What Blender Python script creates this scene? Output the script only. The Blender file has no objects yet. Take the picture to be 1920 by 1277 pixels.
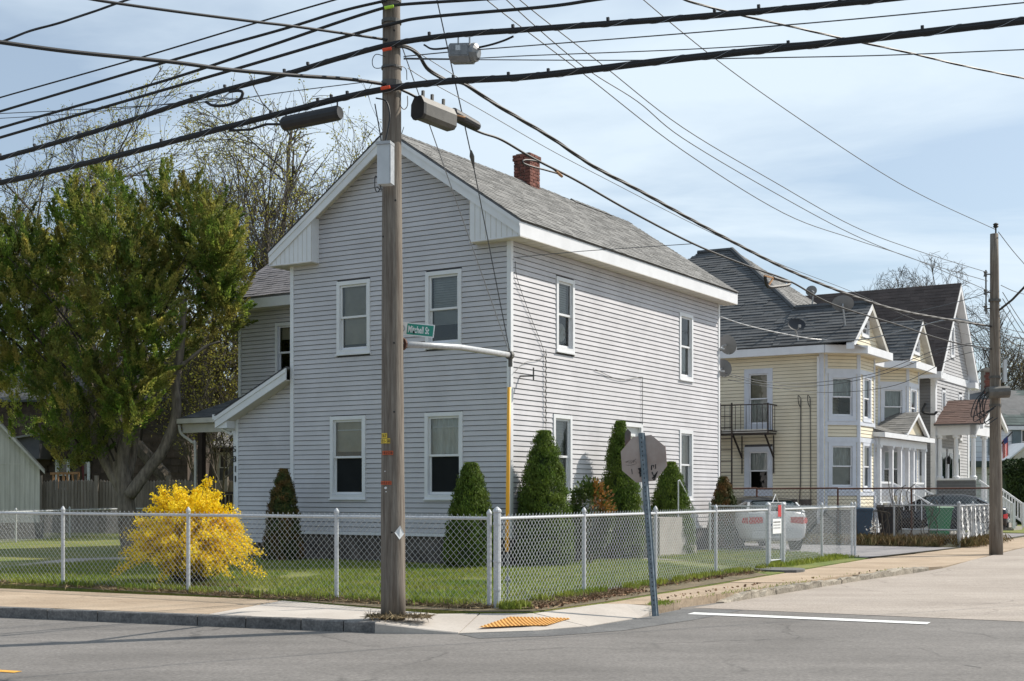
import bpy, math, random
import numpy as np
from mathutils import Vector, noise as mnoise
S = bpy.context.scene
COL = S.collection
R = random.Random(7)
NR = np.random.default_rng(11)
rad = math.radians

# ---------------------------------------------------------------- camera, sky, sun
EYE = 1.52                      # eye height above the pavement, camera at x=y=0 looking along +y
FPX, HOR = 2466.0, 925.0        # survey constants: focal length and horizon row of the 1920 px photograph
cd = bpy.data.cameras.new("camera"); cam = bpy.data.objects.new("camera", cd); COL.objects.link(cam)
cd.sensor_width = 36.0; cd.lens = FPX * 36 / 1920; cd.shift_y = (HOR - 638.5) / 1920
cd.clip_end = 5000
cam.location = (0, 0, EYE); cam.rotation_euler = (rad(90), 0, 0); S.camera = cam

SUN_EL, SUN_AZ = 43.0, 67.0     # azimuth clockwise from +y
sd = bpy.data.lights.new("sun", 'SUN'); sd.energy = 5.0; sd.angle = rad(0.5); sd.color = (1.0, 0.93, 0.83)
sun = bpy.data.objects.new("sun", sd); COL.objects.link(sun)
sv = Vector((math.sin(rad(SUN_AZ)) * math.cos(rad(SUN_EL)), math.cos(rad(SUN_AZ)) * math.cos(rad(SUN_EL)), math.sin(rad(SUN_EL))))
sun.rotation_euler = sv.to_track_quat('Z', 'Y').to_euler(); sun.location = (30, 20, 40)

W = bpy.data.worlds.new("World"); S.world = W; W.use_nodes = True
nt = W.node_tree; N = nt.nodes; L = nt.links; N.clear()
wo = N.new('ShaderNodeOutputWorld'); bg = N.new('ShaderNodeBackground'); sky = N.new('ShaderNodeTexSky')
sky.sky_type = 'NISHITA'; sky.sun_disc = False; sky.sun_elevation = rad(SUN_EL); sky.sun_rotation = rad(SUN_AZ)
sky.air_density = 1.1; sky.dust_density = 0.6; sky.ozone_density = 2.6
tcw = N.new('ShaderNodeTexCoord')
sep = N.new('ShaderNodeSeparateXYZ'); L.new(tcw.outputs['Generated'], sep.inputs[0])
zc_ = N.new('ShaderNodeMath'); zc_.operation = 'MAXIMUM'; zc_.inputs[1].default_value = 0.06; L.new(sep.outputs['Z'], zc_.inputs[0])
dx = N.new('ShaderNodeMath'); dx.operation = 'DIVIDE'; L.new(sep.outputs['X'], dx.inputs[0]); L.new(zc_.outputs[0], dx.inputs[1])
dy = N.new('ShaderNodeMath'); dy.operation = 'DIVIDE'; L.new(sep.outputs['Y'], dy.inputs[0]); L.new(zc_.outputs[0], dy.inputs[1])
cmb = N.new('ShaderNodeCombineXYZ'); L.new(dx.outputs[0], cmb.inputs[0]); L.new(dy.outputs[0], cmb.inputs[1])
mpw = N.new('ShaderNodeMapping'); mpw.inputs['Scale'].default_value = (0.6, 0.75, 1); mpw.inputs['Location'].default_value = (3.1, 1.7, 0); mpw.inputs['Rotation'].default_value = (0, 0, rad(25))
L.new(cmb.outputs[0], mpw.inputs[0])
nzw = N.new('ShaderNodeTexNoise'); nzw.inputs['Scale'].default_value = 0.75; nzw.inputs['Detail'].default_value = 7; nzw.inputs['Roughness'].default_value = 0.55
nzw.inputs['Distortion'].default_value = 0.6
L.new(mpw.outputs[0], nzw.inputs[0])
mr = N.new('ShaderNodeMapRange'); mr.inputs[1].default_value = 0.40; mr.inputs[2].default_value = 0.64; mr.inputs[3].default_value = 0.30; mr.inputs[4].default_value = 0.92
L.new(nzw.outputs[0], mr.inputs[0])
vd = N.new('ShaderNodeVectorMath'); vd.operation = 'DOT_PRODUCT'; vd.inputs[1].default_value = tuple(sv); L.new(tcw.outputs['Generated'], vd.inputs[0])
ma = N.new('ShaderNodeMath'); ma.operation = 'MULTIPLY_ADD'; ma.inputs[1].default_value = 0.75; ma.inputs[2].default_value = -0.32; ma.use_clamp = False; L.new(vd.outputs['Value'], ma.inputs[0])   # thin cloud lies thicker towards the sun
ad = N.new('ShaderNodeMath'); ad.operation = 'ADD'; ad.use_clamp = True; mxf = N.new('ShaderNodeMath'); mxf.operation = 'MAXIMUM'; mxf.inputs[1].default_value = 0.34; L.new(ad.outputs[0], mxf.inputs[0]); L.new(ma.outputs[0], ad.inputs[0]); L.new(mr.outputs[0], ad.inputs[1])
mxw = N.new('ShaderNodeMixRGB'); mxw.inputs[2].default_value = (7.1, 8.25, 9.25, 1)
L.new(mxf.outputs[0], mxw.inputs[0]); L.new(sky.outputs[0], mxw.inputs[1])
bg.inputs['Strength'].default_value = 0.10
L.new(mxw.outputs[0], bg.inputs[0]); L.new(bg.outputs[0], wo.inputs[0])

S.view_settings.view_transform = 'Standard'; S.view_settings.look = 'None'
S.view_settings.exposure = 0.16; S.view_settings.gamma = 1.0; S.view_settings.use_curve_mapping = False

# ---------------------------------------------------------------- helpers
WL = {}                                           # world location of every object made here
def g(px, py, z=0.0):                             # surveyed ground point
    Y = FPX * (EYE - z) / (py - HOR); return Vector(((px - 960) / FPX * Y, Y, z))
def at(px, py, Y):                                # surveyed point at depth Y
    return Vector(((px - 960) / FPX * Y, Y, EYE + (HOR - py) * Y / FPX))
def on(px, py, P, Q):                             # surveyed point on the vertical plane through ground points P, Q
    u = (px - 960) / FPX; d = (Q[0] - P[0], Q[1] - P[1])
    k = (u * P[1] - P[0]) / (d[0] - u * d[1]); return at(px, py, P[1] + k * d[1])

def lin(c): return tuple(((x / 12.92) if x <= 0.04045 else ((x + 0.055) / 1.055) ** 2.4) for x in c)
def cracked(m, scale, width, dark, stain):
    """cracks, sealed joints and broad worn stains in the surface colour of a road material"""
    t = m.node_tree; n = t.nodes; l = t.links; b = n['Principled BSDF']; src = b.inputs['Base Color'].links[0].from_socket
    geo = n.new('ShaderNodeNewGeometry'); nz = n.new('ShaderNodeTexNoise'); nz.inputs['Scale'].default_value = 1.6; nz.inputs['Detail'].default_value = 6; l.new(geo.outputs['Position'], nz.inputs[0])
    am = n.new('ShaderNodeVectorMath'); am.operation = 'MULTIPLY_ADD'; am.inputs[1].default_value = (.9, .9, 0); l.new(nz.outputs['Color'], am.inputs[0]); l.new(geo.outputs['Position'], am.inputs[2])
    vo = n.new('ShaderNodeTexVoronoi'); vo.feature = 'DISTANCE_TO_EDGE'; vo.inputs['Scale'].default_value = scale; l.new(am.outputs[0], vo.inputs['Vector'])
    r1 = n.new('ShaderNodeMapRange'); r1.inputs[1].default_value = 0; r1.inputs[2].default_value = width; r1.inputs[3].default_value = dark; r1.inputs[4].default_value = 1; l.new(vo.outputs['Distance'], r1.inputs[0])
    nm = n.new('ShaderNodeTexNoise'); nm.inputs['Scale'].default_value = .35; l.new(geo.outputs['Position'], nm.inputs[0]); r2 = n.new('ShaderNodeMapRange'); r2.inputs[1].default_value = .46; r2.inputs[2].default_value = .56; l.new(nm.outputs[0], r2.inputs[0])
    mk = n.new('ShaderNodeMixRGB'); mk.inputs[1].default_value = (1, 1, 1, 1); l.new(r2.outputs[0], mk.inputs[0]); l.new(r1.outputs[0], mk.inputs[2])
    q = n.new('ShaderNodeMixRGB'); q.blend_type = 'MULTIPLY'; q.inputs[0].default_value = 1; l.new(src, q.inputs[1]); l.new(mk.outputs[0], q.inputs[2])
    ns = n.new('ShaderNodeTexNoise'); ns.inputs['Scale'].default_value = 1.1; ns.inputs['Detail'].default_value = 8; ns.inputs['Roughness'].default_value = .7; mp = n.new('ShaderNodeMapping'); mp.inputs['Rotation'].default_value = (0, 0, .36); mp.inputs['Scale'].default_value = (.25, 1.3, 1); l.new(geo.outputs['Position'], mp.inputs[0]); l.new(mp.outputs[0], ns.inputs[0])
    r3 = n.new('ShaderNodeMapRange'); r3.inputs[1].default_value = .35; r3.inputs[2].default_value = .65; r3.inputs[3].default_value = 1 - stain; r3.inputs[4].default_value = 1 + stain * .6; l.new(ns.outputs[0], r3.inputs[0])
    q2 = n.new('ShaderNodeMixRGB'); q2.blend_type = 'MULTIPLY'; q2.inputs[0].default_value = 1; l.new(q.outputs[0], q2.inputs[1]); l.new(r3.outputs[0], q2.inputs[2]); l.new(q2.outputs[0], b.inputs['Base Color'])
    return m
def M(name, col, rough=0.8, col2=None, scale=3.0, detail=4, stretch=(1, 1, 1), var=0.12, rnd=0.0, tone=False,
      bump=0.0, bscale=40.0, metal=0.0, spec=None, lo=0.35, hi=0.65, fine=0.0, trans=0.0):
    m = bpy.data.materials.new(name); m.use_nodes = True
    t = m.node_tree; n = t.nodes; l = t.links; b = n['Principled BSDF']
    b.inputs['Roughness'].default_value = rough; b.inputs['Metallic'].default_value = metal
    if spec is not None: b.inputs['Specular IOR Level'].default_value = spec
    if col2 is None: col2 = tuple(min(1, c * (1 + var)) for c in col); col = tuple(c * (1 - var) for c in col)
    geo = n.new('ShaderNodeNewGeometry'); mp = n.new('ShaderNodeMapping'); mp.inputs['Scale'].default_value = stretch
    l.new(geo.outputs['Position'], mp.inputs[0])
    nz = n.new('ShaderNodeTexNoise'); nz.inputs['Scale'].default_value = scale; nz.inputs['Detail'].default_value = detail; nz.inputs['Roughness'].default_value = 0.6
    l.new(mp.outputs[0], nz.inputs[0])
    rg = n.new('ShaderNodeMapRange'); rg.inputs[1].default_value = lo; rg.inputs[2].default_value = hi; l.new(nz.outputs[0], rg.inputs[0])
    mx = n.new('ShaderNodeMixRGB'); mx.inputs[1].default_value = (*col, 1); mx.inputs[2].default_value = (*col2, 1); l.new(rg.outputs[0], mx.inputs[0])
    out = mx.outputs[0]
    def times(out, fac):
        q = n.new('ShaderNodeMixRGB'); q.blend_type = 'MULTIPLY'; q.inputs[0].default_value = 1; l.new(out, q.inputs[1]); l.new(fac, q.inputs[2]); return q.outputs[0]
    if fine:
        nf = n.new('ShaderNodeTexNoise'); nf.inputs['Scale'].default_value = 34; nf.inputs['Detail'].default_value = 3; l.new(mp.outputs[0], nf.inputs[0])
        rf = n.new('ShaderNodeMapRange'); rf.inputs[1].default_value = .3; rf.inputs[2].default_value = .7; rf.inputs[3].default_value = 1 - fine; rf.inputs[4].default_value = 1 + fine
        l.new(nf.outputs[0], rf.inputs[0]); out = times(out, rf.outputs[0])
    if rnd:
        oi = n.new('ShaderNodeObjectInfo'); r2 = n.new('ShaderNodeMapRange'); r2.inputs[3].default_value = 1 - rnd; r2.inputs[4].default_value = 1 + rnd
        l.new(oi.outputs['Random'], r2.inputs[0]); out = times(out, r2.outputs[0])
    if tone:
        a = n.new('ShaderNodeAttribute'); a.attribute_name = 'tone'; out = times(out, a.outputs['Fac'])
    l.new(out, b.inputs['Base Color'])
    if bump:
        nb = n.new('ShaderNodeTexNoise'); nb.inputs['Scale'].default_value = bscale; nb.inputs['Detail'].default_value = 4; l.new(mp.outputs[0], nb.inputs[0])
        bp = n.new('ShaderNodeBump'); bp.inputs['Strength'].default_value = bump; bp.inputs['Distance'].default_value = 0.01
        l.new(nb.outputs[0], bp.inputs['Height']); l.new(bp.outputs[0], b.inputs['Normal'])
    if trans:                                      # thin leaves let some light through
        tr = n.new('ShaderNodeBsdfTranslucent'); l.new(out, tr.inputs[0]); ms = n.new('ShaderNodeMixShader'); ms.inputs[0].default_value = trans
        l.new(b.outputs[0], ms.inputs[1]); l.new(tr.outputs[0], ms.inputs[2]); l.new(ms.outputs[0], n['Material Output'].inputs[0])
    return m
def _dummy(): pass
def glass(name, tint, wav=0.012, refl=1.5):
    m = bpy.data.materials.new(name); m.use_nodes = True; t = m.node_tree; n = t.nodes; l = t.links; n.clear()
    o = n.new('ShaderNodeOutputMaterial'); tr = n.new('ShaderNodeBsdfTransparent'); tr.inputs[0].default_value = (*tint, 1)
    gl = n.new('ShaderNodeBsdfGlossy'); gl.inputs['Roughness'].default_value = 0.02
    fr = n.new('ShaderNodeFresnel'); fr.inputs[0].default_value = refl
    geo = n.new('ShaderNodeNewGeometry'); nz = n.new('ShaderNodeTexNoise'); nz.inputs['Scale'].default_value = 2.2; l.new(geo.outputs['Position'], nz.inputs[0])
    bp = n.new('ShaderNodeBump'); bp.inputs['Strength'].default_value = 0.6; bp.inputs['Distance'].default_value = wav; l.new(nz.outputs[0], bp.inputs['Height'])
    l.new(bp.outputs[0], gl.inputs['Normal'])
    ms = n.new('ShaderNodeMixShader'); l.new(fr.outputs[0], ms.inputs[0]); l.new(tr.outputs[0], ms.inputs[1]); l.new(gl.outputs[0], ms.inputs[2]); l.new(ms.outputs[0], o.inputs[0])
    return m

def tag(o, label=None, cat=None, group=None, kind=None):
    if label: o['label'] = label
    if cat: o['category'] = cat
    if group: o['group'] = group
    if kind: o['kind'] = kind
    return o
def thing(name, loc, label, cat, group=None):
    o = bpy.data.objects.new(name, None); COL.objects.link(o); o.location = loc; o.empty_display_size = 0.2
    WL[o.name] = Vector(loc); return tag(o, label, cat, group)
def place(o, wloc, parent):
    if parent is not None:
        o.parent = parent; o.location = Vector(wloc) - WL[parent.name]
    else: o.location = wloc
    WL[o.name] = Vector(wloc)
def inst(name, data, wloc, parent=None, rotz=0.0, rot=None):
    o = bpy.data.objects.new(name, data); COL.objects.link(o); place(o, wloc, parent)
    o.rotation_euler = rot if rot else (0, 0, rotz); return o
V = Vector
class MB:
    def __init__(s): s.v = []; s.f = []; s.t = []; s.mi = []
    def add(s, pts, faces, tone=1.0, mi=0):
        k = len(s.v); s.v += [tuple(p) for p in pts]
        for f in faces: s.f.append(tuple(i + k for i in f)); s.t.append(tone); s.mi.append(mi)
        return s
    def poly(s, pts, tone=1.0, mi=0): return s.add(pts, [tuple(range(len(pts)))], tone, mi)
    def prism(s, pts, vec, tone=1.0, mi=0):
        n = len(pts); vec = V(vec); a = [V(p) for p in pts]
        fs = [tuple(range(n))[::-1], tuple(range(n, 2 * n))] + [(i, (i + 1) % n, n + (i + 1) % n, n + i) for i in range(n)]
        return s.add(a + [p + vec for p in a], fs, tone, mi)
    def box(s, o, a, b, c, tone=1.0, mi=0):
        o, a, b, c = V(o), V(a), V(b), V(c); return s.prism([o, o + a, o + a + b, o + b], c, tone, mi)
    def cbox(s, c, u, w, d, h, tone=1.0, mi=0):         # box on base centre c, width w along u, depth d, height h
        u = V((u[0], u[1], 0)).normalized(); q = V((-u.y, u.x, 0)); c = V(c)
        return s.box(c - u * w / 2 - q * d / 2, u * w, q * d, (0, 0, h), tone, mi)
    def bar(s, p, q, w, h=None, up=(0, 0, 1), tone=1.0, mi=0):
        p, q = V(p), V(q); h = h or w; d = (q - p)
        if d.length < 1e-6: return s
        x = d.cross(V(up))
        if x.length < 1e-5: x = d.cross(V((1, 0, 0)))
        x.normalize(); y = x.cross(d).normalized()
        return s.box(p - x * w / 2 - y * h / 2, x * w, y * h, d, tone, mi)
    def tube(s, pts, r, n=8, cap=True, tone=1.0, mi=0):
        pts = [V(p) for p in pts]; m = len(pts); rr = r if isinstance(r, (list, tuple)) else [r] * m
        ring = []; d0 = (pts[1] - pts[0]).normalized(); x = d0.cross(V((0, 0, 1)))
        if x.length < 1e-3: x = d0.cross(V((1, 0, 0)))
        x.normalize()
        for i in range(m):
            d = (pts[min(i + 1, m - 1)] - pts[max(i - 1, 0)]).normalized(); x = (x - d * x.dot(d)).normalized(); y = d.cross(x)
            for k in range(n):
                a = 2 * math.pi * k / n; ring.append(pts[i] + (x * math.cos(a) + y * math.sin(a)) * rr[i])
        fs = [(i * n + k, i * n + (k + 1) % n, (i + 1) * n + (k + 1) % n, (i + 1) * n + k) for i in range(m - 1) for k in range(n)]
        if cap and n > 2: fs += [tuple(range(n))[::-1], tuple(range((m - 1) * n, m * n))]
        return s.add(ring, fs, tone, mi)
    def lathe(s, c, prof, n=16, tone=1.0, mi=0, axis=None):   # prof: (radius, height)
        c = V(c); pts = []
        if axis is None: X, Y, Z = V((1, 0, 0)), V((0, 1, 0)), V((0, 0, 1))
        else:
            Z = V(axis).normalized(); X = Z.orthogonal().normalized(); Y = Z.cross(X)
        for r, h in prof:
            for k in range(n):
                a = 2 * math.pi * k / n; pts.append(c + X * (r * math.cos(a)) + Y * (r * math.sin(a)) + Z * h)
        m = len(prof)
        fs = [(i * n + k, i * n + (k + 1) % n, (i + 1) * n + (k + 1) % n, (i + 1) * n + k) for i in range(m - 1) for k in range(n)]
        fs += [tuple(range(n))[::-1], tuple(range((m - 1) * n, m * n))]
        return s.add(pts, fs, tone, mi)
    def build(s, name, mat, parent=None, smooth=False, label=None, cat=None, group=None, kind=None, base=False, fix=False):
        a = np.array(s.v, dtype=float)
        lo, hi = a.min(0), a.max(0); c = (lo + hi) / 2
        if base: c[2] = lo[2]
        me = bpy.data.meshes.new(name); me.from_pydata((a - c).tolist(), [], s.f)
        mats = mat if isinstance(mat, (list, tuple)) else [mat]
        for m in mats: me.materials.append(m)
        if len(mats) > 1: me.polygons.foreach_set('material_index', s.mi)
        if any(t != 1.0 for t in s.t):
            me.attributes.new('tone', 'FLOAT', 'FACE').data.foreach_set('value', s.t)
        else:
            me.attributes.new('tone', 'FLOAT', 'FACE').data.foreach_set('value', [1.0] * len(s.f))
        if smooth: me.shade_smooth()
        me.update()
        if fix:
            import bmesh
            bm = bmesh.new(); bm.from_mesh(me); bmesh.ops.recalc_face_normals(bm, faces=bm.faces); bm.to_mesh(me); bm.free()
        o = bpy.data.objects.new(name, me); COL.objects.link(o); place(o, c, parent)
        return tag(o, label, cat, group, kind)
def leafmesh(name, C, D, size, mat, parent=None, aspect=0.5, tone=None, nrm=None, **kw):
    """many small flat leaves: centres C, directions D, lengths size"""
    C = np.asarray(C); D = np.asarray(D); n = len(C); D = D / (np.linalg.norm(D, axis=1, keepdims=True) + 1e-9)
    rv = NR.normal(size=(n, 3)) if nrm is None else np.asarray(nrm) + NR.normal(size=(n, 3)) * .55; Sd = np.cross(D, rv); Sd /= (np.linalg.norm(Sd, axis=1, keepdims=True) + 1e-9)
    sz = np.broadcast_to(np.asarray(size, dtype=float), (n,))[:, None]
    a = C - D * sz * .5; b = C + D * sz * .5; w = Sd * sz * aspect * .5
    vs = np.stack([a, C + w * 1.0, b, C - w * 1.0], 1).reshape(-1, 3)
    c = (vs.min(0) + vs.max(0)) / 2; c[2] = vs[:, 2].min()
    me = bpy.data.meshes.new(name); me.vertices.add(4 * n); me.vertices.foreach_set('co', (vs - c).ravel())
    me.loops.add(4 * n); me.loops.foreach_set('vertex_index', np.arange(4 * n)); me.polygons.add(n)
    me.polygons.foreach_set('loop_start', np.arange(n) * 4); me.update(calc_edges=True); me.materials.append(mat)
    t = np.ones(n) if tone is None else np.asarray(tone)
    me.attributes.new('tone', 'FLOAT', 'FACE').data.foreach_set('value', t)
    o = bpy.data.objects.new(name, me); COL.objects.link(o); place(o, c, parent); return tag(o, **kw)
def text(name, s, size, mat, origin, u, up, parent=None, depth=0.002, sx=1.0, align='LEFT', bold=0.0):
    cu = bpy.data.curves.new(name, 'FONT'); cu.body = s; cu.size = size; cu.extrude = depth; cu.offset = bold; cu.align_x = align
    tmp = bpy.data.objects.new(name, cu); COL.objects.link(tmp); bpy.context.view_layer.update()
    me = bpy.data.meshes.new_from_object(tmp); bpy.data.objects.remove(tmp); bpy.data.curves.remove(cu)
    me.name = name; me.materials.clear(); me.materials.append(mat)
    u = V(u).normalized(); up = V(up).normalized(); nn = u.cross(up)
    for v in me.vertices: v.co = u * (v.co.x * sx) + up * v.co.y + nn * v.co.z
    o = bpy.data.objects.new(name, me); COL.objects.link(o); place(o, origin, parent); return o
def spline(pts, n=8):                              # Catmull-Rom through points
    P = [V(p) for p in pts]; P = [P[0] * 2 - P[1]] + P + [P[-1] * 2 - P[-2]]; out = []
    for i in range(1, len(P) - 2):
        for k in range(n):
            t = k / n; a, b, c, d = P[i - 1:i + 3]
            out.append(0.5 * ((2 * b) + (c - a) * t + (2 * a - 5 * b + 4 * c - d) * t * t + (3 * b - a - 3 * c + d) * t ** 3))
    out.append(P[-2]); return out

# ---------------------------------------------------------------- materials
m_siding = M('vinyl_siding', (.545, .535, .555), .55, var=.05, scale=1.2, rnd=.03)
m_under = M('sheathing', (.10, .10, .11), .9)  # backing kept dark to paint the shade lines between siding boards
m_white = M('white_trim', (.72, .73, .75), .5, var=.05, scale=2)
m_soffit = M('soffit_panel', (.62, .58, .52), .6, var=.06)
m_gutter = M('gutter_metal', (.52, .50, .45), .45, var=.1)
m_roof = M('roof_deck', (.14, .14, .14), .9)
m_shing = M('grey_asphalt_shingle', (.215, .21, .20), .95, var=.10, scale=1.5, tone=True, fine=.25)
m_shdark = M('dark_asphalt_shingle', (.085, .09, .095), .95, var=.12, scale=1.5, tone=True, fine=.25)
m_shbrown = M('brown_asphalt_shingle', (.075, .058, .052), .95, var=.15, scale=1.5, tone=True, fine=.25)
m_shgreen = M('green_asphalt_shingle', (.075, .10, .095), .95, var=.12, scale=1.5, tone=True)
m_brick = M('red_brick', (.165, .062, .045), .9, var=.25, rnd=.4, scale=12)
m_mortar = M('mortar', (.30, .26, .22), .95)
m_found = M('foundation_stone', (.055, .048, .044), .95, col2=(.13, .115, .105), scale=3.5)
m_glass = glass('window_glass', (.82, .86, .86), refl=1.75)
m_dark = M('painted_dark', (.014, .016, .017), .8, spec=.15)  # near-black colour standing in for the darkness behind window openings
m_blind = M('window_blind', (.52, .53, .50), .8, var=.08, scale=(4))
m_shade = M('tan_roller_shade', (.46, .42, .33), .85, var=.1, scale=3)
m_curtain = M('white_curtain', (.62, .64, .62), .9, var=.2, scale=5, stretch=(3, 3, .5))
m_cream = M('cream_clapboard', (.70, .625, .47), .7, col2=(.78, .71, .55), scale=1.1, rnd=.04)
m_shadesid = M('shade_side_clapboard', (.16, .165, .175), .7, var=.08, rnd=.04)  # darker copy of the clapboard: the shade on these walls is in the colour
m_sunsid = M('sun_side_clapboard', (.42, .42, .43), .7, var=.08, rnd=.04)  # paler copy of the same clapboard: sunlight on the front is in the colour
m_iron = M('black_iron', (.015, .014, .014), .6, col2=(.05, .03, .02), scale=14)
m_red = M('dark_red_door', (.14, .02, .02), .5)
m_pole = M('weathered_pole_wood', (.12, .095, .075), .9, col2=(.235, .205, .17), scale=6, detail=8, stretch=(5, 5, .22), fine=.2, bump=.5, bscale=18)
m_galv = M('galvanised_steel', (.42, .43, .44), .45, metal=.35, var=.12, scale=20)
m_fwhite = M('white_coated_steel', (.50, .52, .54), .5, var=.12, scale=30)
m_rust = M('rusty_steel', (.075, .03, .02), .8, col2=(.13, .06, .04), scale=18)
m_cable = M('black_cable', (.012, .013, .015), .55, var=.2, scale=30)
m_wire = M('weathered_wire', (.07, .075, .08), .5, var=.2, scale=30)
m_steelw = M('steel_strand', (.28, .29, .30), .4, metal=.3, var=.15, scale=40)
m_black = M('black_plastic', (.02, .02, .021), .5, var=.2, scale=9)
m_bgrey = M('grey_plastic', (.10, .095, .085), .55, var=.25, scale=6)
m_alu = M('cast_aluminium', (.24, .245, .25), .45, metal=.4, var=.15, scale=20)
m_boxw = M('pale_grey_cabinet', (.55, .58, .60), .45, var=.05, scale=5)
m_orange = M('orange_tape', (.80, .09, .03), .6, var=.1)
m_lime = M('lime_tape', (.45, .75, .05), .6, var=.1)
m_yellow = M('yellow_plastic', (.82, .42, .03), .45, var=.05)
m_tagy = M('yellow_tag', (.75, .52, .05), .5, var=.08, scale=30)
m_tago = M('orange_tag', (.55, .10, .03), .5, var=.1, scale=30)
m_ink = M('black_ink', (.015, .015, .015), .6)
m_green = M('sign_green', (.02, .27, .20), .4, var=.04)
m_signw = M('sign_white', (.80, .82, .82), .4, var=.02)
m_signback = M('bare_sign_metal', (.32, .25, .215), .6, col2=(.41, .345, .31), scale=3, metal=.1)
m_post = M('painted_channel_post', (.10, .14, .17), .5, col2=(.19, .23, .26), scale=12)
m_ired = M('sign_red', (.5, .02, .02), .4)
m_asph = M('grey_asphalt', (.142, .131, .121), .92, col2=(.195, .181, .168), scale=.45, detail=8, fine=.25, bump=.25, bscale=130, lo=.3, hi=.7)
m_asph2 = M('tan_old_asphalt', (.31, .265, .225), .92, col2=(.385, .335, .29), scale=.5, detail=9, fine=.22, bump=.3, bscale=120, lo=.3, hi=.7)
cracked(m_asph, .34, .012, .62, .16); cracked(m_asph2, .45, .014, .66, .13)
m_patch = M('dark_patch_asphalt', (.10, .10, .10), .92, col2=(.15, .148, .145), scale=2, fine=.25, bump=.3, bscale=110)
m_drive = M('driveway_asphalt', (.20, .19, .195), .92, col2=(.27, .255, .255), scale=.8, fine=.2, bump=.3, bscale=90)
m_tansw = M('tan_pavement', (.34, .255, .175), .93, col2=(.43, .335, .24), scale=.9, detail=9, fine=.18, bump=.25, bscale=80, rnd=.04)
m_conc = M('new_concrete', (.42, .375, .33), .9, col2=(.495, .45, .40), scale=1.2, fine=.07, bump=.12, bscale=70, rnd=.03)
m_kerb = M('granite_kerb', (.10, .097, .094), .9, col2=(.20, .19, .18), scale=5, detail=8, fine=.3, bump=.5, bscale=45, rnd=.10)
m_kerbold = M('worn_kerb', (.22, .19, .15), .95, col2=(.36, .32, .26), scale=4, detail=8, fine=.3, bump=.8, bscale=25, rnd=.15)
m_paint = M('white_road_paint', (.72, .72, .70), .7, var=.1, scale=9, fine=.1)
m_ypaint = M('yellow_road_paint', (.70, .36, .05), .7, var=.12, scale=9)
m_tact = M('orange_tactile', (.70, .37, .10), .75, var=.15, scale=10)
m_verge = M('bare_verge_soil', (.10, .085, .045), .97, col2=(.19, .145, .09), scale=2.2, detail=8, fine=.35, bump=1, bscale=40)
m_soil = M('yard_soil', (.06, .062, .025), .97, col2=(.10, .085, .05), scale=1.2, detail=8, fine=.3)
m_lawn = M('lawn_ground', (.095, .14, .022), .97, col2=(.20, .195, .045), scale=.8, detail=8, fine=.35, bump=.8, bscale=60)
m_grass = M('grass_blades', (.16, .24, .028), .75, col2=(.29, .31, .055), scale=.9, detail=5, tone=True, trans=.3)
m_dry = M('dead_leaves', (.16, .085, .045), .9, col2=(.30, .19, .11), scale=9, tone=True)
m_straw = M('dead_straw', (.17, .12, .06), .9, col2=(.26, .20, .11), scale=6, tone=True)
m_path = M('path_concrete', (.30, .275, .25), .95, col2=(.38, .35, .32), scale=2, fine=.15)
m_bark = M('grey_brown_bark', (.12, .10, .08), .95, col2=(.29, .245, .195), scale=4, detail=8, stretch=(3, 3, .6), bump=1, bscale=14)
m_barkd = M('dark_tree_bark', (.065, .054, .042), .95, col2=(.15, .125, .095), scale=4, detail=8, stretch=(3, 3, .6))
m_twigd = M('shaded_twig', (.035, .028, .02), .95)
m_twig = M('twig_bark', (.060, .050, .040), .9, col2=(.115, .098, .078), scale=3)
m_cedar = M('cedar_spray', (.13, .21, .03), .65, col2=(.46, .37, .10), scale=1.3, detail=5, tone=True, lo=.42, hi=.72, trans=.5)
m_spruce = M('spruce_needles', (.065, .125, .014), .8, col2=(.15, .20, .025), scale=1.6, tone=True, lo=.3, hi=.7, trans=.3)
m_sprbrown = M('browned_spruce', (.055, .075, .014), .8, col2=(.17, .085, .022), scale=2.2, tone=True, lo=.42, hi=.6, trans=.1)
m_bush = M('shrub_leaves', (.045, .085, .015), .5, col2=(.10, .14, .03), scale=4, tone=True, trans=.15)
m_bushred = M('new_red_leaves', (.32, .13, .035), .55, col2=(.42, .22, .06), scale=4, tone=True, trans=.2)
m_fors = M('forsythia_flowers', (.85, .61, .008), .7, col2=(.93, .74, .03), scale=3, tone=True, trans=.35)
m_bud = M('spring_buds', (.36, .35, .05), .7, col2=(.50, .45, .08), scale=.8, tone=True, trans=.3)
m_budred = M('rusty_buds', (.20, .15, .05), .7, col2=(.30, .26, .08), scale=.5, tone=True, trans=.3)
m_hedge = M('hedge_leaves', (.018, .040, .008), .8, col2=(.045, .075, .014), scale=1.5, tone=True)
m_shed = M('silvered_boards', (.46, .45, .43), .9, col2=(.58, .57, .55), scale=2.2, stretch=(4, 4, .4), rnd=.08)
cracked(m_tansw, .5, .010, .7, .15)
cracked(m_conc, .3, .004, .85, .07)
cracked(m_siding, .02, .0, 1, .08)
m_stock = M('weathered_pickets', (.19, .16, .13), .95, col2=(.30, .26, .225), scale=3, stretch=(6, 6, .4), rnd=.2)
m_brshing = M('brown_wall_shingle', (.052, .037, .028), .95, col2=(.10, .075, .058), scale=3, rnd=.3)
m_fish = M('white_wall_shingle', (.52, .46, .44), .9, var=.12, tone=True)
m_darkwood = M('dark_stained_wood', (.035, .022, .015), .85, var=.25, scale=4)
m_ltwood = M('orange_wood', (.38, .20, .09), .7, var=.15)
m_bin_g = M('green_bin_plastic', (.02, .19, .08), .5, var=.12, scale=3)
m_bin_k = M('black_bin_plastic', (.018, .019, .021), .5, var=.2, scale=3)
m_bin_b = M('blue_bin_plastic', (.055, .10, .15), .5, var=.12, scale=3)
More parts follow.
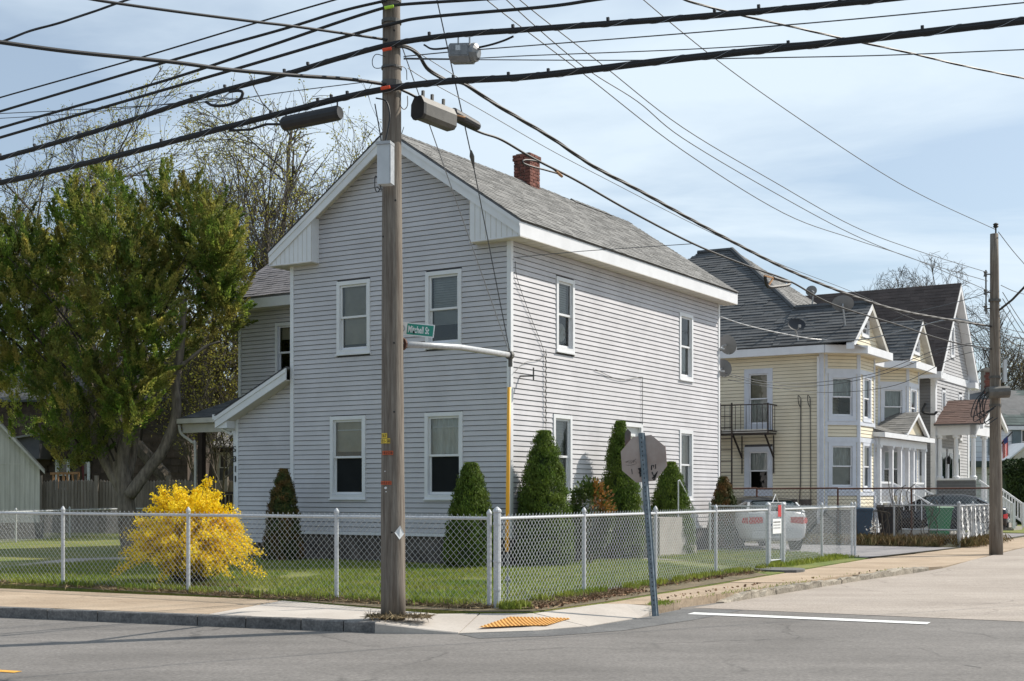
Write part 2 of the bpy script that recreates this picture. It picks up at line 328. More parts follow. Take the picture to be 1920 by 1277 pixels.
m_carw = M('white_car_paint', (.56, .57, .58), .25, var=.02)
m_cark = M('black_car_paint', (.012, .013, .016), .18, var=.05)
m_carglass = M('car_glass', (.012, .02, .022), .06, spec=.8)
m_tyre = M('tyre_rubber', (.015, .015, .015), .9)
m_rim = M('wheel_rim', (.40, .41, .42), .35, metal=.6)
m_tail = M('tail_lamp', (.45, .01, .012), .25)
m_dish = M('grey_dish', (.19, .195, .20), .5, var=.06)
m_dishk = M('black_dish', (.012, .014, .02), .45)
m_fred = M('flag_red', (.60, .04, .05), .8)
m_fwh = M('flag_white', (.75, .74, .72), .8)
m_fbl = M('flag_blue', (.03, .05, .16), .8)
m_shut = M('grey_shutter', (.13, .17, .19), .7)
# ---------------------------------------------------------------- ground, roads, pavements
def struct(mb, name, mat, **kw): return mb.build(name, mat, kind='structure', **kw)
def sheet(pts, z): return [V((p[0], p[1], z)) for p in pts]
mb = MB(); mb.poly(sheet([(-2500, -300), (2500, -300), (2500, 3500), (-2500, 3500)], -0.30)); struct(mb, 'ground', m_soil)

# kerb line of the corner (road edge, outer foot of the kerb)
FD = V((.936, -.352, 0))                                        # along the front street
K0 = V((-6.83, 17.5, 0)); KL = K0 - FD * 22
K1 = V((-1.63, 15.5, 0))
curve = [K1, V((-.63, 15.40, 0)), V((.256, 15.70, 0)), V((.92, 16.22, 0)), V((1.70, 17.38, 0)), V((2.05, 18.02, 0)), V((2.42, 18.67, 0))]
side = [V((3.2, 19.75, 0)), V((4.87, 22.2, 0)), V((6.49, 24.5, 0)), V((8.06, 26.4, 0)), V((8.97, 27.3, 0))]
far = [V((11.8, 32.3, 0)), V((13.6, 35.5, 0)), V((22.4, 50.5, 0)), V((45, 88, 0)), V((110, 196, 0))]
edge = [KL, K0] + curve + side + far
ZR = -.13
# front street and junction: one asphalt sheet
pts = [(-60, -20), (90, -20), (90, 60)] + [(p.x, p.y) for p in edge[::-1] if p.y < 60][0:] + [(-60, 38)]
mb = MB(); mb.poly(sheet([(-60, -25), (70, -25), (70, 21), (2.8, 22)] + [(p.x - .02, p.y + .05) for p in (curve[::-1])] + [(K0.x, K0.y + .1), (KL.x, KL.y + .1)], ZR))
struct(mb, 'road', m_asph)
# the side street: older tan asphalt, rising to pavement level beyond the kerb's end
B0 = V((2.94, 18.75, 0)); BD = V((.889, -.458, 0))
mb = MB()
lft = [V((2.60, 18.93, 0)), V((3.2, 19.75, 0)), V((4.87, 22.2, 0)), V((6.49, 24.5, 0)), V((8.06, 26.4, 0)), V((8.97, 27.3, 0)), V((10.4, 29.8, 0))] + far
zl = [ZR + .004, ZR + .004, ZR + .01, -.105, -.085, -.03, .002, .002, .002, .002, .002, .002]
zrr = [ZR + .004, ZR + .004, ZR + .004, -.11, -.09, -.07, -.05, -.03, -.02, 0, 0, 0]
for i in range(len(lft) - 1):
    a, b = lft[i], lft[i + 1]
    for j in range(6):
        q0, q1 = j * 5.0, (j + 1) * 5.0
        def zz(k, q): return zl[k] + (zrr[k] - zl[k]) * min(1, q / 5)
        da = BD * (0.0 if i else 0); 
        mb.poly([a + BD * q0 + V((0, 0, zz(i, q0))), a + BD * q1 + V((0, 0, zz(i, q1))), b + BD * q1 + V((0, 0, zz(i + 1, q1))), b + BD * q0 + V((0, 0, zz(i + 1, q0)))])
struct(mb, 'side_street', m_asph2)
# fresh dark asphalt along the new ramp, stop line, centre line, crack
mb = MB()
pa = curve[1:]; 
off = [V((.3, -.55, 0)), V((.25, -.6, 0)), V((.5, -.5, 0)), V((.75, -.35, 0)), V((.9, -.25, 0)), V((1.0, -.12, 0))]
for i in range(len(pa) - 1):
    mb.poly([pa[i] + V((0, 0, ZR + .004)), pa[i] + off[i] * .85 + V((0, 0, ZR + .004)), pa[i + 1] + off[i + 1] * .85 + V((0, 0, ZR + .004)), pa[i + 1] + V((0, 0, ZR + .004))])
struct(mb, 'asphalt_patch', m_patch)
def strip(p, q, w, z, name, mat, **kw):
    p, q = V(p), V(q); d = (q - p).normalized(); n = V((-d.y, d.x, 0)) * w / 2; z = V((0, 0, z)); m2 = MB()
    k = max(1, int((q - p).length / .4)); L_ = []; R_ = []
    for i in range(k + 1):
        c = p.lerp(q, i / k); j = 1 + R.uniform(-.035, .035); L_.append(c + n * j + z); R_.append(c - n * j + z)
    for i in range(k): m2.poly([R_[i], R_[i + 1], L_[i + 1], L_[i]])
    return m2.build(name, mat, **kw)
strip((2.45, 18.03, 0), (5.27, 16.63, 0), .30, ZR + .008, 'stop_line', m_paint, kind='structure')
e = V((-4.55, 12.12, 0)); strip(e - FD * 25, e, .11, ZR + .005, 'centre_line', m_ypaint, kind='structure')
e2 = e + V((-.08, -.27, 0)); strip(e2 - FD * 25, e2 - FD * .5, .11, ZR + .005, 'centre_line', m_ypaint, kind='structure')
mb = MB(); cr = [g(1715, 1210, ZR), g(1735, 1219, ZR), g(1752, 1224, ZR), g(1768, 1232, ZR), g(1790, 1241, ZR), g(1806, 1247, ZR), g(1840, 1252, ZR)]
for i in range(len(cr) - 1):
    w = V((.0, .035 * (1 - i * .1), 0)); z = V((0, 0, .004)); mb.poly([cr[i] - w + z, cr[i + 1] - w * .8 + z, cr[i + 1] + w * .8 + z, cr[i] + w + z])
struct(mb, 'road_crack', m_patch)
for a, b in ((g(-60, 1241, ZR), g(980, 1249, ZR)), (g(1180, 1204, ZR), g(1990, 1226, ZR))): strip(a, b, .022, ZR + .0035, 'road_seam', m_patch, kind='structure')

# back edge of the pavement
bk = [V((-30, 31.4, 0)), V((-8.45, 21.7, 0)), V((-2.9, 18.45, 0)), V((-1.75, 17.35, 0)), V((-.42, 16.65, 0)), V((.27, 16.68, 0)), V((1.26, 18.15, 0)), V((4.77, 24.3, 0)), V((8.2, 30.4, 0)), V((12.3, 36.3, 0)), V((16, 42.6, 0)), V((40, 84, 0))]
pv = thing('pavement', (0, 0, 0), None, None); pv['kind'] = 'structure'
KW = .15
def inner(i):                                                    # kerb top, inner line
    p = edge[i]; d = (edge[min(i + 1, len(edge) - 1)] - edge[max(i - 1, 0)]).normalized(); return p + V((-d.y, d.x, 0)) * KW
def slab(poly, mat, name='paving_slab', th=.25, tone=1.0):
    m2 = MB(); m2.add([V(p) for p in poly] + [V(p) - V((0, 0, th)) for p in poly],
        [tuple(range(len(poly)))] + [(i, i + len(poly), (i + 1) % len(poly) + len(poly), (i + 1) % len(poly)) for i in range(len(poly))], tone)
    return m2.build(name, mat, pv, kind=None, fix=True)
def lerp(a, b, t): return V(a).lerp(V(b), t)
def strips(F0, F1, B0, B1, n, mat, gap=.012):
    for i in range(n):
        a, b = i / n, (i + 1) / n; ga = gap / max((F1 - F0).length, .1)
        dz = V((0, 0, R.uniform(-.006, .006)))
        slab([lerp(F0, F1, a + ga) + dz, lerp(F0, F1, b) + dz, lerp(B0, B1, b) + dz, lerp(B0, B1, a + ga) + dz], mat)
nrm = V((.352, .936, 0)) * KW
S385 = g(385, 1152) ; S550 = g(552, 1126)
kA = K0 + nrm; kLA = KL + nrm
tJ = ((g(385, 1152) - kA).dot(FD)); J = kA + FD * tJ            # joint tan / new concrete on the kerb side
strips(kLA, J, bk[0], bk[1] + (bk[2] - bk[1]) * .93, 3, m_tansw)
# new concrete: left part, ramp, right part (ramp edge drops to the road)
k1 = K1 + nrm; drop = V((0, 0, ZR + .012))
b2 = bk[1] + (bk[2] - bk[1]) * .935
slab([J + FD * .012, k1, V((-.95, 16.6, 0)), V((-1.75, 17.3, 0)), b2 + FD * .012], m_conc)
r = [curve[1] + drop + V((0, .02, 0)), curve[2] + drop, curve[3] + drop, curve[4] + drop]
slab([k1 + FD * .012, K1 + V((.06, 0.03, -.02)), r[0], V((-.42, 16.64, 0)), V((-.93, 16.60, 0))], m_conc)
slab([r[0] + V((.012, 0, 0)), r[1], r[2], V((.27, 16.66, 0)), V((-.40, 16.63, 0))], m_conc)
slab([r[2] + V((.01, .01, 0)), r[3], V((2.0, 18.0, -.03)), V((1.55, 18.12, 0)), V((1.22, 18.08, 0)), V((.29, 16.69, 0))], m_conc)
# old tan slabs up the side street
fr = [V((1.86, 18.25, -.02)), V((2.30, 18.78, 0)), V((3.09, 19.85, 0)), V((4.75, 22.3, 0)), V((6.37, 24.6, 0)), V((7.95, 26.5, 0)), V((8.95, 27.35, 0)), V((10.4, 29.85, 0)), V((11.75, 32.35, 0)), V((13.5, 35.5, 0)), V((18, 43, 0)), V((22.3, 50.5, 0)), V((45, 88, 0))]
bb = [V((1.25, 18.12, 0)), V((1.62, 18.78, 0)), V((2.3, 19.98, 0)), V((3.72, 22.46, 0)), V((4.95, 24.62, 0)), V((6.3, 27.0, 0)), V((7.2, 28.6, 0)), V((8.35, 30.7, 0)), V((10.1, 33.0, 0)), V((12.3, 36.2, 0)), V((15.6, 42, 0)), V((19.5, 49, 0)), V((41, 85.5, 0))]
for i in range(len(fr) - 1): strips(fr[i], fr[i + 1], bb[i], bb[i + 1], max(1, min(4, round((fr[i + 1] - fr[i]).length / 2.0))), m_tansw)
# the orange tactile pad, its ribs of domes in rows
q = [g(905, 1170, -.07), g(1030, 1178, -.10), g(1065, 1166, -.07), g(985, 1159, -.02)]
def rampz(x, y):                                                # height of the corner ramp
    best = 9
    for a, b in zip(curve[1:4], curve[2:5]):
        d = (b - a).xy; p = V((x, y)) - a.xy; t = max(0, min(1, p.dot(d) / d.dot(d))); best = min(best, (p - d * t).length)
    return (ZR + .012) * (1 - min(1, best / 1.05)) 
def rz(p, dz=0): return V((p.x, p.y, rampz(p.x, p.y) + dz))
tq = [V((-.40, 15.66, 0)), V((.42, 15.98, 0)), V((.74, 16.56, 0)), V((-.02, 16.36, 0))]
mb = MB(); n_ = 10
for i in range(n_):
    for j in range(4):
        f_ = lambda a, b: lerp(lerp(tq[0], tq[1], a), lerp(tq[3], tq[2], a), b)
        c4 = [f_(i / n_, j / 4), f_((i + 1) / n_, j / 4), f_((i + 1) / n_, (j + 1) / 4), f_(i / n_, (j + 1) / 4)]
        mb.poly([rz(c, .022) for c in c4])
tp = mb.build('tactile_pad', m_tact, pv)
mb = MB()
for i in range(17):
    for j in range(10):
        c = rz(lerp(lerp(tq[0], tq[1], (i + .5) / 17), lerp(tq[3], tq[2], (i + .5) / 17), (j + .5) / 10), .022)
        mb.lathe(c, [(.020, 0), (.016, .008), (.010, .012)], 6)
mb.build('domes', m_tact, tp, kind='stuff')

# granite kerb stones
kb = thing('kerb', (0, 0, ZR), None, None); kb['kind'] = 'structure'
def kerbstone(a, b, za, zb, mat, w=KW, rough=0.0):
    a, b = V(a), V(b); d = (b - a).normalized(); n = V((-d.y, d.x, 0)); m2 = MB(); k = 6 if rough else 3; rows = []
    for i in range(k + 1):
        p = a.lerp(b, i / k); z = za + (zb - za) * i / k; j = lambda: R.uniform(-1, 1) * (rough or .004)
        rows.append([p + V((0, 0, ZR - .1)), p + n * .008 + V((j(), j(), z - .015 + j())), p + n * .022 + V((0, 0, z + j() * .7)), p + n * w + V((0, 0, z + j() * .7)), p + n * w + V((0, 0, ZR - .1))])
    vs = [p for r_ in rows for p in r_]; fs = []
    for i in range(k):
        for j in range(4): fs.append((i * 5 + j, (i + 1) * 5 + j, (i + 1) * 5 + j + 1, i * 5 + j + 1))
    fs += [(0, 1, 2, 3, 4), tuple(k * 5 + x for x in (4, 3, 2, 1, 0))]
    m2.add(vs, fs); return m2.build('kerb_stone', mat, kb, fix=True)
js = [-22, -19.5, -17.2, -14.8, -12.6, -10.2, -8.0, -6.0, -4.2, -2.2, -.6]
for px in (87, 180, 367, 457, 560, 640): js.append((on(px, 1160, K0, K1) - K0).dot(FD))
js.append((K1 - K0).length)
for a, b in zip(js[:-1], js[1:]): kerbstone(K0 + FD * (a + .012), K0 + FD * b, R.uniform(-.004, .006), R.uniform(-.004, .006), m_kerb)
kerbstone(curve[0] + V((.012, -.01, 0)), curve[1], -.004, ZR + .02, m_conc)
sd_ = [V((2.42, 18.67, 0))] + side[:4] + [V((8.55, 26.95, 0))]
for i in range(len(sd_) - 1):
    n_ = max(1, round((sd_[i + 1] - sd_[i]).length / 1.0))
    for k in range(n_):
        if (i, k) in ((0, 0),): continue
        a, b = sd_[i].lerp(sd_[i + 1], k / n_), sd_[i].lerp(sd_[i + 1], (k + 1) / n_)
        hz = -.10 + .07 * (k + 1) / n_ if i < 1 else (-.015 if i < 3 else .02); h2_ = hz + R.uniform(-.018, .010); h1_ = globals().get('_hk', -.12); _hk = h2_
        kerbstone(a + (b - a) * .003, b, h1_, h2_, m_kerbold, .17, .024)

# yard, driveway, paths, neighbours' lots
FC = V((-.195, 17.2, 0)); FL = V((-.866, .5, 0)); FR_ = V((.5, .866, 0))
yard = [V((-30, 32.5, 0)), bk[1], b2, V((-1.75, 17.32, 0)), V((-.42, 16.67, 0)), V((.27, 16.70, 0)), V((1.25, 18.13, 0)), V((4.77, 24.35, 0)), V((8.33, 30.72, 0)), V((-2, 38, 0)), V((-14, 70, 0)), V((-60, 70, 0))]
mb = MB(); 
yz = .015
mb.add(sheet([(p.x, p.y) for p in yard], yz) + sheet([(p.x, p.y) for p in yard], -.25), [tuple(range(len(yard)))] + [(i, (i + 1) % len(yard), (i + 1) % len(yard) + len(yard), i + len(yard)) for i in range(len(yard))])
struct(mb, 'yard', m_lawn, fix=True)
mb = MB()
vg = [V((-9.3, 22.45, 0)), FC + FL * .3 + V((.05, .22, 0)), FC + V((.1, .15, 0)), FC + FR_ * 9.5 + V((-.1, .1, 0))]
mb.poly(sheet([(-9.5, 22.32), (-8.45, 21.72), (b2.x, b2.y), (-1.75, 17.33), (-.42, 16.68), (.27, 16.71), (1.24, 18.13), (4.74, 24.30), (vg[3].x, vg[3].y), (vg[2].x, vg[2].y + .1), (vg[1].x, vg[1].y)], yz + .005)); struct(mb, 'verge_strip', m_verge)
mb = MB(); lot = [V((8.33, 30.75, 0)), V((12.3, 36.25, 0)), V((15.6, 42, 0)), V((41, 85.6, 0)), V((120, 220, 0)), V((-60, 220, 0)), V((-60, 70.1, 0)), V((-14, 70.1, 0)), V((-2, 38.1, 0))]
mb.poly(sheet([(p.x, p.y) for p in lot], .008)); struct(mb, 'neighbouring_lots', m_soil)
mb = MB(); mb.poly(sheet([(8.30, 30.75), (12.25, 36.3), (-1, 44.5), (-5, 39), (5.4, 32.9)], .022)); struct(mb, 'driveway', m_drive)
mb = MB(); mb.poly(sheet([(14.6, 40.6), (19.3, 48.7), (9, 55), (4, 46)], .022)); struct(mb, 'neighbour_driveway', m_drive)
mb = MB(); mb.poly(sheet([(19.6, 49.3), (40, 84), (30, 92), (12, 60)], .022)); struct(mb, 'grass_verge', m_lawn)
mb = MB(); a, b = g(1435, 1062), V((2.35, 30.0, 0)); n = V((.66, -.75, 0)) * .45
mb.poly([a - n + V((0, 0, .024)), a + n + V((0, 0, .024)), V((3.2, 30.3, .024)), V((2.5, 30.9, .024))]); struct(mb, 'garden_path', m_path)
mb = MB(); mb.poly([g(-60, 1084, .024), g(-60, 1070, .024), g(130, 1047, .024), g(300, 1043, .024), g(300, 1050, .024), g(130, 1055, .024)]); struct(mb, 'garden_path', m_path)
mb = MB(); c = g(1462, 1071); 
mb.prism([c + V((R.uniform(.9, 1.05) * .52 * math.cos(a) , R.uniform(.9, 1.05) * .55 * math.sin(a), 0)) for a in np.linspace(0, 6.28, 12)[:-1]], (0, 0, .05))
tag(mb.build('stepping_mat', m_patch), 'dark flat mat lying on the pavement below the narrow gate', 'mat')
# ---------------------------------------------------------------- building kit
class Frame:
    def __init__(s, o, t, n): s.o = V((o[0], o[1], 0)); s.t = V((t[0], t[1], 0)).normalized(); s.s = V((n[0], n[1], 0)).normalized()
    def P(s, t, k, z=0.0): return s.o + s.t * t + s.s * k + V((0, 0, z))
UP = V((0, 0, 1))
def siding(parent, o, u, n, z0, z1, lo, hi, ops, mat, ex=.108, name='siding_board', inset=.03, gap=.012, proud=.020):
    """clapboard wall: a dark sheathing part with one board object per course; ops = openings (a0,a1,z0,z1)"""
    o, u, n = V(o), V(u), V(n)
    zs = sorted({z0, z1} | {max(z0, min(z1, q)) for p in ops for q in p[2:4]} | {z0 + (z1 - z0) * i / 12 for i in range(13)})
    mb = MB(); P = lambda a, z, d: o + u * a + n * d + V((0, 0, z))
    def ivals(l, h, za, zb, thr=.3):
        iv = [(l, h)]
        for a0, a1, b0, b1 in ops:
            if min(zb, b1) - max(za, b0) > thr * (zb - za):
                nv = []
                for x, y in iv:
                    if a1 <= x or a0 >= y: nv.append((x, y))
                    else:
                        if a0 > x: nv.append((x, a0))
                        if a1 < y: nv.append((a1, y))
                iv = nv
        return [(x, y) for x, y in iv if y - x > .015]
    for za, zb in zip(zs[:-1], zs[1:]):
        if zb - za < .004: continue
        for x, y in ivals(lo(za), hi(za), za, zb, .5):
            xt = lo(zb) if abs(x - lo(za)) < 1e-6 else x; yt = hi(zb) if abs(y - hi(za)) < 1e-6 else y
            if yt < xt: xt = yt = (xt + yt) / 2
            mb.poly([P(x, za, -inset), P(y, za, -inset), P(yt, zb, -inset), P(xt, zb, -inset)])
    wall = mb.build('wall', m_under, parent)
    i = 0; z = z0
    while z < z1 - .02:
        zb = min(z + ex, z1)
        for x, y in ivals(lo(z + .02), hi(z + .02), z, zb):
            l0, h0 = lo(z), hi(z); l1, h1 = lo(zb), hi(zb)
            xb, xt = (l0, l1) if abs(x - lo(z + .02)) < 1e-6 else (x, x)
            yb, yt = (h0, h1) if abs(y - hi(z + .02)) < 1e-6 else (y, y)
            if yt < xt: xt = yt = (xt + yt) / 2
            w = R.uniform(-.0015, .0015); mb = MB()
            a = [P(xb, z + gap, -inset - .012), P(yb, z + gap, -inset - .012), P(yb, z + gap, proud + w), P(xb, z + gap, proud + w), P(xt, zb, .004), P(yt, zb, .004), P(xt, zb, -inset - .012), P(yt, zb, -inset - .012)]
            mb.add(a, [(0, 1, 2, 3), (3, 2, 5, 4), (4, 5, 7, 6), (0, 3, 4, 6), (1, 7, 5, 2)])
            mb.build(name, mat, wall)
        z += ex; i += 1
    return wall
def window(parent, o, u, n, a0, a1, z0, z1, cw=.085, trim=None, up=None, low=None, lowopen=False, mid=.5, depth=.10, sill=True, sash=None, head=0):
    """double-hung window: casing > sashes, panes, sill, blind. up/low = (material, covered share from the top)"""
    trim = trim or m_white; sash = sash or m_white; o, u, n = V(o), V(u), V(n); P = lambda a, z, d: o + u * a + n * d + V((0, 0, z))
    mb = MB()
    def fr(m, x0, x1, b0, b1, w, d0, d1, wb=None):
        wb = wb or w
        m.box(P(x0, b0, d0), u * w, UP * (b1 - b0), n * (d1 - d0)); m.box(P(x1 - w, b0, d0), u * w, UP * (b1 - b0), n * (d1 - d0))
        m.box(P(x0 + w, b1 - w, d0), u * (x1 - x0 - 2 * w), UP * w, n * (d1 - d0 - .001)); m.box(P(x0 + w, b0, d0), u * (x1 - x0 - 2 * w), UP * wb, n * (d1 - d0 - .001))
    fr(mb, a0, a1, z0, z1, cw, -depth - .03, .034, cw * 1.1)
    if head: mb.box(P(a0 - .03, z1, -.01), u * (a1 - a0 + .06), UP * head, n * .075)
    win = mb.build('window', trim, parent)
    x0, x1, b0, b1 = a0 + cw, a1 - cw, z0 + cw * 1.1, z1 - cw; zm = b0 + (b1 - b0) * (1 - mid)
    if sill: m = MB(); m.box(P(a0 - .02, z0 - .03, -.01), u * (a1 - a0 + .04), UP * .032, n * .07); m.build('sill', trim, win)
    m = MB(); fr(m, x0 + .002, x1 - .002, zm - .02, b1 - .002, .045, -.045, -.012); m.build('sash', sash, win)
    m = MB(); fr(m, x0 + .002, x1 - .002, b0 + .002, zm + .02, .045, -.08, -.047, .055); m.build('sash', sash, win)
    if lowopen:
        m = MB(); m.box(P(x0 + .05, zm - .17, -.11), u * (x1 - x0 - .1), UP * .05, n * .03); m.build('sash', m_gutter, win)
        m = MB(); m.box(P(x0 + .05, b1 - .24, -.11), u * (x1 - x0 - .1), UP * .03, n * .03); m.build('rail', sash, win)
    for za, zb, d in ((zm + .025, b1 - .047, -.028), (b0 + .057, zm - .025, -.062)):
        pm_ = m_dark if lowopen and d < -.05 else m_glass  # open lower sash gets an opaque sheet painted as the room's darkness
        pq_ = [P(x0 + .047, za, d), P(x1 - .047, za, d), P(x1 - .047, zb, d), P(x0 + .047, zb, d)]
        m = MB(); m.poly(pq_ if u.cross(UP).dot(n) > 0 else pq_[::-1]); m.build('pane' if pm_ is m_glass else 'painted_dark', pm_, win)
    m = MB()                                                       # box behind the window, its dimness put into the near-black colour
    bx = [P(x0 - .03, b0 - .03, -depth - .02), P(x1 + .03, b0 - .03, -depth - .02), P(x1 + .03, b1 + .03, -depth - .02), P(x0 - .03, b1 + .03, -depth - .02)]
    bk_ = [p - n * .9 for p in bx]; m.add(bx + bk_, [(4, 5, 6, 7), (0, 1, 5, 4), (1, 2, 6, 5), (2, 3, 7, 6), (3, 0, 4, 7)]); m.build('room_niche', m_dark, win)
    for cov, za, zb in ((up, zm, b1), (low, b0, zm)):
        if cov:
            mat, f_ = cov[0], cov[1]; m = MB(); zt = zb; zl = zb - (zb - za) * f_; k = 14 if mat in (m_blind,) else 10
            if mat is m_blind:
                for i in range(k):
                    y0 = zl + (zt - zl) * i / k; y1 = zl + (zt - zl) * (i + 1) / k; m.poly([P(x0 + .03, y0, -.115), P(x1 - .03, y0, -.115), P(x1 - .03, y1, -.132), P(x0 + .03, y1, -.132)])
                m.build('blind', mat, win)
            elif mat is m_curtain:
                for i in range(k):
                    p0 = x0 + (x1 - x0) * i / k; p1 = x0 + (x1 - x0) * (i + 1) / k; d0, d1 = -.12 - .03 * (i % 2), -.12 - .03 * ((i + 1) % 2)
                    m.poly([P(p0, zl, d0), P(p1, zl, d1), P(p1, zt, d1), P(p0, zt, d0)])
                m.build('curtain', mat, win)
            else:
                m.poly([P(x0 + .02, zl, -.12), P(x1 - .02, zl, -.12), P(x1 - .02, zt, -.12), P(x0 + .02, zt, -.12)]); m.build('roller_shade', mat, win)
    return win
def shingles(parent, e0, u, v, h, mat, lo, hi, ex=.14, tab=.30, th=.013, name='shingle_courses', kind='stuff'):
    """stepped courses of shingles from the eave e0; u along the eave, v up the slope, lo/hi(h) = limits along u"""
    e0, u, v = V(e0), V(u).normalized(), V(v).normalized(); n = u.cross(v).normalized()
    if n.z < 0: n = -n
    mb = MB(); y = 0
    while y < h - .01:
        yb = min(h, y + ex); x, xe = lo(y + ex * .3), hi(y + ex * .3); x0 = x; off = R.uniform(.3, 1) * tab; first = True
        while x < xe - .01:
            w = off if first else tab * R.uniform(.75, 1.2); first = False; x2 = min(xe, x + w); t = th * R.uniform(.55, 1.5); tn = R.uniform(.82, 1.16)
            P = lambda a, b, d: e0 + u * a + v * b + n * d
            A, B, C_, D = P(x + .003, y - .012, t), P(x2, y - .012, t), P(x2, yb, .004), P(x + .003, yb, .004)
            mb.add([A, B, C_, D, P(x + .003, y - .012, 0), P(x2, y - .012, 0)], [(0, 1, 2, 3), (4, 5, 1, 0)], tn); x = x2
        y += ex
    return mb.build(name, mat, parent, kind=kind)
def slabroof(parent, pts, th, mat, name='roof'):
    """closed roof slab: the polygon, thickness th straight down"""
    m = MB(); m.prism(pts, (0, 0, -th)); return m.build(name, mat, parent, fix=True)

# ---------------------------------------------------------------- the grey corner house
H = Frame((-.033, 27.0), (-.848, .530), (.530, .848))
HW, HD = 5.91, 10.78; Z0, ZE, ZRG = .66, 6.74, 9.36; OE, OF = .42, .30
house = thing('house', H.P(HW / 2, HD / 2, 0), 'two-storey grey clapboard house with white trim and grey shingle roof behind the corner fence', 'house')
UPW, LOW = (4.62, 6.24), (1.40, 3.24)
sl = (ZRG - .32 - ZE) / (HW / 2 + OE)                              # slope of the roof, eave edge top is at 7.06
ZEE = 7.06; SLP = (ZRG - ZEE) / (HW / 2 + OE)
wtop = lambda t: ZEE + SLP * (min(t, HW - t) + OE) - .16           # underside at the gable wall
f_ops = [(1.20, 2.13, *UPW), (3.63, 4.57, *UPW), (1.17, 2.15, *LOW), (3.76, 4.76, *LOW)]
def glo(z): return max(0, (z - wtop(0)) / SLP)
def ghi(z): return HW - glo(z)
m = MB()
ins = [H.P(.04, .04, 0), H.P(HW - .04, .04, 0), H.P(HW - .04, HD - .04, 0), H.P(.04, HD - .04, 0)]
m.prism(ins, (0, 0, Z0 - .06)); m.build('foundation', m_found, house, fix=True)
m = MB(); m.prism([H.P(-.03, -.03, Z0 - .06), H.P(HW + .03, -.03, Z0 - .06), H.P(HW + .03, HD + .03, Z0 - .06), H.P(-.03, HD + .03, Z0 - .06)], (0, 0, .065)); m.build('water_table', m_white, house, fix=True)
siding(house, H.P(0, 0, 0), H.t, -H.s, Z0, wtop(HW / 2) - .02, glo, ghi, f_ops, m_siding)
DOOR = (5.0, 6.05, .98, 3.22)
r_ops = [(1.85, 2.65, *UPW), (8.19, 9.02, UPW[0] - .15, UPW[1] - .04), (1.72, 2.54, *LOW), (8.19, 9.02, LOW[0] - .05, LOW[1] - .08), DOOR]
siding(house, H.P(0, 0, 0), H.s, -H.t, Z0, ZE - .01, lambda z: 0, lambda z: HD, r_ops, m_siding)
siding(house, H.P(HW, 0, 0), H.s, H.t, Z0, ZE - .01, lambda z: 0, lambda z: HD, [], m_siding, ex=.6)
m = MB(); m.poly([H.P(0, HD - .01, 0), H.P(HW, HD - .01, 0), H.P(HW, HD - .01, ZE), H.P(HW / 2, HD - .01, ZRG - .2), H.P(0, HD - .01, ZE)]); m.build('rear_wall', m_siding, house)
for (tt, ss) in ((0, 0), (HW, 0), (0, HD)):
    m = MB(); a, b = (-.028, .07) if tt == 0 else (HW - .07, HW + .028); c, d = (-.028, .07) if ss == 0 else (HD - .07, HD + .028)
    m.box(H.P(a, c, Z0), H.t * (b - a), H.s * (d - c), (0, 0, ZE - Z0)); m.build('corner_board', m_white, house)
fo, fu, fn = H.P(0, 0, 0), H.t, -H.s; ro, ru, rn = H.P(0, 0, 0), H.s, -H.t
window(house, fo, fu, fn, *f_ops[0], up=(m_blind, 1.0), low=(m_blind, .45))
window(house, fo, fu, fn, *f_ops[1], up=(m_shade, 1.0), low=(m_shade, .82))
window(house, fo, fu, fn, *f_ops[2], up=(m_curtain, 1.0), lowopen=True)
window(house, fo, fu, fn, *f_ops[3], up=(m_shade, .85), lowopen=True)
w1 = window(house, ro, ru, rn, *r_ops[0], up=(m_blind, 1.0))
window(house, ro, ru, rn, *r_ops[1], low=(m_curtain, .8)); window(house, ro, ru, rn, *r_ops[2], up=(m_blind, 1.0), low=(m_blind, 1.0)); window(house, ro, ru, rn, *r_ops[3], up=(m_curtain, 1), low=(m_curtain, 1))
P = lambda a, z, d: ro + ru * a + rn * d + V((0, 0, z))
m = MB(); m.lathe(P(2.2, 5.05, -.13), [(.19, 0), (.19, .05)], 20, axis=rn); m.lathe(P(2.2, 5.05, -.08), [(.20, 0), (.20, .012), (.17, .012)], 20, axis=rn)
for k in range(6): a = k * 1.047; m.bar(P(2.2, 5.05, -.07), P(2.2 + .19 * math.cos(a), 5.05 + .19 * math.sin(a), -.07), .012)
m.build('window_fan', m_gutter, house)
# side door with its casing, lace light and lamp; concrete steps and hand rail
dr = MB(); a0, a1, b0, b1 = DOOR
dr.box(P(a0, b0, -.13), ru * .1, UP * (b1 - b0), rn * .165); dr.box(P(a1 - .1, b0, -.13), ru * .1, UP * (b1 - b0), rn * .165); dr.box(P(a0 + .1, b1 - .1, -.13), ru * (a1 - a0 - .2), UP * .1, rn * .165)
door = dr.build('door', m_white, house)
m = MB(); m.box(P(a0 + .1, b0, -.11), ru * (a1 - a0 - .2), UP * (b1 - b0 - .1), rn * .05); m.build('door_leaf', m_white, door)
m = MB(); m.poly([P(a0 + .25, b0 + 1.0, -.055), P(a1 - .25, b0 + 1.0, -.055), P(a1 - .25, b1 - .3, -.055), P(a0 + .25, b1 - .3, -.055)]); m.build('lace_light', m_curtain, door)
m = MB()
for k in range(7):
    x = a0 + .28 + .08 * k; m.box(P(x, b1 - .42, -.053), ru * .02, UP * .1, rn * .006)
m.build('lace_pattern', m_dark, door)
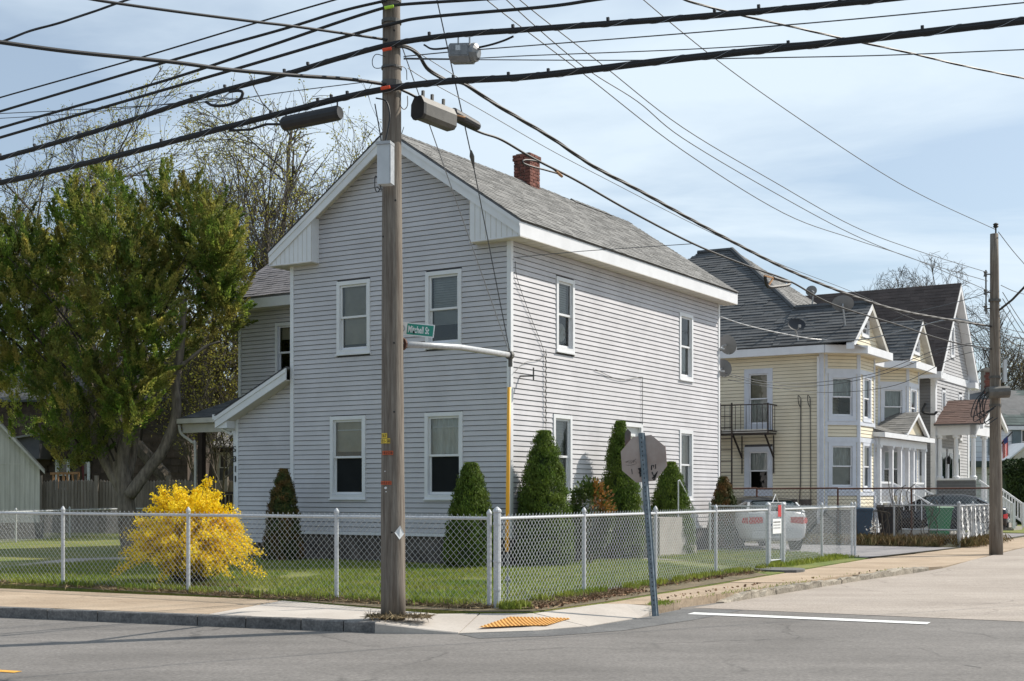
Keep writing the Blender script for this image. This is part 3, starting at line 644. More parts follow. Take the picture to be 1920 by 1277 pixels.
m = MB(); m.box(P(a0 - .1, 0, .03), ru * (a1 - a0 + .2), rn * 1.0, (0, 0, .95)); m.box(P(a1 + .1, 0, .03), ru * .28, rn * 1.0, (0, 0, .72)); m.box(P(a1 + .38, 0, .03), ru * .28, rn * 1.0, (0, 0, .48)); m.box(P(a1 + .66, 0, .03), ru * .28, rn * 1.0, (0, 0, .24))
m.build('side_steps', m_path, house)
m = MB(); m.tube([P(a1 + .05, .95, .95), P(a1 + .05, 1.82, .95), P(a1 + .12, 1.84, .95), P(a1 + 1.0, 1.12, .95), P(a1 + 1.0, .2, .95)], .018, 6); m.tube([P(a1 + .5, .5, .95), P(a1 + .5, 1.5, .95)], .012, 6)
m.build('hand_rail', m_fwhite, house)

# main roof: two slabs, shingles, trims, boxed eaves and returns
def rp(t, s): return H.P(t, s, ZEE + SLP * (min(t, HW - t) + OE))
sA, sB = -OF, HD + .32; tm = HW / 2
roof = slabroof(house, [rp(-OE, sA), rp(-OE, sB), rp(tm, sB), rp(tm, sA)], .05, m_roof)
roof2 = slabroof(house, [rp(HW + OE, sB), rp(HW + OE, sA), rp(tm, sA), rp(tm, sB)], .05, m_roof)
hh = (rp(tm, 0) - rp(-OE, 0)).length
shingles(roof, rp(-OE - .03, sA - .02) + V((0, 0, .004)), H.s, rp(tm, 0) - rp(-OE, 0), hh, m_shing, lambda y: 0, lambda y: sB - sA + .04)
shingles(roof2, rp(HW + OE + .03, sA - .02) + V((0, 0, .004)), H.s, rp(tm, 0) - rp(HW + OE, 0), hh, m_shing, lambda y: 0, lambda y: sB - sA + .04)
m = MB(); x = sA - .03; i = 0
while x < sB:
    x2 = min(sB + .02, x + .3)
    if not (7.1 < x < 7.5):
        dz = .05 if x > 7.3 and x < 9.6 else .03
        c = rp(tm, x); d = rp(tm, x2); w = .16; 
        m.add([c + H.t * w - V((0, 0, w * SLP - dz + .012)), c + V((0, 0, dz)), c - H.t * w - V((0, 0, w * SLP - dz + .012)), d + H.t * w - V((0, 0, w * SLP - dz)), d + V((0, 0, dz - .01)), d - H.t * w - V((0, 0, w * SLP - dz))],
              [(0, 3, 4, 1), (1, 4, 5, 2), (0, 1, 2), (3, 5, 4)], R.uniform(.55, .75))
    x = x2
m.build('ridge_cap', m_shing, roof, kind='stuff')
ZS = ZE - .02                                                      # soffit level
for sd, tE in (('r', -OE), ('l', HW + OE)):
    sg = -1 if sd == 'r' else 1; a = rp(tE, sA); b = rp(tE, sB); out = H.t * sg
    m = MB(); m.box(V((a.x, a.y, ZS)) - out * .02, out * .022, H.s * (sB - sA), (0, 0, ZEE - ZS - .055)); m.build('fascia', m_white, house)
    m = MB(); m.box(V((a.x, a.y, ZS - .012)) + H.s * .002, out * -(OE - .02), H.s * (sB - sA - .01), (0, 0, .014)); sf = m.build('soffit', m_soffit, house)
    m = MB(); k = 0
    while k < (sB - sA): m.box(V((a.x, a.y, ZS - .016)) + H.s * k, out * -(OE - .03), H.s * .012, (0, 0, .006)); k += .30
    m.build('soffit_grooves', m_gutter, sf, kind='stuff')
def rake(s, d, t0, t1, w=.27, name='rake_board', mat=None):        # board under the roof edge in the plane s
    m = MB(); A, B = rp(t0, s), rp(t1, s); z = V((0, 0, -.05)); dn = V((0, 0, -w)); m.prism([A + z, B + z, B + z + dn, A + z + dn], H.s * d); return m.build(name, mat or m_white, house, fix=True)
rake(sA - .012, .03, -OE, tm); rake(sA - .012, .03, tm, HW + OE); rake(sB - .02, .03, -OE, tm)
rake(sA - .03, .018, -OE, tm, .09, 'crown_strip'); rake(sA - .03, .018, tm, HW + OE, .09, 'crown_strip')
for t0, t1 in ((-OE + .1, tm), (HW + OE - .1, tm)):                # sloping soffit of the gable overhang
    A, B = rp(t0, 0), rp(t1, 0); dz = V((0, 0, -.17)); m = MB(); m.prism([A + H.s * (sA + .018) + dz, B + H.s * (sA + .018) + dz, B - H.s * .0 + dz, A - H.s * .0 + dz], (0, 0, .015)); sf = m.build('gable_soffit', m_soffit, house, fix=True)
    m = MB()
    for k in range(1, 16):
        p = A.lerp(B, k / 16) + dz - V((0, 0, .004)); m.bar(p + H.s * (sA + .02), p, .010, .006)
    m.build('soffit_grooves', m_gutter, sf, kind='stuff')
for sg, tE, ti in ((-1, -OE, .82), (1, HW + OE, HW - .82)):       # boxed returns at the foot of the rakes
    zt = lambda t: ZEE + SLP * (min(t, HW - t) + OE) - .2
    pf = [H.P(tE, sA + .02, ZS), H.P(ti, sA + .02, ZS), H.P(ti, sA + .02, zt(ti)), H.P(tE, sA + .02, max(ZS + .01, zt(tE)))]
    m = MB(); m.prism(pf, H.s * (OF - .03)); rt = m.build('boxed_return', m_white, house, fix=True)
    m = MB(); m.box(H.P(min(tE, ti), sA + .01, ZS - .02), H.t * abs(ti - tE), H.s * (OF - .01), (0, 0, .018)); m.build('return_soffit', m_soffit, house)
    k = 0; m = MB()
    while k < 1.2:
        t = ti + sg * k
        if (zt(t) - ZS) > .05: m.box(H.P(t - .006, sA + .015, ZS + .02), H.t * .008, H.s * .006, (0, 0, zt(t) - ZS - .06))
        k += .13
    m.build('panel_joints', m_gutter, rt, kind='stuff')
# brick chimney, every brick a piece
ch = MB(); cc = H.P(tm, 5.5, 0); ch.cbox(cc + V((0, 0, 8.9)), H.s, .42, .42, 1.14); chim = ch.build('chimney', m_mortar, house)
bl, bh = .20, .066; me_b = None
zc, row = 8.95, 0
while zc < 10.02:
    for face in range(4):
        dr_ = (H.s, H.t, -H.s, -H.t)[face]; nn = (-H.t, H.s, H.t, -H.s)[face]
        wd = .47 if zc < 9.88 else .52; n_ = 3
        for k in range(n_):
            w = wd / n_ - .012; c = cc + nn * (wd / 2 - .05) + dr_ * ((k - 1) * wd / n_ + (.03 if row % 2 else -.03) * (1 if k == 1 else .5)) + V((0, 0, zc))
            if me_b is None:
                b_ = MB(); b_.cbox((0, 0, 0), (1, 0, 0), .17, .10, bh); o0 = b_.build('brick', m_brick, None); me_b = o0.data; bpy.data.objects.remove(o0)
            o = inst('brick', me_b, c + V((0, 0, bh / 2)), chim, math.atan2(dr_.y, dr_.x) + R.uniform(-.02, .02)); o.scale = (w / .17, 1, 1)
    zc += .078; row += 1
m = MB(); m.cbox(cc + V((0, 0, 10.03)), H.s, .40, .40, .04); m.build('chimney_cap', m_mortar, house)

# left wing set back, lean-to and porch
s1, t1 = 3.5, 10.87
wl = H.P(0, s1, 0)
wops = [(8.70, 9.57, 4.45, 6.05)]
siding(house, wl, H.t, -H.s, Z0, 6.55, lambda z: HW + .05, lambda z: t1, wops, m_siding)
window(house, wl, H.t, -H.s, *wops[0], up=(m_shade, .5))
m = MB(); m.box(H.P(t1 - .06, s1 - .03, Z0), H.t * .09, H.s * .1, (0, 0, 5.9)); m.build('corner_board', m_white, house)
m = MB(); m.poly([H.P(t1, s1, 0), H.P(t1, s1 + 6, 0), H.P(t1, s1 + 6, 6.5), H.P(t1, s1 + 3, 8.7), H.P(t1, s1, 6.5)]); m.build('wing_side_wall', m_siding, house)
e0, e1 = H.P(t1 + .3, s1 - .4, 6.75), H.P(HW - .1, s1 - .4, 6.75); r0, r1 = H.P(t1 + .3, s1 + 2.9, 8.95), H.P(HW - .1, s1 + 2.9, 8.95)
wr = slabroof(house, [e0, e1, r1, r0], .06, m_roof, 'wing_roof'); slabroof(house, [r0, r1, H.P(HW - .1, s1 + 6.2, 6.75), H.P(t1 + .3, s1 + 6.2, 6.75)], .06, m_roof, 'wing_roof')
shingles(wr, e0 + V((0, 0, .005)), -H.t, r0 - e0, (r0 - e0).length, M('purplish_shingle', (.20, .185, .19), .95, var=.12, tone=True, fine=.25), lambda y: 0, lambda y: (e1 - e0).length)
m = MB(); m.box(H.P(HW, s1 - .41, 6.44), H.t * (t1 + .3 - HW), H.s * .025, (0, 0, .25)); m.build('fascia', m_white, house)
m = MB(); m.box(H.P(HW, s1 - .39, 6.44), H.t * (t1 + .3 - HW), H.s * .38, (0, 0, .02)); m.build('soffit', m_soffit, house)
# lean-to
tl, sl0 = 7.75, .15; ltop = lambda t: 4.22 - (t - HW) * .47
siding(house, H.P(0, sl0, 0), H.t, -H.s, Z0 - .3, 4.2, lambda z: HW + .03, lambda z: max(HW + .04, min(tl, HW + (4.22 - .02 - z) / .47)), [], m_siding)
m = MB(); m.poly([H.P(tl, sl0, 0), H.P(tl, s1, 0), H.P(tl, s1, 3.4), H.P(tl, sl0, 3.4)]); m.build('lean_to_side', m_siding, house)
m = MB(); m.box(H.P(tl - .05, sl0 - .03, Z0 - .3), H.t * .08, H.s * .09, (0, 0, ltop(tl) - Z0 + .28)); m.build('corner_board', m_white, house)
la = lambda t, s: H.P(t, s, 4.42 - (t - HW) * .47)
lr = slabroof(house, [la(HW + .02, sl0 - .32), la(8.15, sl0 - .32), la(8.15, s1), la(HW + .02, s1)], .05, m_roof, 'lean_to_roof')
shingles(lr, la(8.17, sl0 - .33) + V((0, 0, .005)), H.s, la(HW, 0) - la(8.15, 0), (la(HW, 0) - la(8.15, 0)).length, m_shdark, lambda y: 0, lambda y: s1 - sl0 + .3)
m = MB(); A, B = la(HW + .02, sl0 - .335), la(8.15, sl0 - .335); dn = V((0, 0, -.26)); z = V((0, 0, -.04)); m.prism([A + z, B + z, B + z + dn, A + z + dn], H.s * .03); m.build('rake_board', m_white, house, fix=True)
m = MB(); A, B = la(HW + .02, sl0 - .352), la(8.17, sl0 - .352); m.prism([A + z, B + z, B + z + dn * .35, A + z + dn * .35], H.s * .02); m.build('crown_strip', m_white, house, fix=True)
m = MB(); A, B = la(HW + .05, sl0 - .30) + V((0, 0, -.3)), la(8.1, sl0 - .30) + V((0, 0, -.3)); m.prism([A, B, B + H.s * .3, A + H.s * .3], (0, 0, .02)); m.build('gable_soffit', m_soffit, house, fix=True)
m = MB(); m.prism([H.P(8.16, sl0 - .3, 3.06), H.P(tl + .05, sl0 - .3, 3.06), H.P(tl + .05, sl0 - .3, 3.30), H.P(8.16, sl0 - .3, 3.28)], H.s * .28); m.build('boxed_return', m_white, house, fix=True)
m = MB(); m.box(H.P(8.15, sl0 - .30, 3.28), H.t * .12, H.s * 3.4, (0, 0, .11)); m.build('gutter', m_white, house)
m = MB(); m.tube(spline([H.P(8.2, sl0 - .2, 3.28), H.P(8.2, sl0 - .1, 3.1), H.P(7.9, sl0 - .05, 2.92), H.P(tl + .06, sl0 - .02, 2.8), H.P(tl + .06, sl0 - .02, .3)], 4), .035, 6); m.build('downspout', m_white, house)
# porch roof, beam, posts, deck rail
p0, p1, pt0, pt1 = .9, s1, 7.8, 10.4
E = [H.P(pt0, p0, 3.42), H.P(pt1, p0, 3.42), H.P(pt1 - .15, p1, 4.25), H.P(pt0 - .6, p1, 4.25)]
pr = slabroof(house, E, .05, m_roof, 'porch_roof'); vv = H.P(0, p1, 4.25) - H.P(0, p0, 3.42)
shingles(pr, H.P(pt1 + .02, p0, 3.425), -H.t, vv, vv.length, m_shdark, lambda y: .15 * y / vv.length, lambda y: 2.6)
m = MB(); m.box(H.P(pt0 - .05, p0 - .10, 3.28), H.t * (pt1 - pt0 + .1), H.s * .11, (0, 0, .12)); m.build('gutter', m_gutter, house)
m = MB(); m.box(H.P(pt0, p0 + .05, 3.05), H.t * (pt1 - pt0), H.s * .14, (0, 0, .22)); m.build('porch_beam', m_gutter, house)
m = MB(); m.box(H.P(9.72, p0 + .05, .2), H.t * .14, H.s * .14, (0, 0, 2.85)); m.build('porch_post', m_darkwood, house)
m = MB(); m.tube(spline([H.P(10.42, p0 - .05, 3.25), H.P(10.36, p0 - .02, 3.02), H.P(10.0, p0, 2.8), H.P(9.9, p0, 2.6), H.P(9.9, p0, .3)], 4), .035, 6); m.build('downspout', m_gutter, house)
m = MB(); m.box(H.P(tl, p0, .5), H.t * 2.9, H.s * 2.5, (0, 0, .15)); m.build('porch_deck', m_darkwood, house)
m = MB(); m.box(H.P(tl + .05, p0 + .02, 1.50), H.t * 2.75, H.s * .09, (0, 0, .06)); m.box(H.P(tl + .05, p0 + .04, .75), H.t * 2.75, H.s * .05, (0, 0, .06)); m.build('porch_rail', m_darkwood, house)
bal = None
for k in range(22):
    c = H.P(tl + .12 + k * .125, p0 + .065, 1.12)
    if bal is None: b_ = MB(); b_.cbox((0, 0, -.35), H.t, .04, .04, .72); o = b_.build('baluster', m_darkwood, house); o.location = c - WL[house.name]; bal = o
    else: inst('baluster', bal.data, c, house)
# house numerals running down the lean-to corner board
for k, (s_, mt) in enumerate((('5', m_ink), ('8', m_ink), ('1', m_bgrey), ('1', m_ink))):
    text('house_numeral', s_, .20, mt, H.P(tl + .10 - (.03 if s_ == '1' else 0), sl0 - .045, 2.50 - k * .235), -H.t, UP, house, .006, bold=.004)
# things on the sunny side wall
m = MB(); zz = 4.55; pts = []
while zz > 3.0: pts.append(P(1.35 + (.025 if len(pts) % 2 else -.025), zz, .05)); zz -= .07
m.tube(pts, .010, 5); m.tube([P(1.35, 4.6, .05), P(1.35, 2.4, .05)], .006, 5); m.build('hanging_chain', m_bgrey, house)
m = MB(); m.tube(spline([P(.12, 6.3, .04), P(.22, 5.9, .045), P(.8, 5.15, .04), P(1.25, 4.6, .04), P(1.2, 4.4, .045), P(.5, 4.25, .05), P(.05, 4.0, .06)], 5), .006, 5)
m.tube(spline([P(3.6, 4.35, .04), P(4.8, 4.2, .04), P(5.9, 4.35, .04), P(6.0, 4.2, .04), P(6.0, 3.2, .04)], 5), .007, 5); m.build('wall_cable', m_wire, house)
m = MB(); m.bar(P(.35, 3.95, .02), P(.45, 3.95, .3), .03); m.bar(P(.42, 3.85, .3), P(.42, 4.12, .3), .03); m.build('service_hook', m_bgrey, house)
# ---------------------------------------------------------------- chain-link fences
def pole_post(mb, p, h, r, cap=True):
    mb.lathe(p, [(r, 0), (r, h), (r * 1.25, h + .005), (r * 1.2, h + .03), (r * .6, h + .06), (r * .15, h + .075)] if cap else [(r, 0), (r, h)], 10)
def linkmesh(parent, A, B, z0, z1, mat, dx=.095, r=.0028, ang=1.0, wave=0.0, name='chain_link_mesh'):
    A, B = V(A), V(B); A.z = B.z = 0; L_ = (B - A).length; u = (B - A) / L_; n = V((-u.y, u.x, 0)); h = z1 - z0; run = h / ang; mb = MB()
    def pt(x, z, d): return A + u * x + n * (d + (wave * math.sin(x * 9 + z * 3) + wave * .7 * math.sin(x * 23) if wave else 0)) + V((0, 0, z))
    for sg in (1, -1):
        x = -run
        while x < L_ + (0 if sg > 0 else run):
            xs, xe = (x, x + run) if sg > 0 else (x + run, x)
            ta, tb = 0.0, 1.0                                      # clip to 0..L
            d = xe - xs
            lo_, hi_ = sorted(((0 - xs) / d, (L_ - xs) / d)); ta = max(ta, lo_); tb = min(tb, hi_)
            if tb - ta > .02:
                k = 1 if not wave else max(1, int((tb - ta) * 6))
                for i in range(k):
                    a, b = ta + (tb - ta) * i / k, ta + (tb - ta) * (i + 1) / k
                    p, q = pt(xs + d * a, z0 + h * a, sg * r * .8), pt(xs + d * b, z0 + h * b, sg * r * .8)
                    mb.tube([p, q], r, 3, cap=False)
            x += dx
    x = 0                                                          # barbs twisted above the rail
    while x < L_:
        p = pt(x, z1 - .005, 0); mb.tube([p, p + u * .016 + V((0, 0, .03))], r, 3, cap=False); mb.tube([p + u * .03, p + u * .016 + V((0, 0, .034))], r, 3, cap=False); x += dx
    return mb.build(name, mat, parent, kind='stuff')
def fence(name, label, pts, h, mat, rmat=None, r=.024, postr=None, mesh=True, group=None, z0=.05, corner=(), dx=.095, wr=.0028, wave=0, lowrail=False):
    t = thing(name, (pts[0][0], pts[0][1], 0), label, 'fence', group)
    for i, p in enumerate(pts):
        mb = MB(); big = i in corner; pole_post(mb, V((p[0], p[1], 0)), h + (.05 if not big else .08), (.030 if not big else .047)); mb.build('post', rmat or mat, t, smooth=False)
        if big:
            for z in (.25, .62, h - .08):
                mb = MB(); mb.lathe(V((p[0], p[1], z)), [(.054, 0), (.054, .03)], 10); mb.build('tension_band', mat, t)
    for a, b in zip(pts[:-1], pts[1:]):
        mb = MB(); mb.tube([V((a[0], a[1], h)), V((b[0], b[1], h))], .021, 8); mb.build('top_rail', rmat or mat, t)
        if lowrail: mb = MB(); mb.tube([V((a[0], a[1], .4)), V((b[0], b[1], .4))], .02, 8); mb.build('low_rail', mat, t)
        if mesh: linkmesh(t, a, b, z0, h + .03, mat, dx, wr, wave=wave)
    return t
def onF(px): # front fence line
    u = (px - 960) / FPX; d = FL; k = (u * FC.y - FC.x) / (d.x - u * d.y); return FC + d * k
def onR(px):
    u = (px - 960) / FPX; d = FR_; k = (u * FC.y - FC.x) / (d.x - u * d.y); return FC + d * k
fp = [FC + FL * .12] + [onF(p) for p in (631, 353, 118, -120)] + [FC + FL * 15.5]
fence('chain_link_fence', 'white chain-link fence along the front street pavement, running left from the corner post', fp, 1.19, m_fwhite)
t_ = fence('chain_link_fence', 'white chain-link fence along the side street pavement, with the thick capped corner post', [FC] + [onR(p) for p in (1095, 1229, 1342, 1440)], 1.19, m_fwhite, corner=(0, 4))
t_ = fence('chain_link_fence', 'short stretch of white chain-link fence between the narrow gate and the driveway', [onR(p) for p in (1468, 1541, 1603)], 1.19, m_fwhite, corner=(0,))
m = MB(); m.tube([FC + FL * .12 + V((0, 0, .1)), FC + FL * .12 + V((0, 0, 1.12))], .012, 6); m.build('tension_bar', m_fwhite, bpy.data.objects['chain_link_fence'])
# return of the fence along the driveway, back from its end post
e_ = onR(1603); fence('chain_link_fence', 'white chain-link fence beside the driveway, seen above the street fence near the white car', [e_ + V((-.05, .1, 0)), e_ + V((-1.55, .75, 0)), e_ + V((-3.3, 1.5, 0))], 1.19, m_fwhite)
# gate, set ajar into the yard
gA, gB = onR(1444), onR(1464)
gt = thing('garden_gate', gA, 'narrow chain-link garden gate with white warning signs, standing on the side street', 'gate')
d = (gB - gA).normalized(); m = MB(); z = lambda k: V((0, 0, k))
m.tube([gA + z(.16), gA + z(1.33), gB + z(1.33), gB + z(.16), gA + z(.16)], .020, 8); m.build('gate_frame', m_fwhite, gt)
linkmesh(gt, gA, gB, .18, 1.31, m_fwhite)
m = MB(); m.tube([gA.lerp(gB, .2) + z(1.33), gA.lerp(gB, .5) + z(1.50), gA.lerp(gB, .8) + z(1.33)], .010, 5); m.build('latch_loop', m_fwhite, gt)
sn = V((d.y, -d.x, 0))
m = MB(); m.box(gA + d * .07 + sn * .03 + z(.70), d * ((gB - gA).length - .14), z(.30), sn * .004); sg_ = m.build('warning_sign', m_signw, gt)
for k, (zz, mt) in enumerate(((.92, m_bgrey), (.86, m_galv), (.80, m_galv))):
    m = MB(); L_ = (gB - gA).length - .14
    for i in range(5): m.box(gA + d * (.11 + i * (L_ - .08) / 5) + sn * .035 + z(zz), d * (L_ - .08) / 5 * .7, z(.028), sn * .002)
    m.build('sign_lettering', mt, sg_)
m = MB(); m.box(gA + d * (.07 + L_ * .62) + sn * .03 + z(1.04), d * L_ * .38, z(.24), sn * .004); m.build('red_sign', m_ired, gt)

# yard boundary fence at the left, and the neighbour's two fences at the right
fence('chain_link_fence', 'low grey chain-link fence across the back of the left yard, in front of the shed', [V((-15.3, 37.5, 0)), V((-15.2, 40.3, 0)), V((-15.0, 44.6, 0)), V((-14.3, 49, 0)), V((-11.8, 49.6, 0))], .95, m_galv, rmat=m_fwhite, dx=.10, wr=.003)
nf = thing('chain_link_fence', (6.6, 40.6, 0), 'tall chain-link fence with rusty brown rail in front of the yellow house and bins', 'fence')
rf = lambda px: on(px, 925, (6.6, 40.6), (14.7, 40.0))
rp_ = []
for px, mt in ((1366, m_rust), (1419, m_rust), (1571, m_rust), (1709, m_rust), (1858, m_rust)):
    p = rf(px); p.z = 0; rp_.append(p); m = MB(); pole_post(m, p, 1.66, .028, False); m.build('post', mt, nf)
for a, b in zip(rp_[:-1], rp_[1:]):
    m = MB(); m.tube([a + z(1.66), b + z(1.68)], .026, 8); m.build('top_rail', m_rust, nf); linkmesh(nf, a, b, .1, 1.64, m_galv if a.x > 11 else m_rust, .125, .0028)
m = MB(); m.tube([rf(1690) + z(0) * 0 - z(rf(1690).z) + z(.42), rf(1800) - z(rf(1800).z) + z(.40)], .03, 6); m.build('low_rail', m_fwhite, nf)
fence('chain_link_fence', 'sagging crumpled chain-link fence along the far pavement, beside the second utility pole', [V((12.5, 36.75, 0)), V((13.45, 38.4, 0)), V((15.2, 41.4, 0))], 1.17, m_galv, wave=.03, dx=.055, wr=.0028)
fence('chain_link_fence', 'low grey fence running back from the crumpled fence, in front of the green bin', [V((12.5, 36.85, 0)), V((11.3, 38.9, 0))], 1.17, m_galv, dx=.11)

# ---------------------------------------------------------------- utility poles
PB = V((-1.44, 15.95, 0)); PT = 9.95; LEAN = .0
P1 = lambda h: V((PB.x - .012 * h / 4 + .0, PB.y, h))
pole = thing('utility_pole', PB, 'big weathered wooden utility pole at the street corner carrying cables and a street sign', 'utility pole')
m = MB(); k = 24; hs = np.linspace(0, PT, k); m.tube([P1(h) - V((0, 0, .15 if h == 0 else 0)) for h in hs], [.152 - .0062 * h + R.uniform(-.002, .002) for h in hs], 22)
sh = m.build('pole_shaft', m_pole, pole, smooth=True)
m = MB()
for h, a in ((4.62, -.1), (3.33, .03), (2.5, .03), (5.75, .02), (7.1, .04), (1.05, .0), (5.05, .05)):
    rr = .152 - .0062 * h; m = MB(); m.lathe(P1(h) + V((a, -math.sqrt(rr * rr - a * a) + .006, 0)), [(.013, 0), (.011, .012)], 8, axis=(a * 3, -1, 0)); m.build('bolt_hole', m_ink, pole)
def onpole(px, py):                                               # point on the front of the pole
    p = at(px, py, PB.y); h = p.z; rr = .152 - .0062 * h; dx_ = p.x - P1(h).x; dx_ = max(-rr * .93, min(rr * .93, dx_)); return V((P1(h).x + dx_, PB.y - math.sqrt(rr * rr - dx_ * dx_), h)), dx_, rr
def wrap(px0, px1, py0, py1, mat, name, s=None, parent=None, ink=m_ink):
    m = MB(); col = []; k = 6
    for i in range(k + 1):
        px = px0 + (px1 - px0) * i / k; a, ax, rr = onpole(px, py0); b, bx_, _ = onpole(px, py1); n = V((ax, a.y - PB.y, 0)).normalized()
        col.append((a + n * .002, b + n * .002, a + n * .008, b + n * .008))
    vs = [p for c in col for p in c]; fs = []
    for i in range(k): q = i * 4; fs += [(q + 2, q + 6, q + 7, q + 3), (q, q + 4, q + 6, q + 2), (q + 3, q + 7, q + 5, q + 1)]
    fs += [(0, 2, 3, 1), (k * 4, k * 4 + 1, k * 4 + 3, k * 4 + 2)]
    m.add(vs, fs); o = m.build(name, mat, parent or pole, fix=True)
    if s:
        for i, ch_ in enumerate(s):
            px = px0 + (px1 - px0) * (i + .15) / (len(s) + .3); a, ax, rr = onpole(px, max(py0, py1) - abs(py1 - py0) * .17); n = V((ax, a.y - PB.y, 0)).normalized()
            text('tag_digit', ch_, abs(py1 - py0) * 16 / FPX * .95, ink, a + n * .009, V((-n.y, n.x, 0)), UP, o, .001, sx=.75, bold=.0008)
    return o
wrap(717.5, 728, 813, 822, m_tagy, 'number_tag', '367'); wrap(715.5, 733.5, 823, 832, m_tagy, 'number_tag', '131-58')
wrap(719, 739, 846, 853.5, m_tago, 'number_tag', '102538'); wrap(716, 736, 902, 909, m_tago, 'number_tag', '305225')
m = MB(); a, ax, rr = onpole(725, 915); m.lathe(a, [(.017, 0), (.012, .012)], 10, axis=(ax, -rr, 0)); a, ax, rr = onpole(726, 922); m.lathe(a, [(.008, 0), (.006, .01)], 8, axis=(ax, -rr, 0)); a, ax, rr = onpole(724, 884); m.lathe(a, [(.008, 0), (.006, .01)], 8, axis=(ax, -rr, 0)); m.build('white_nail', m_signw, pole)
m = MB(); ctr = (749, 999); ptsd = [onpole(741, 998)[0], onpole(750, 1011)[0], onpole(758, 1000)[0], onpole(751, 985)[0]]
m.prism([p + V((.004, -.006, 0)) for p in ptsd], (.002, -.006, 0)); m.build('diamond_tag', m_boxw, pole, fix=True)
# cabinet on the pole's left front, with drip wires
cb = MB(); cx = at(722, 310, 15.70); q = V((.97, -.24, 0)); cb.cbox(cx - V((0, 0, .235)), q, .155, .13, .47); cab = cb.build('pole_cabinet', m_boxw, pole)
m = MB(); m.cbox(cx + V((0, 0, .236)), q, .185, .16, .035); m.build('cabinet_cap', m_galv, cab); m = MB(); m.cbox(cx - V((0, 0, .23)) + V((.083, -.02, 0)), q, .016, .138, .46); m.build('cabinet_edge', m_galv, cab)
m = MB(); m.tube(spline([cx + V((-.04, 0, .26)), at(711, 240, 15.75), at(703, 195, 15.8)], 5), .008, 5); m.build('drip_loop', m_cable, pole)
m = MB(); m.tube(spline([cx + V((.0, 0, .26)), at(728, 240, 15.72), at(731, 215, 15.72), at(724, 190, 15.75), at(705, 184, 15.8)], 5), .010, 6); m.build('drip_loop', m_cable, pole)
m = MB(); m.tube(spline([cx + V((-.06, 0, -.2)), at(704, 330, 15.7), at(703, 352, 15.7), at(708, 360, 15.7), at(715, 350, 15.7)], 5), .006, 5); m.build('drip_loop', m_cable, pole)
m = MB(); m.tube(spline([at(712, 346, 15.7), at(716, 357, 15.7), at(706, 350, 15.7)], 5), .005, 5); m.build('drip_loop', m_cable, pole)
m = MB(); m.tube(spline([at(752, 172, 15.85), at(750, 195, 15.8), at(757, 205, 15.85), at(764, 198, 15.9), at(764, 180, 15.95)], 5), .006, 5); m.build('drip_loop', m_cable, pole)
m = MB(); m.tube(spline([at(722, 106, 15.8), at(705, 102, 15.75), at(698, 115, 15.75), at(705, 128, 15.75), at(738, 123, 15.72), at(760, 128, 15.85), at(763, 150, 15.9)], 6), .005, 5); m.build('drip_loop', m_cable, pole)

for px, py, w_, h_ in ((738, 42, 50, 7), (738, 128, 46, 5), (738, 160, 52, 14), (738, 2, 48, 9)):
    c = at(px, py, 15.95); m = MB(); rr = .155 - .0062 * c.z; m.lathe(V((P1(c.z).x, PB.y, c.z)), [(rr + .012, -h_ * .006 / 2), (rr + .012, h_ * .006 / 2)], 18); m.build('cable_band', m_bgrey, pole)
for px, py, mt in ((729, 13, m_lime), (725, 92, m_orange), (722, 164, m_orange)):
    m = MB(); a = at(px - 8, py + 2, 15.72); m.tube([a, a + V((.11, -.01, .018))], .020, 8); m.build('marker_sleeve', mt, pole)
# street sign, carried by the pole
sg0 = at(748, 615, 16.14); su = V((.985, -.06, -.105)).normalized(); sup = V((.105, 0, .99)).normalized(); so = at(738, 614, 16.14)
st = thing('street_name_sign', so, 'green and white street sign reading Mitchell St behind the corner pole', 'street sign')
pl_ = lambda a, b, c, d, off: [so + su * x + sup * y + su.cross(sup) * off for x, y in ((a, c), (b, c), (b, d), (a, d))]
m = MB(); m.prism(pl_(-.12, .505, -.080, .080, 0), su.cross(sup) * .004); m.build('sign_plate', m_signw, st, fix=True)
m = MB(); m.prism(pl_(.168, .492, -.066, .066, .005), su.cross(sup) * .002); m.build('sign_field', m_green, st, fix=True)
text('lettering', 'Mitchell St', .118, m_signw, so + su * .180 + sup * -.040 + su.cross(sup) * .0085, su, sup, st, .001, sx=.52, bold=.0025)
m = MB(); arc = [so + su * (.105 + .036 * math.cos(a)) + sup * (.036 * math.sin(a)) + su.cross(sup) * .007 for a in np.linspace(-2.2, 2.4, 14)]; m.tube(arc, .007, 5); arc = [so + su * (.10 + .016 * math.cos(a)) + sup * (-.002 + .016 * math.sin(a)) + su.cross(sup) * .007 for a in np.linspace(-1, 3, 8)]; m.tube(arc, .005, 5); m.build('emblem', m_galv, st)
m = MB(); m.lathe(at(776, 625, 16.11), [(.012, 0), (.009, .03)], 8); m.build('bolt', m_ink, st)
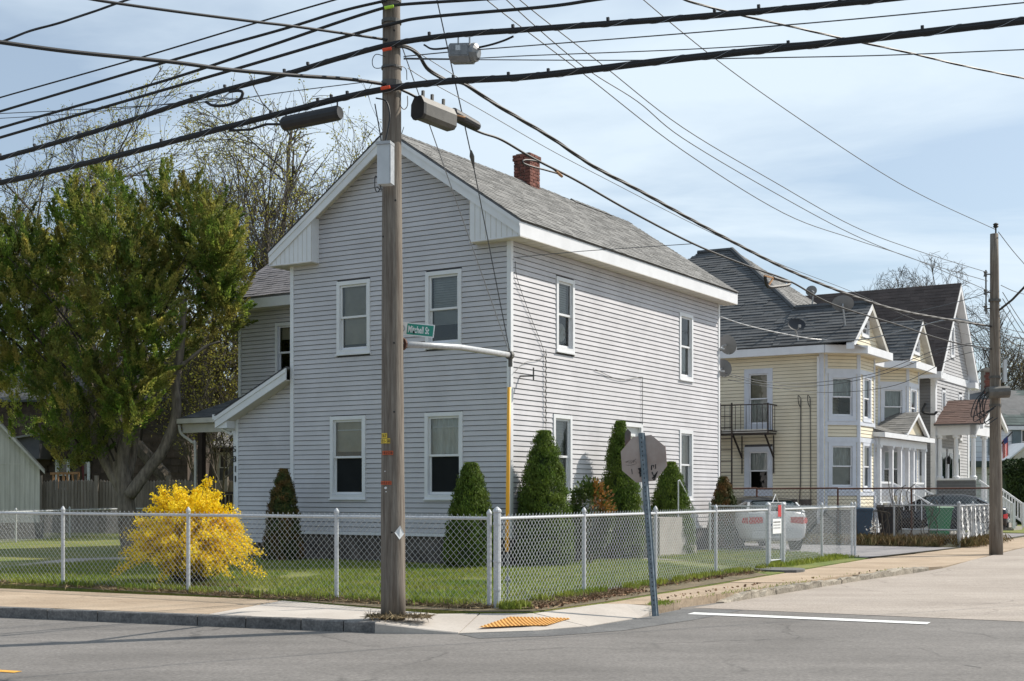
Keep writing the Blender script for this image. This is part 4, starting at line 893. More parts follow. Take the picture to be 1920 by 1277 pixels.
# sidewalk guy: strut pipe, guy strand and its yellow guard
gy = thing('sidewalk_guy', P1(3.3), 'grey strut pipe and guy strand from the corner pole with a yellow guard tube', 'guy wire')
ga = at(752, 645, 16.0); gb = at(957, 666, 18.3); gd = V((-.066, 18.46, 0.02)); 
m = MB(); m.tube([ga, ga.lerp(gb, .5) + V((0, 0, .035)), gb], .040, 12); m.build('strut_pipe', m_galv, gy, smooth=True)
m = MB(); m.lathe(ga, [(.08, 0), (.08, .03)], 10, axis=gb - ga); m.build('pole_bracket', m_rust, gy)
m = MB(); m.lathe(gb - (gb - ga).normalized() * .02, [(.062, -.03), (.062, .03)], 10, axis=gb - ga); m.tube([gb, gb - V((0, 0, .16))], .03, 8); m.build('pipe_clamp', m_bgrey, gy)
m = MB(); m.tube([gb, gd], .008, 6); m.tube([gd + (gb - gd) * .12, gd], .014, 6); m.lathe(gd + (gb - gd) * .085, [(.012, -.03), (.04, -.015), (.04, .015), (.012, .03)], 10, axis=(0, 1, 0)); m.build('guy_strand', m_steelw, gy)
ya = gb.lerp(gd, .13); yb = gb.lerp(gd, .80); m = MB(); m.tube([ya + V((-.012, -.01, 0)), yb + V((-.012, -.01, 0))], .027, 10); m.build('guard_tube', m_yellow, gy, smooth=True)
top = V((P1(9.4).x + .14, PB.y, 9.4))
m = MB(); m.tube([top, at(885, 297, 17.4)], .009, 6); m.tube([at(885, 297, 17.4), gb], .008, 6); m.build('guy_strand', m_wire, gy)
m = MB(); a, b = at(883, 282, 17.37), at(889, 318, 17.5); m.tube([a, a.lerp(b, .3), b], [.012, .034, .008], 8); m.build('strain_insulator', m_bgrey, gy)
m = MB(); m.tube([V((P1(6.9).x + .12, PB.y - .05, 6.95)), gb], .007, 6); m.build('guy_strand', m_steelw, gy)

P2B = V((12.0, 32.6, 0)); P2 = lambda h: V((P2B.x - .006 * h, P2B.y, h))
pole2 = thing('utility_pole', P2B, 'slimmer wooden utility pole by the far end of the side street kerb', 'utility pole')
m = MB(); hs = np.linspace(0, 7.95, 14); m.tube([P2(h) - V((0, 0, .15 if h == 0 else 0)) for h in hs], [.165 - .0085 * h + R.uniform(-.003, .003) for h in hs], 16); m.build('pole_shaft', m_pole, pole2, smooth=True)
m = MB(); m.tube([P2(7.95) + V((.04, 0, 0)), P2(8.15) + V((.04, 0, 0))], .02, 6); m.lathe(P2(8.1) + V((.04, 0, 0)), [(.04, 0), (.07, .03), (.05, .06), (.07, .09), (.03, .12)], 10); m.build('pin_insulator', m_ink, pole2)
m = MB(); m.bar(P2(5.95) + V((-.22, -.02, 0)), P2(7.05) + V((-.22, -.02, 0)), .03)
for h in (6.1, 6.5, 6.95): m.lathe(P2(h) + V((-.24, -.04, 0)), [(.05, -.06), (.03, 0), (.05, .06)], 8); m.bar(P2(h) + V((-.22, 0, 0)), P2(h), .03)
m.build('wire_rack', m_bgrey, pole2)
m = MB(); c = at(1873, 735, 32.35); m.tube([c + V((-.30, -.05, -.02)), c + V((.22, -.05, .0))], .15, 10); m.build('splice_can', m_bgrey, pole2)
for k in range(7):
    m = MB(); a = c + V((-.3 + R.uniform(-.1, .1), -.1, R.uniform(-.05, .1))); b = a + V((R.uniform(-.35, .05), R.uniform(-.1, .1), -.5 - R.random() * .3)); m.tube(spline([a, a.lerp(b, .4) + V((-.1, 0, .02)), b, b + V((.3, 0, .15))], 4), .014, 5); m.build('drip_loop', m_cable, pole2)
m = MB(); m.cbox(at(1884, 690, 32.4) + V((0, 0, -.35)), (1, 0, 0), .07, .1, .55); m.build('pole_cabinet', m_boxw, pole2)
for h in (4.4, 4.05, 3.7, 6.3): m = MB(); m.lathe(P2(h), [(.15, -.03), (.15, .03)], 12); m.build('cable_band', m_bgrey, pole2)

# ---------------------------------------------------------------- overhead lines
FWD = V((.90, -.43, 0)); FW0 = PB + V((0, -.17, 0)); FW1 = FW0 + FWD * 10     # plane of the front street's lines
SW0 = PB + V((.16, .0, 0)); SW1 = P2B + V((-.10, 0, 0))
def carry_on(pts, w, sp):
    """lines that leave the picture run on toward their next support"""
    def out(p, q): 
        if isinstance(p, V): px, py = 960 + FPX * p.x / p.y, HOR - FPX * (p.z - EYE) / p.y
        else: px, py = p
        return px < 0 or px > 1920 or py < 0
    if out(pts[0], pts[1]): sp = [sp[0] + (sp[0] - sp[1]).normalized() * 14, sp[0] + (sp[0] - sp[1]).normalized() * 7] + sp
    if out(pts[-1], pts[-2]): d = (sp[-1] - sp[-2]).normalized(); sp = sp + [sp[-1] + d * 7, sp[-1] + d * 14]
    return sp
def cable(label, pts, r, mat=None, plane=None, name='overhead_cable', cat='cable', n=7, twist=False, group=None):
    """pts are (px,py) on a vertical plane through two ground points, or world points"""
    w = [p if isinstance(p, V) else on(p[0], p[1], *plane) for p in pts]; sp = carry_on(pts, w, spline(w, n)); m = MB()
    if twist:
        L_ = [0]
        for a, b in zip(sp[:-1], sp[1:]): L_.append(L_[-1] + (b - a).length)
        fine = []
        for (a, b) in zip(sp[:-1], sp[1:]):
            for k in range(4): fine.append(a.lerp(b, k / 4))
        fine.append(sp[-1])
        for ph in range(3):
            q = []; s_ = 0
            for i, p in enumerate(fine):
                if i: s_ += (p - fine[i - 1]).length
                a = s_ * 4.0 + ph * 2.094; q.append(p + V((.15 * math.cos(a) * r * 2, -.2 * math.cos(a) * r * 2, math.sin(a) * r * .6)))
            m.tube(q, r * .78, 6)
    else: m.tube(sp, r, 8)
    return m.build(name, mat or m_cable, None, label=label, cat=cat, group=group), sp
FPL = (FW0, FW1); SPL = (SW0, SW1)
GF = 'cables along the front street'; GS = 'wires along the side street'
cable('topmost thin black cable crossing the upper left sky toward the pole', [(-60, 202), (0, 183), (250, 112), (480, 43), (627, 0), (722, -26)], .011, plane=FPL, group=GF)
cable('second black cable from the top at the upper left, ending at the lime sleeve', [(-60, 228), (0, 209), (333, 110), (533, 54), (640, 21), (724, 1)], .018, plane=FPL, group=GF)
cable('black cable passing the pole just under its top edge, continuing right behind the guy', [(-60, 262), (0, 240), (300, 154), (500, 88), (640, 40), (723, 14), (760, 8), (883, 0), (1000, -7)], .019, plane=FPL, group=GF)
cable('black cable clamped to the pole above the orange sleeves, leaving frame at top centre', [(-60, 277), (0, 258), (433, 132), (640, 71), (735, 45), (803, 32), (1020, 13), (1120, -1), (1250, -18)], .020, plane=FPL, group=GF)
def bundle(label, pts, r, plane):
    w = [on(p[0], p[1], *plane) for p in pts]; sp = carry_on(pts, w, spline(w, 8)); t = thing('cable_bundle', sp[len(sp) // 2], label, 'cable', GF)
    for k, (a, b, rr) in enumerate(((0, 0, r * .72), (.3, .55, r * .5), (-.5, -.35, r * .5), (.4, -.6, r * .42))):
        m = MB(); m.tube([p + V((a * r * .5, -b * r * .2 - a * r * .3, b * r)) for p in sp], rr, 8); m.build('cable', m_cable, t)
    m = MB(); q = []; s_ = 0
    fine = [a.lerp(b, k / 6) for a, b in zip(sp[:-1], sp[1:]) for k in range(6)]
    for i, p in enumerate(fine):
        if i: s_ += (p - fine[i - 1]).length
        an = s_ * 11; q.append(p + V((.43 * math.cos(an) * r * 1.12, -.9 * math.cos(an) * r * 1.12, math.sin(an) * r * 1.12)))
    m.tube(q, .0035, 3); m.build('lashing_wire', m_steelw, t); return t, sp
b1, sp1 = bundle('thick lashed cable bundle carrying the silver amplifier right of the pole', [(-60, 312), (0, 297), (200, 240), (380, 181), (533, 140), (640, 108), (740, 82), (850, 66), (1010, 54), (1280, 34), (1500, 14), (1683, -4), (1800, -18)], .032, FPL)
b2, sp2 = bundle('thickest, lowest lashed cable bundle sweeping across the whole front of the house', [(-60, 358), (0, 343), (200, 297), (400, 245), (560, 204), (640, 184), (735, 165), (850, 152), (1000, 143), (1280, 110), (1600, 76), (1920, 39), (2000, 30)], .037, FPL)
cable('upper of two hairline wires at the far left, meeting the pole below the amplifier cable', [(-60, 216), (0, 213), (140, 206), (400, 190), (540, 172), (700, 152)], .006, m_wire, FPL, name='overhead_wire', cat='wire')
cable('lower of two hairline wires at the far left, slightly under its twin', [(-60, 226), (0, 222), (140, 213), (330, 193), (400, 185)], .005, m_wire, FPL, name='overhead_wire', cat='wire')
cable('thin wire from the pole passing behind the silver amplifier and rising to the right edge', [(757, 106), (850, 97), (1000, 85), (1280, 63), (1600, 36), (1920, 5), (1990, -2)], .007, m_wire, FPL, name='overhead_wire', cat='wire')
cable('thin wire grazing the bottom of the silver amplifier', [(757, 109), (870, 110), (1000, 104), (1280, 93), (1500, 80), (1600, 72)], .006, m_wire, FPL, name='overhead_wire', cat='wire')
cable('lowest thin wire at right, emerging beneath the thickest bundle', [(757, 111), (900, 112), (1180, 113), (1400, 109), (1650, 104), (1920, 93), (1990, 91)], .006, m_wire, FPL, name='overhead_wire', cat='wire')
# lines that cross the front street towards the camera side
XL = (PB + V((-.1, -.12, 0)), V((-5.2, 12.6, 0)))
cable('upper cable crossing the upper left corner and reaching the pole from in front', [(120, -14), (180, 0), (325, 21), (480, 41), (540, 48), (640, 62), (735, 76)], .016, plane=XL)
cable('long black cable from the left edge slanting down to the pole under all street lines', [(-60, 70), (0, 79), (133, 97), (320, 116), (433, 131), (560, 142), (650, 148), (722, 158)], .022, plane=XL)
cable('twisted service line climbing from the left edge to the top edge', [V(at(-40, 92, 13.4)), at(12, 75, 13.5), at(60, 57, 13.6), at(115, 42, 13.7), at(160, 27, 13.8), at(215, 8, 13.9), at(250, -4, 14)], .010, twist=True)
cable('twisted service line slanting down across the upper right corner', [at(1270, -8, 14.0), at(1300, 5, 14.2), at(1400, 31, 14.8), at(1480, 49, 15.2), at(1580, 72, 15.8), at(1700, 98, 16.4), at(1800, 122, 17), at(1920, 147, 17.6), at(1990, 160, 18)], .010, twist=True)
# lines down the side street to the second pole
cable('heavy cable leaving the pole beside the amplifier and sagging down to the second pole', [(742, 86), (762, 88), (785, 103), (803, 130), (840, 152), (870, 157), (930, 196), (1030, 256), (1110, 310), (1200, 358), (1330, 430), (1480, 507), (1600, 555), (1700, 585), (1858, 612)], .020, plane=SPL, twist=True, group=GS)
c2 = [(752, 168), (780, 182), (850, 224), (900, 248), (940, 262), (1000, 297), (1080, 338), (1180, 395), (1300, 457), (1400, 498), (1480, 527), (1560, 570), (1680, 608), (1780, 640), (1862, 655)]
cable('lower heavy cable past the splice boxes and chimney toward the second pole', c2, .017, plane=SPL, group=GS)
cable('thin steel wire between the two heavy side-street cables', [(765, 128), (800, 150), (900, 205), (1030, 280), (1150, 343), (1300, 420), (1450, 490), (1600, 548), (1720, 600), (1860, 640)], .005, m_wire, SPL, name='overhead_wire', cat='wire', group=GS)
cable('hairline wire starting at the orange-sleeved cable and dropping behind the heavy one', [(770, 90), (850, 140), (870, 152)], .005, m_wire, SPL, name='overhead_wire', cat='wire')
for lb, a in (('left', [(880, -40), (915, 2), (1100, 143), (1280, 282), (1470, 400), (1600, 448), (1720, 488), (1852, 545)]), ('middle', [(920, -40), (950, 0), (1090, 122), (1195, 190), (1280, 259), (1450, 360), (1600, 440), (1720, 488), (1852, 527)]), ('right', [(945, -40), (975, 0), (1130, 122), (1280, 239), (1450, 340), (1600, 424), (1720, 470), (1852, 511)])):
    cable('%s of three parallel fine wires running to the rack on the second pole' % {'left': 'lowest', 'middle': 'middle', 'right': 'topmost'}[lb], a, .0075, m_wire, SPL, name='overhead_wire', cat='wire', group=GS)
cable('lone fine wire sloping from the top edge to the tip of the second pole', [(1150, -55), (1207, 0), (1345, 113), (1480, 210), (1640, 316), (1740, 372), (1868, 431)], .008, m_wire, SPL, name='overhead_wire', cat='wire', group=GS)
m = MB(); m.tube([P2(6.05) + V((.1, 0, 0)), at(1898, 562, 32), at(1922, 537, 31.4), at(1945, 515, 30.9)], .028, 8); m.build('lamp_arm', m_black, pole2)
for i, (a, b) in enumerate((((1872, 435), (1925, 500)), ((1877, 535), (1925, 553)), ((1880, 548), (1930, 625)), ((1880, 560), (1930, 640)), ((1878, 575), (1930, 655)), ((1876, 612), (1930, 625)), ((1876, 625), (1930, 636)), ((1884, 632), (1930, 660)))):
    cable(['fine wire falling from the tip of the second pole to the right edge', 'dark wire leaving the second pole just above the lamp arm', 'upper steep wire right of the second pole', 'middle steep wire right of the second pole', 'lower steep wire right of the second pole', 'nearly level wire right of the second pole at roof height', 'level wire just below its twin right of the second pole', 'dark sagging wire low on the right of the second pole'][i],
          [at(a[0], a[1], 32.4), at((a[0] + b[0]) / 2, (a[1] + b[1]) / 2 + 2, 33.5), at(b[0], b[1], 35)], .009 if i != 7 else .014, m_wire, name='overhead_wire', cat='wire')
# service drops to the yellow and grey houses
for lb, a in (('black service drop looping over the green-grey house roof to the second pole', [at(1590, 625, 46), at(1640, 615, 42), at(1700, 590, 38), at(1780, 570, 35), at(1830, 556, 33.2), at(1856, 545, 32.6)]),
              ('pale twisted service drop sagging in front of the dark roof', [at(1351, 594, 36.3), at(1400, 610, 38), at(1470, 626, 40), at(1540, 637, 42), at(1620, 636, 41), at(1700, 618, 38), at(1790, 598, 35), at(1858, 618, 32.6)]),
              ('upper dark service wire across the yellow house bays', [at(1360, 700, 36.5), at(1440, 716, 38), at(1530, 717, 39), at(1640, 700, 38), at(1760, 655, 35), at(1850, 640, 32.7)]),
              ('lower dark service wire across the yellow house bays', [at(1362, 704, 36.6), at(1450, 722, 38), at(1550, 722, 39), at(1660, 700, 38), at(1780, 655, 35), at(1850, 645, 32.7)]),
              ('faint service wire below the others on the yellow house', [at(1365, 712, 36.7), at(1460, 728, 38.5), at(1560, 736, 40), at(1680, 722, 38), at(1790, 670, 35), at(1852, 655, 32.7)])):
    cable(lb, a, .009 if 'pale' not in lb else .014, m_wire if 'pale' not in lb else m_steelw, name='service_wire', cat='wire', twist='pale' in lb)
cable('dark service wire fixed under the eave at the front corner of the grey house', [H.P(-.03, .05, 6.33), H.P(-.06, .25, 6.40), at(1080, 472, 26.6), at(1180, 465, 25.5), at(1300, 457, 24.2)], .007, m_wire, name='service_wire', cat='wire')
# things hung on the cables
def bx(a): return on(a[0], a[1], *FPL)
t = thing('splice_case', bx((585, 220)), 'long black cylindrical splice case hanging under the lowest bundle left of the pole', 'splice case')
a, b = bx((531, 233)), bx((638, 211)); m = MB(); m.tube([a, a.lerp(b, .04), a.lerp(b, .96), b], [.075, .092, .092, .075], 14); m.build('case_body', m_black, t, smooth=False)
m = MB(); 
for k in (.05, .95): p = a.lerp(b, k); m = MB(); m.bar(p + V((0, 0, .08)), p + V((0, 0, .20)), .018); m.build('hanger', m_black, t)
m = MB(); m.tube([bx((430, 245)), bx((468, 243)), bx((500, 233)), a], .016, 6); m.build('cable', m_cable, t)
def sx_(a, dy=0): return on(a[0], a[1], *SPL) + V((0, -dy, 0))
t = thing('splice_case', sx_((810, 208)), 'large grey-black rectangular splice box hung at a slant just right of the pole', 'splice case')
a, b = sx_((786, 205), .1), sx_((834, 224), .1); ax = (b - a).normalized(); m = MB(); w = ax.cross(UP).normalized(); dn = ax.cross(w).normalized()
if dn.z > 0: dn = -dn
m.prism([a + w * x + dn * y for x, y in ((-.05, -.125), (.05, -.125), (.10, -.04), (.10, .10), (.06, .14), (-.06, .14), (-.10, .10), (-.10, -.04))], ax * .60); m.build('case_body', m_bgrey, t, fix=True)
m = MB(); m.prism([a - ax * .02 + w * x + dn * y for x, y in ((-.055, -.13), (.055, -.13), (.108, -.04), (.108, .10), (.07, .15), (-.07, .15), (-.108, .10), (-.108, -.04))], ax * .045); m.build('end_cap', m_black, t, fix=True)
m = MB()
for k in (.12, .4, .75): p = a + ax * .6 * k - dn * .12; m = MB(); m.bar(p, p - dn * .10, .03); m.build('hanger', m_bgrey, t)
t = thing('splice_case', sx_((870, 222)), 'small slanting black cylinder behind the guy strand on the side street cable', 'splice case')
a, b = sx_((847, 213), .05), sx_((897, 240), .05); m = MB(); m.tube([a, a.lerp(b, .05), a.lerp(b, .93), b], [.05, .072, .062, .045], 12); m.build('case_body', m_black, t)
m = MB(); m.tube([sx_((846, 218), .12), sx_((872, 226), .14)], .017, 8); m.build('copper_sleeve', m_ltwood, t)
t = thing('cable_amplifier', bx((873, 99)), 'silver cast aluminium amplifier box hanging from the upper bundle', 'amplifier')
a, b = bx((848, 100)), bx((889, 99)); ax = (b - a).normalized(); w = V((-ax.y, ax.x, 0)); m = MB(); L_ = (b - a).length
m.prism([a + w * x + UP * y for x, y in ((-.05, -.12), (.05, -.12), (.10, -.06), (.10, .06), (.06, .10), (-.06, .10), (-.10, .06), (-.10, -.06))], ax * L_ * .92); body = m.build('housing', m_alu, t, fix=True)
m = MB(); m.lathe(a + ax * L_ * .9, [(.10, 0), (.115, .02), (.105, .06), (.06, .09)], 12, axis=ax); m.build('end_cap', m_alu, t)
m = MB()
for k in range(9): m.bar(a + ax * L_ * (.1 + .09 * k) + w * -.105 + UP * -.05, a + ax * L_ * (.1 + .09 * k) + w * -.105 + UP * .07, .008, .02)
m.build('cooling_fin', m_alu, t, kind='stuff')
m = MB(); m.box(a + ax * L_ * .35 - w * .108 + UP * .0, ax * L_ * .22, -w * .004, UP * .06); m.build('label_plate', m_boxw, t)
m = MB(); m.bar(a + ax * .08 + UP * .1, a + ax * .08 + UP * .18, .02); m.build('hanger', m_galv, t); m = MB(); m.bar(b - ax * .06 + UP * .1, b - ax * .06 + UP * .19, .02); m.build('hanger', m_galv, t)
m = MB(); m.tube(spline([bx((795, 84)), bx((812, 92)), bx((848, 89))], 5), .012, 6); m.build('tap_cable', m_cable, t); m = MB(); m.tube(spline([b + UP * .05, bx((920, 84)), bx((945, 76)), bx((963, 68))], 5), .012, 6); m.build('tap_cable', m_cable, t)
t = thing('cable_storage_loop', bx((420, 183)), 'black snowshoe loop of spare cable on the bundle in front of the bare trees', 'cable loop')
c = [bx(p) for p in ((386, 191), (400, 198), (425, 197), (448, 188), (455, 174), (446, 170), (430, 172))]; m = MB(); m.tube(spline(c, 5), .02, 6); m.build('cable', m_cable, t); m = MB(); m.bar(c[1], bx((432, 172)), .014); m.bar(c[2], bx((415, 178)), .014); m.bar(c[3], bx((405, 181)), .014); m.build('loop_frame', m_galv, t)
t = thing('cable_storage_loop', sx_((1460, 525)), 'black snowshoe loop of spare cable in front of the dark shingle roof', 'cable loop')
c = [sx_(p) for p in ((1434, 518), (1440, 537), (1460, 537), (1478, 534), (1481, 529), (1470, 527), (1450, 521))]; m = MB(); m.tube(spline(c, 5), .03, 6); m.build('cable', m_cable, t)
m = MB(); m.bar(c[1], c[6], .025); m.bar(sx_((1433, 517)), sx_((1478, 528)), .025); m.build('loop_frame', m_ltwood, t)
t = thing('cable_storage_loop', sx_((1010, 312)), 'small black cable loop hanging in front of the brick chimney', 'cable loop')
c = [sx_(p) for p in ((1050, 326), (1030, 312), (1010, 303), (985, 300), (981, 306), (1000, 313), (1020, 318), (1045, 325))]; m = MB(); m.tube(spline(c, 5), .013, 6); m.build('cable', m_cable, t); m = MB(); m.tube([sx_((1042, 321)), sx_((1054, 331))], .02, 6); m.build('copper_clip', m_ltwood, t)
# clips along the bundles
m = MB()
for sp in (sp1, sp2):
    for p in sp[10:-10:3]:
        if R.random() < .55: m.cbox(p + V((0, 0, .035)), FWD, .03, .03, .035)
m.build('lashing_clamp', m_black, b2, kind='stuff')

# ---------------------------------------------------------------- stop sign seen from behind
sb = g(1228, 1141); tpp = at(1203, 812, 17.55); ax = (tpp - sb).normalized()
st = thing('stop_sign', sb, 'octagonal sign seen from behind on a leaning steel channel post, with black graffiti', 'road sign')
q = V((.94, -.34, 0)); q = (q - ax * q.dot(ax)).normalized(); nb = q.cross(ax).normalized()      # nb towards the camera
if nb.y > 0: nb = -nb
Lp = (tpp - sb).length; m = MB()
prof = ((-.045, 0), (-.030, .0), (-.018, .03), (.018, .03), (.030, 0), (.045, 0), (.045, .006), (.034, .006), (.022, .037), (-.022, .037), (-.034, .006), (-.045, .006))
m.prism([sb - ax * .1 + q * x + nb * y for x, y in prof], ax * (Lp + .1)); ps = m.build('channel_post', m_post, st, fix=True)
m = MB()
for k in range(int(Lp / .06)): c = sb + ax * (k * .06 + .04) + nb * .0375; m.box(c - q * .006, q * .012, ax * .02, nb * .0015)
m.build('post_holes', m_ink, ps, kind='stuff')
oc = sb + ax * (Lp - .345); r8 = .333; m = MB(); pts = [oc + q * r8 * math.cos(rad(22.5 + 45 * k)) + ax * r8 * math.sin(rad(22.5 + 45 * k)) - nb * .012 for k in range(8)]
m.prism(pts, nb * .004); m.build('sign_blade', m_signback, st, fix=True)
m = MB(); m.prism([p - nb * .002 for p in pts], -nb * .001); m.build('sign_face', m_ired, st, fix=True)
gp = lambda x, y: oc + q * x + ax * y - nb * .0065
m = MB()
def stroke(ps_, r=.006): m.tube([gp(x, y) for x, y in ps_], r, 4)
stroke([(-.175, -.12), (-.172, -.19)], .005); stroke([(-.085, -.13), (-.05, -.12), (-.055, -.17), (-.08, -.18), (-.05, -.2)], .010); stroke([(-.07, -.13), (-.065, -.24)], .009); stroke([(-.04, -.12), (-.055, -.23)], .008)
stroke([(.10, -.10), (.095, -.16)], .008); stroke([(.105, -.10), (.13, -.10), (.125, -.13)], .006); stroke([(.155, -.09), (.15, -.15)], .006); stroke([(.10, -.19), (.12, -.25), (.17, -.19), (.13, -.27), (.12, -.30), (.10, -.27), (.15, -.24)], .011); stroke([(.17, -.285), (.18, -.288)], .005)
m.build('graffiti', m_ink, st, kind='stuff')
m = MB(); stroke([(-.26, -.02), (-.22, -.01), (-.24, -.03), (-.2, 0), (-.21, -.05), (-.17, 0), (-.18, -.05), (-.14, .0), (-.15, -.04), (-.11, .01), (-.14, -.02), (-.10, -.04)], .0022); stroke([(-.25, -.06), (-.18, -.07), (-.10, -.055)], .002); m.build('graffiti', m_bgrey, st, kind='stuff')
m = MB(); c = at(1177, 818, 17.72); m.prism([c + q * x + UP * y for x, y in ((-.04, -.12), (.045, -.12), (.045, .05), (.0, .10), (-.04, .05))], nb * .004); m.build('side_plate', m_bgrey, st, fix=True)
# ---------------------------------------------------------------- neighbours: the cream house
Y_ = Frame((10.4, 44.0), (-.848, .530), (.530, .848))            # t: to the rear (left), s: up the street; front face is t=0
YD, YW, YE = 11.0, 9.5, 6.3
yh = thing('house', Y_.P(YD / 2, YW / 2, 0), 'cream clapboard house with two bay windows, dark hipped roof and a black fire escape', 'house')
yo, yu, yn = Y_.P(0, 0, 0), Y_.t, -Y_.s                           # the shaded side wall facing the driveway
def tat(px, wo, wu):                                              # where along a wall (origin wo, direction wu) a survey column falls
    u = (px - 960) / FPX; return (u * wo.y - wo.x) / (wu.x - u * wu.y)
w_t = [(tat(1449, yo, yu), tat(1396, yo, yu), 3.72, 5.80), (tat(1449, yo, yu), tat(1396, yo, yu), 1.45, 3.12)]
m = MB(); m.prism([Y_.P(.03, .03, 0), Y_.P(YD, .03, 0), Y_.P(YD, YW, 0), Y_.P(.03, YW, 0)], (0, 0, .95)); m.build('foundation', m_found, yh, fix=True)
siding(yh, yo, yu, yn, .95, YE - .05, lambda z: .14, lambda z: YD, w_t, m_cream, ex=.118)
m_trimb = M('bluish_white_trim', (.60, .63, .69), .55, var=.05)
window(yh, yo, yu, yn, *w_t[0], cw=.17, trim=m_trimb, up=(m_shade, 1), low=(m_curtain, 1))
window(yh, yo, yu, yn, *w_t[1], cw=.17, trim=m_trimb, up=(m_curtain, 1))
m = MB(); m.box(Y_.P(-.02, -.03, .9), Y_.t * .15, Y_.s * .1, (0, 0, 5.3)); m.build('corner_board', m_trimb, yh)
m = MB(); m.box(Y_.P(.10, -.10, .5), Y_.t * .07, Y_.s * .07, (0, 0, 5.6)); m.build('downspout', m_white, yh)
fo_, fu_, fn_ = Y_.P(0, 0, 0), Y_.s, -Y_.t                       # front wall facing the side street
f_win = (4.6, 5.4, 3.6, 5.4)
siding(yh, fo_, fu_, fn_, .95, YE - .05, lambda z: .05, lambda z: YW, [f_win], m_cream, ex=.118)
window(yh, fo_, fu_, fn_, *f_win, cw=.12, trim=m_trimb, up=(m_shade, .9))
m = MB(); m.poly([Y_.P(0, YW, 0), Y_.P(YD, YW, 0), Y_.P(YD, YW, YE), Y_.P(0, YW, YE)]); m.build('far_wall', m_cream, yh)
def bay(k0, k1, pr, z0, z1, wins, name='bay'):
    a, b = Y_.P(0, k0), Y_.P(-pr, k0 + pr); c, d = Y_.P(-pr, k1 - pr), Y_.P(0, k1)
    faces = [(a, b), (b, c), (c, d)]
    for fi, (p, q) in enumerate(faces):
        u_ = (q - p); L_ = u_.length; u_ = u_ / L_; n_ = V((u_.y, -u_.x, 0))
        if n_.dot(Y_.t) > 0: n_ = -n_
        ops = []
        for (b0, b1) in wins:
            mg = .13 if fi == 1 else .11
            if fi == 1:
                ww = min(.95, L_ - .24); ops.append((L_ / 2 - ww / 2, L_ / 2 + ww / 2, b0, b1))
            else: ops.append((mg, L_ - mg, b0, b1))
        siding(yh, p, u_, n_, z0, z1, lambda z: .04, lambda z, L_=L_: L_ - .04, ops, m_cream, ex=.118)
        for op in ops:
            window(yh, p, u_, n_, *op, cw=.14 if fi != 1 else .11, trim=m_trimb, up=(m_shade if R.random() < .5 else m_curtain, 1), low=(m_blind, 1) if R.random() < .4 else None)
            m = MB(); m.box(p + u_ * .0 + n_ * .012 + V((0, 0, op[2] - .16)), u_ * L_, n_ * .03, (0, 0, .13)); m.build('trim_band', m_trimb, yh); m = MB(); m.box(p + n_ * .012 + V((0, 0, op[3])), u_ * L_, n_ * .03, (0, 0, .16)); m.build('trim_band', m_trimb, yh)
        m = MB(); m.box(p - u_ * .03 + n_ * .0 + V((0, 0, z0)), u_ * .11, n_ * .035, (0, 0, z1 - z0)); m.box(q - u_ * .08 + V((0, 0, z0)), u_ * .11, n_ * .037, (0, 0, z1 - z0)); m.build('corner_board', m_trimb, yh)
    m = MB(); m.prism([a, b, c, d], (0, 0, .95)); m.build('foundation', m_found, yh, fix=True)
bay(.22, 3.70, .88, .95, YE - .08, [(1.60, 3.25), (3.98, 5.55)])
bay(6.25, 9.45, .88, .95, YE - .08, [(1.60, 3.25), (3.98, 5.55)])
# cornice: eave boards and boxed soffits
def cornice(ptsl, z, h, d, mat=m_white):
    for p, q in zip(ptsl[:-1], ptsl[1:]): m = MB(); m.bar(V((p.x, p.y, z + h / 2)), V((q.x, q.y, z + h / 2)), d, h); m.build('cornice', mat, yh)
ov = .42
cl_ = [Y_.P(YD, -ov), Y_.P(-.2, -ov), Y_.P(-1.30, .55), Y_.P(-1.30, 3.5), Y_.P(-.35, 4.3), Y_.P(-.35, 5.8), Y_.P(-1.30, 6.55), Y_.P(-1.30, 9.5), Y_.P(-.2, YW + ov)]
cornice(cl_, YE - .12, .26, .10)
m = MB(); m.poly([V((p.x, p.y, YE - .10)) for p in cl_] + [Y_.P(YD, YW + ov, YE - .10)]); m.build('soffit', m_cream, yh)
# roof: pyramid hip with a short ridge, plus a cross gable over each bay
PK = YE + .16; sp_ = .75
A_, B_, C_, D_ = Y_.P(-.45, -ov - .05, PK), Y_.P(-.45, YW + .45, PK), Y_.P(YD + .4, YW + .45, PK), Y_.P(YD + .4, -ov - .05, PK)
zr = 11.15; R0, R1 = Y_.P(5.75, 6.0, zr), Y_.P(5.75, 6.5, zr); R2, R3 = Y_.P(7.2, 6.5, zr), Y_.P(7.2, 6.0, zr)
m = MB(); m.add([A_, B_, C_, D_, R0, R1, R2, R3], [(0, 1, 5, 4), (1, 2, 6, 5), (2, 3, 7, 6), (3, 0, 4, 7), (4, 5, 6, 7)]); yr = m.build('roof', m_roof, yh)
def facesh(A, B, T0, T1, mat, lift=.012, **kw):                   # shingle a trapezoid eave A-B, top T0-T1
    u = (B - A).normalized(); mid = (T0 + T1) / 2; v = mid - A; v = v - u * v.dot(u); h = v.length; a0 = (T0 - A).dot(u); a1 = (T1 - A).dot(u); L_ = (B - A).length; n = u.cross(v).normalized(); n = n if n.z > 0 else -n
    return shingles(yr if 'parent' not in kw else kw.pop('parent'), A + n * lift, u, v, h, mat, lambda y: a0 * y / h, lambda y: L_ + (a1 - L_) * y / h, **kw)
facesh(A_, D_, R0, R3, m_shdark, ex=.20, tab=.45, th=.024)
facesh(A_.lerp(R0, .02), B_, R0, R1, m_shing, ex=.20, tab=.45, th=.018)  # paler shingle than the near slope: its sunlit look is in the colour
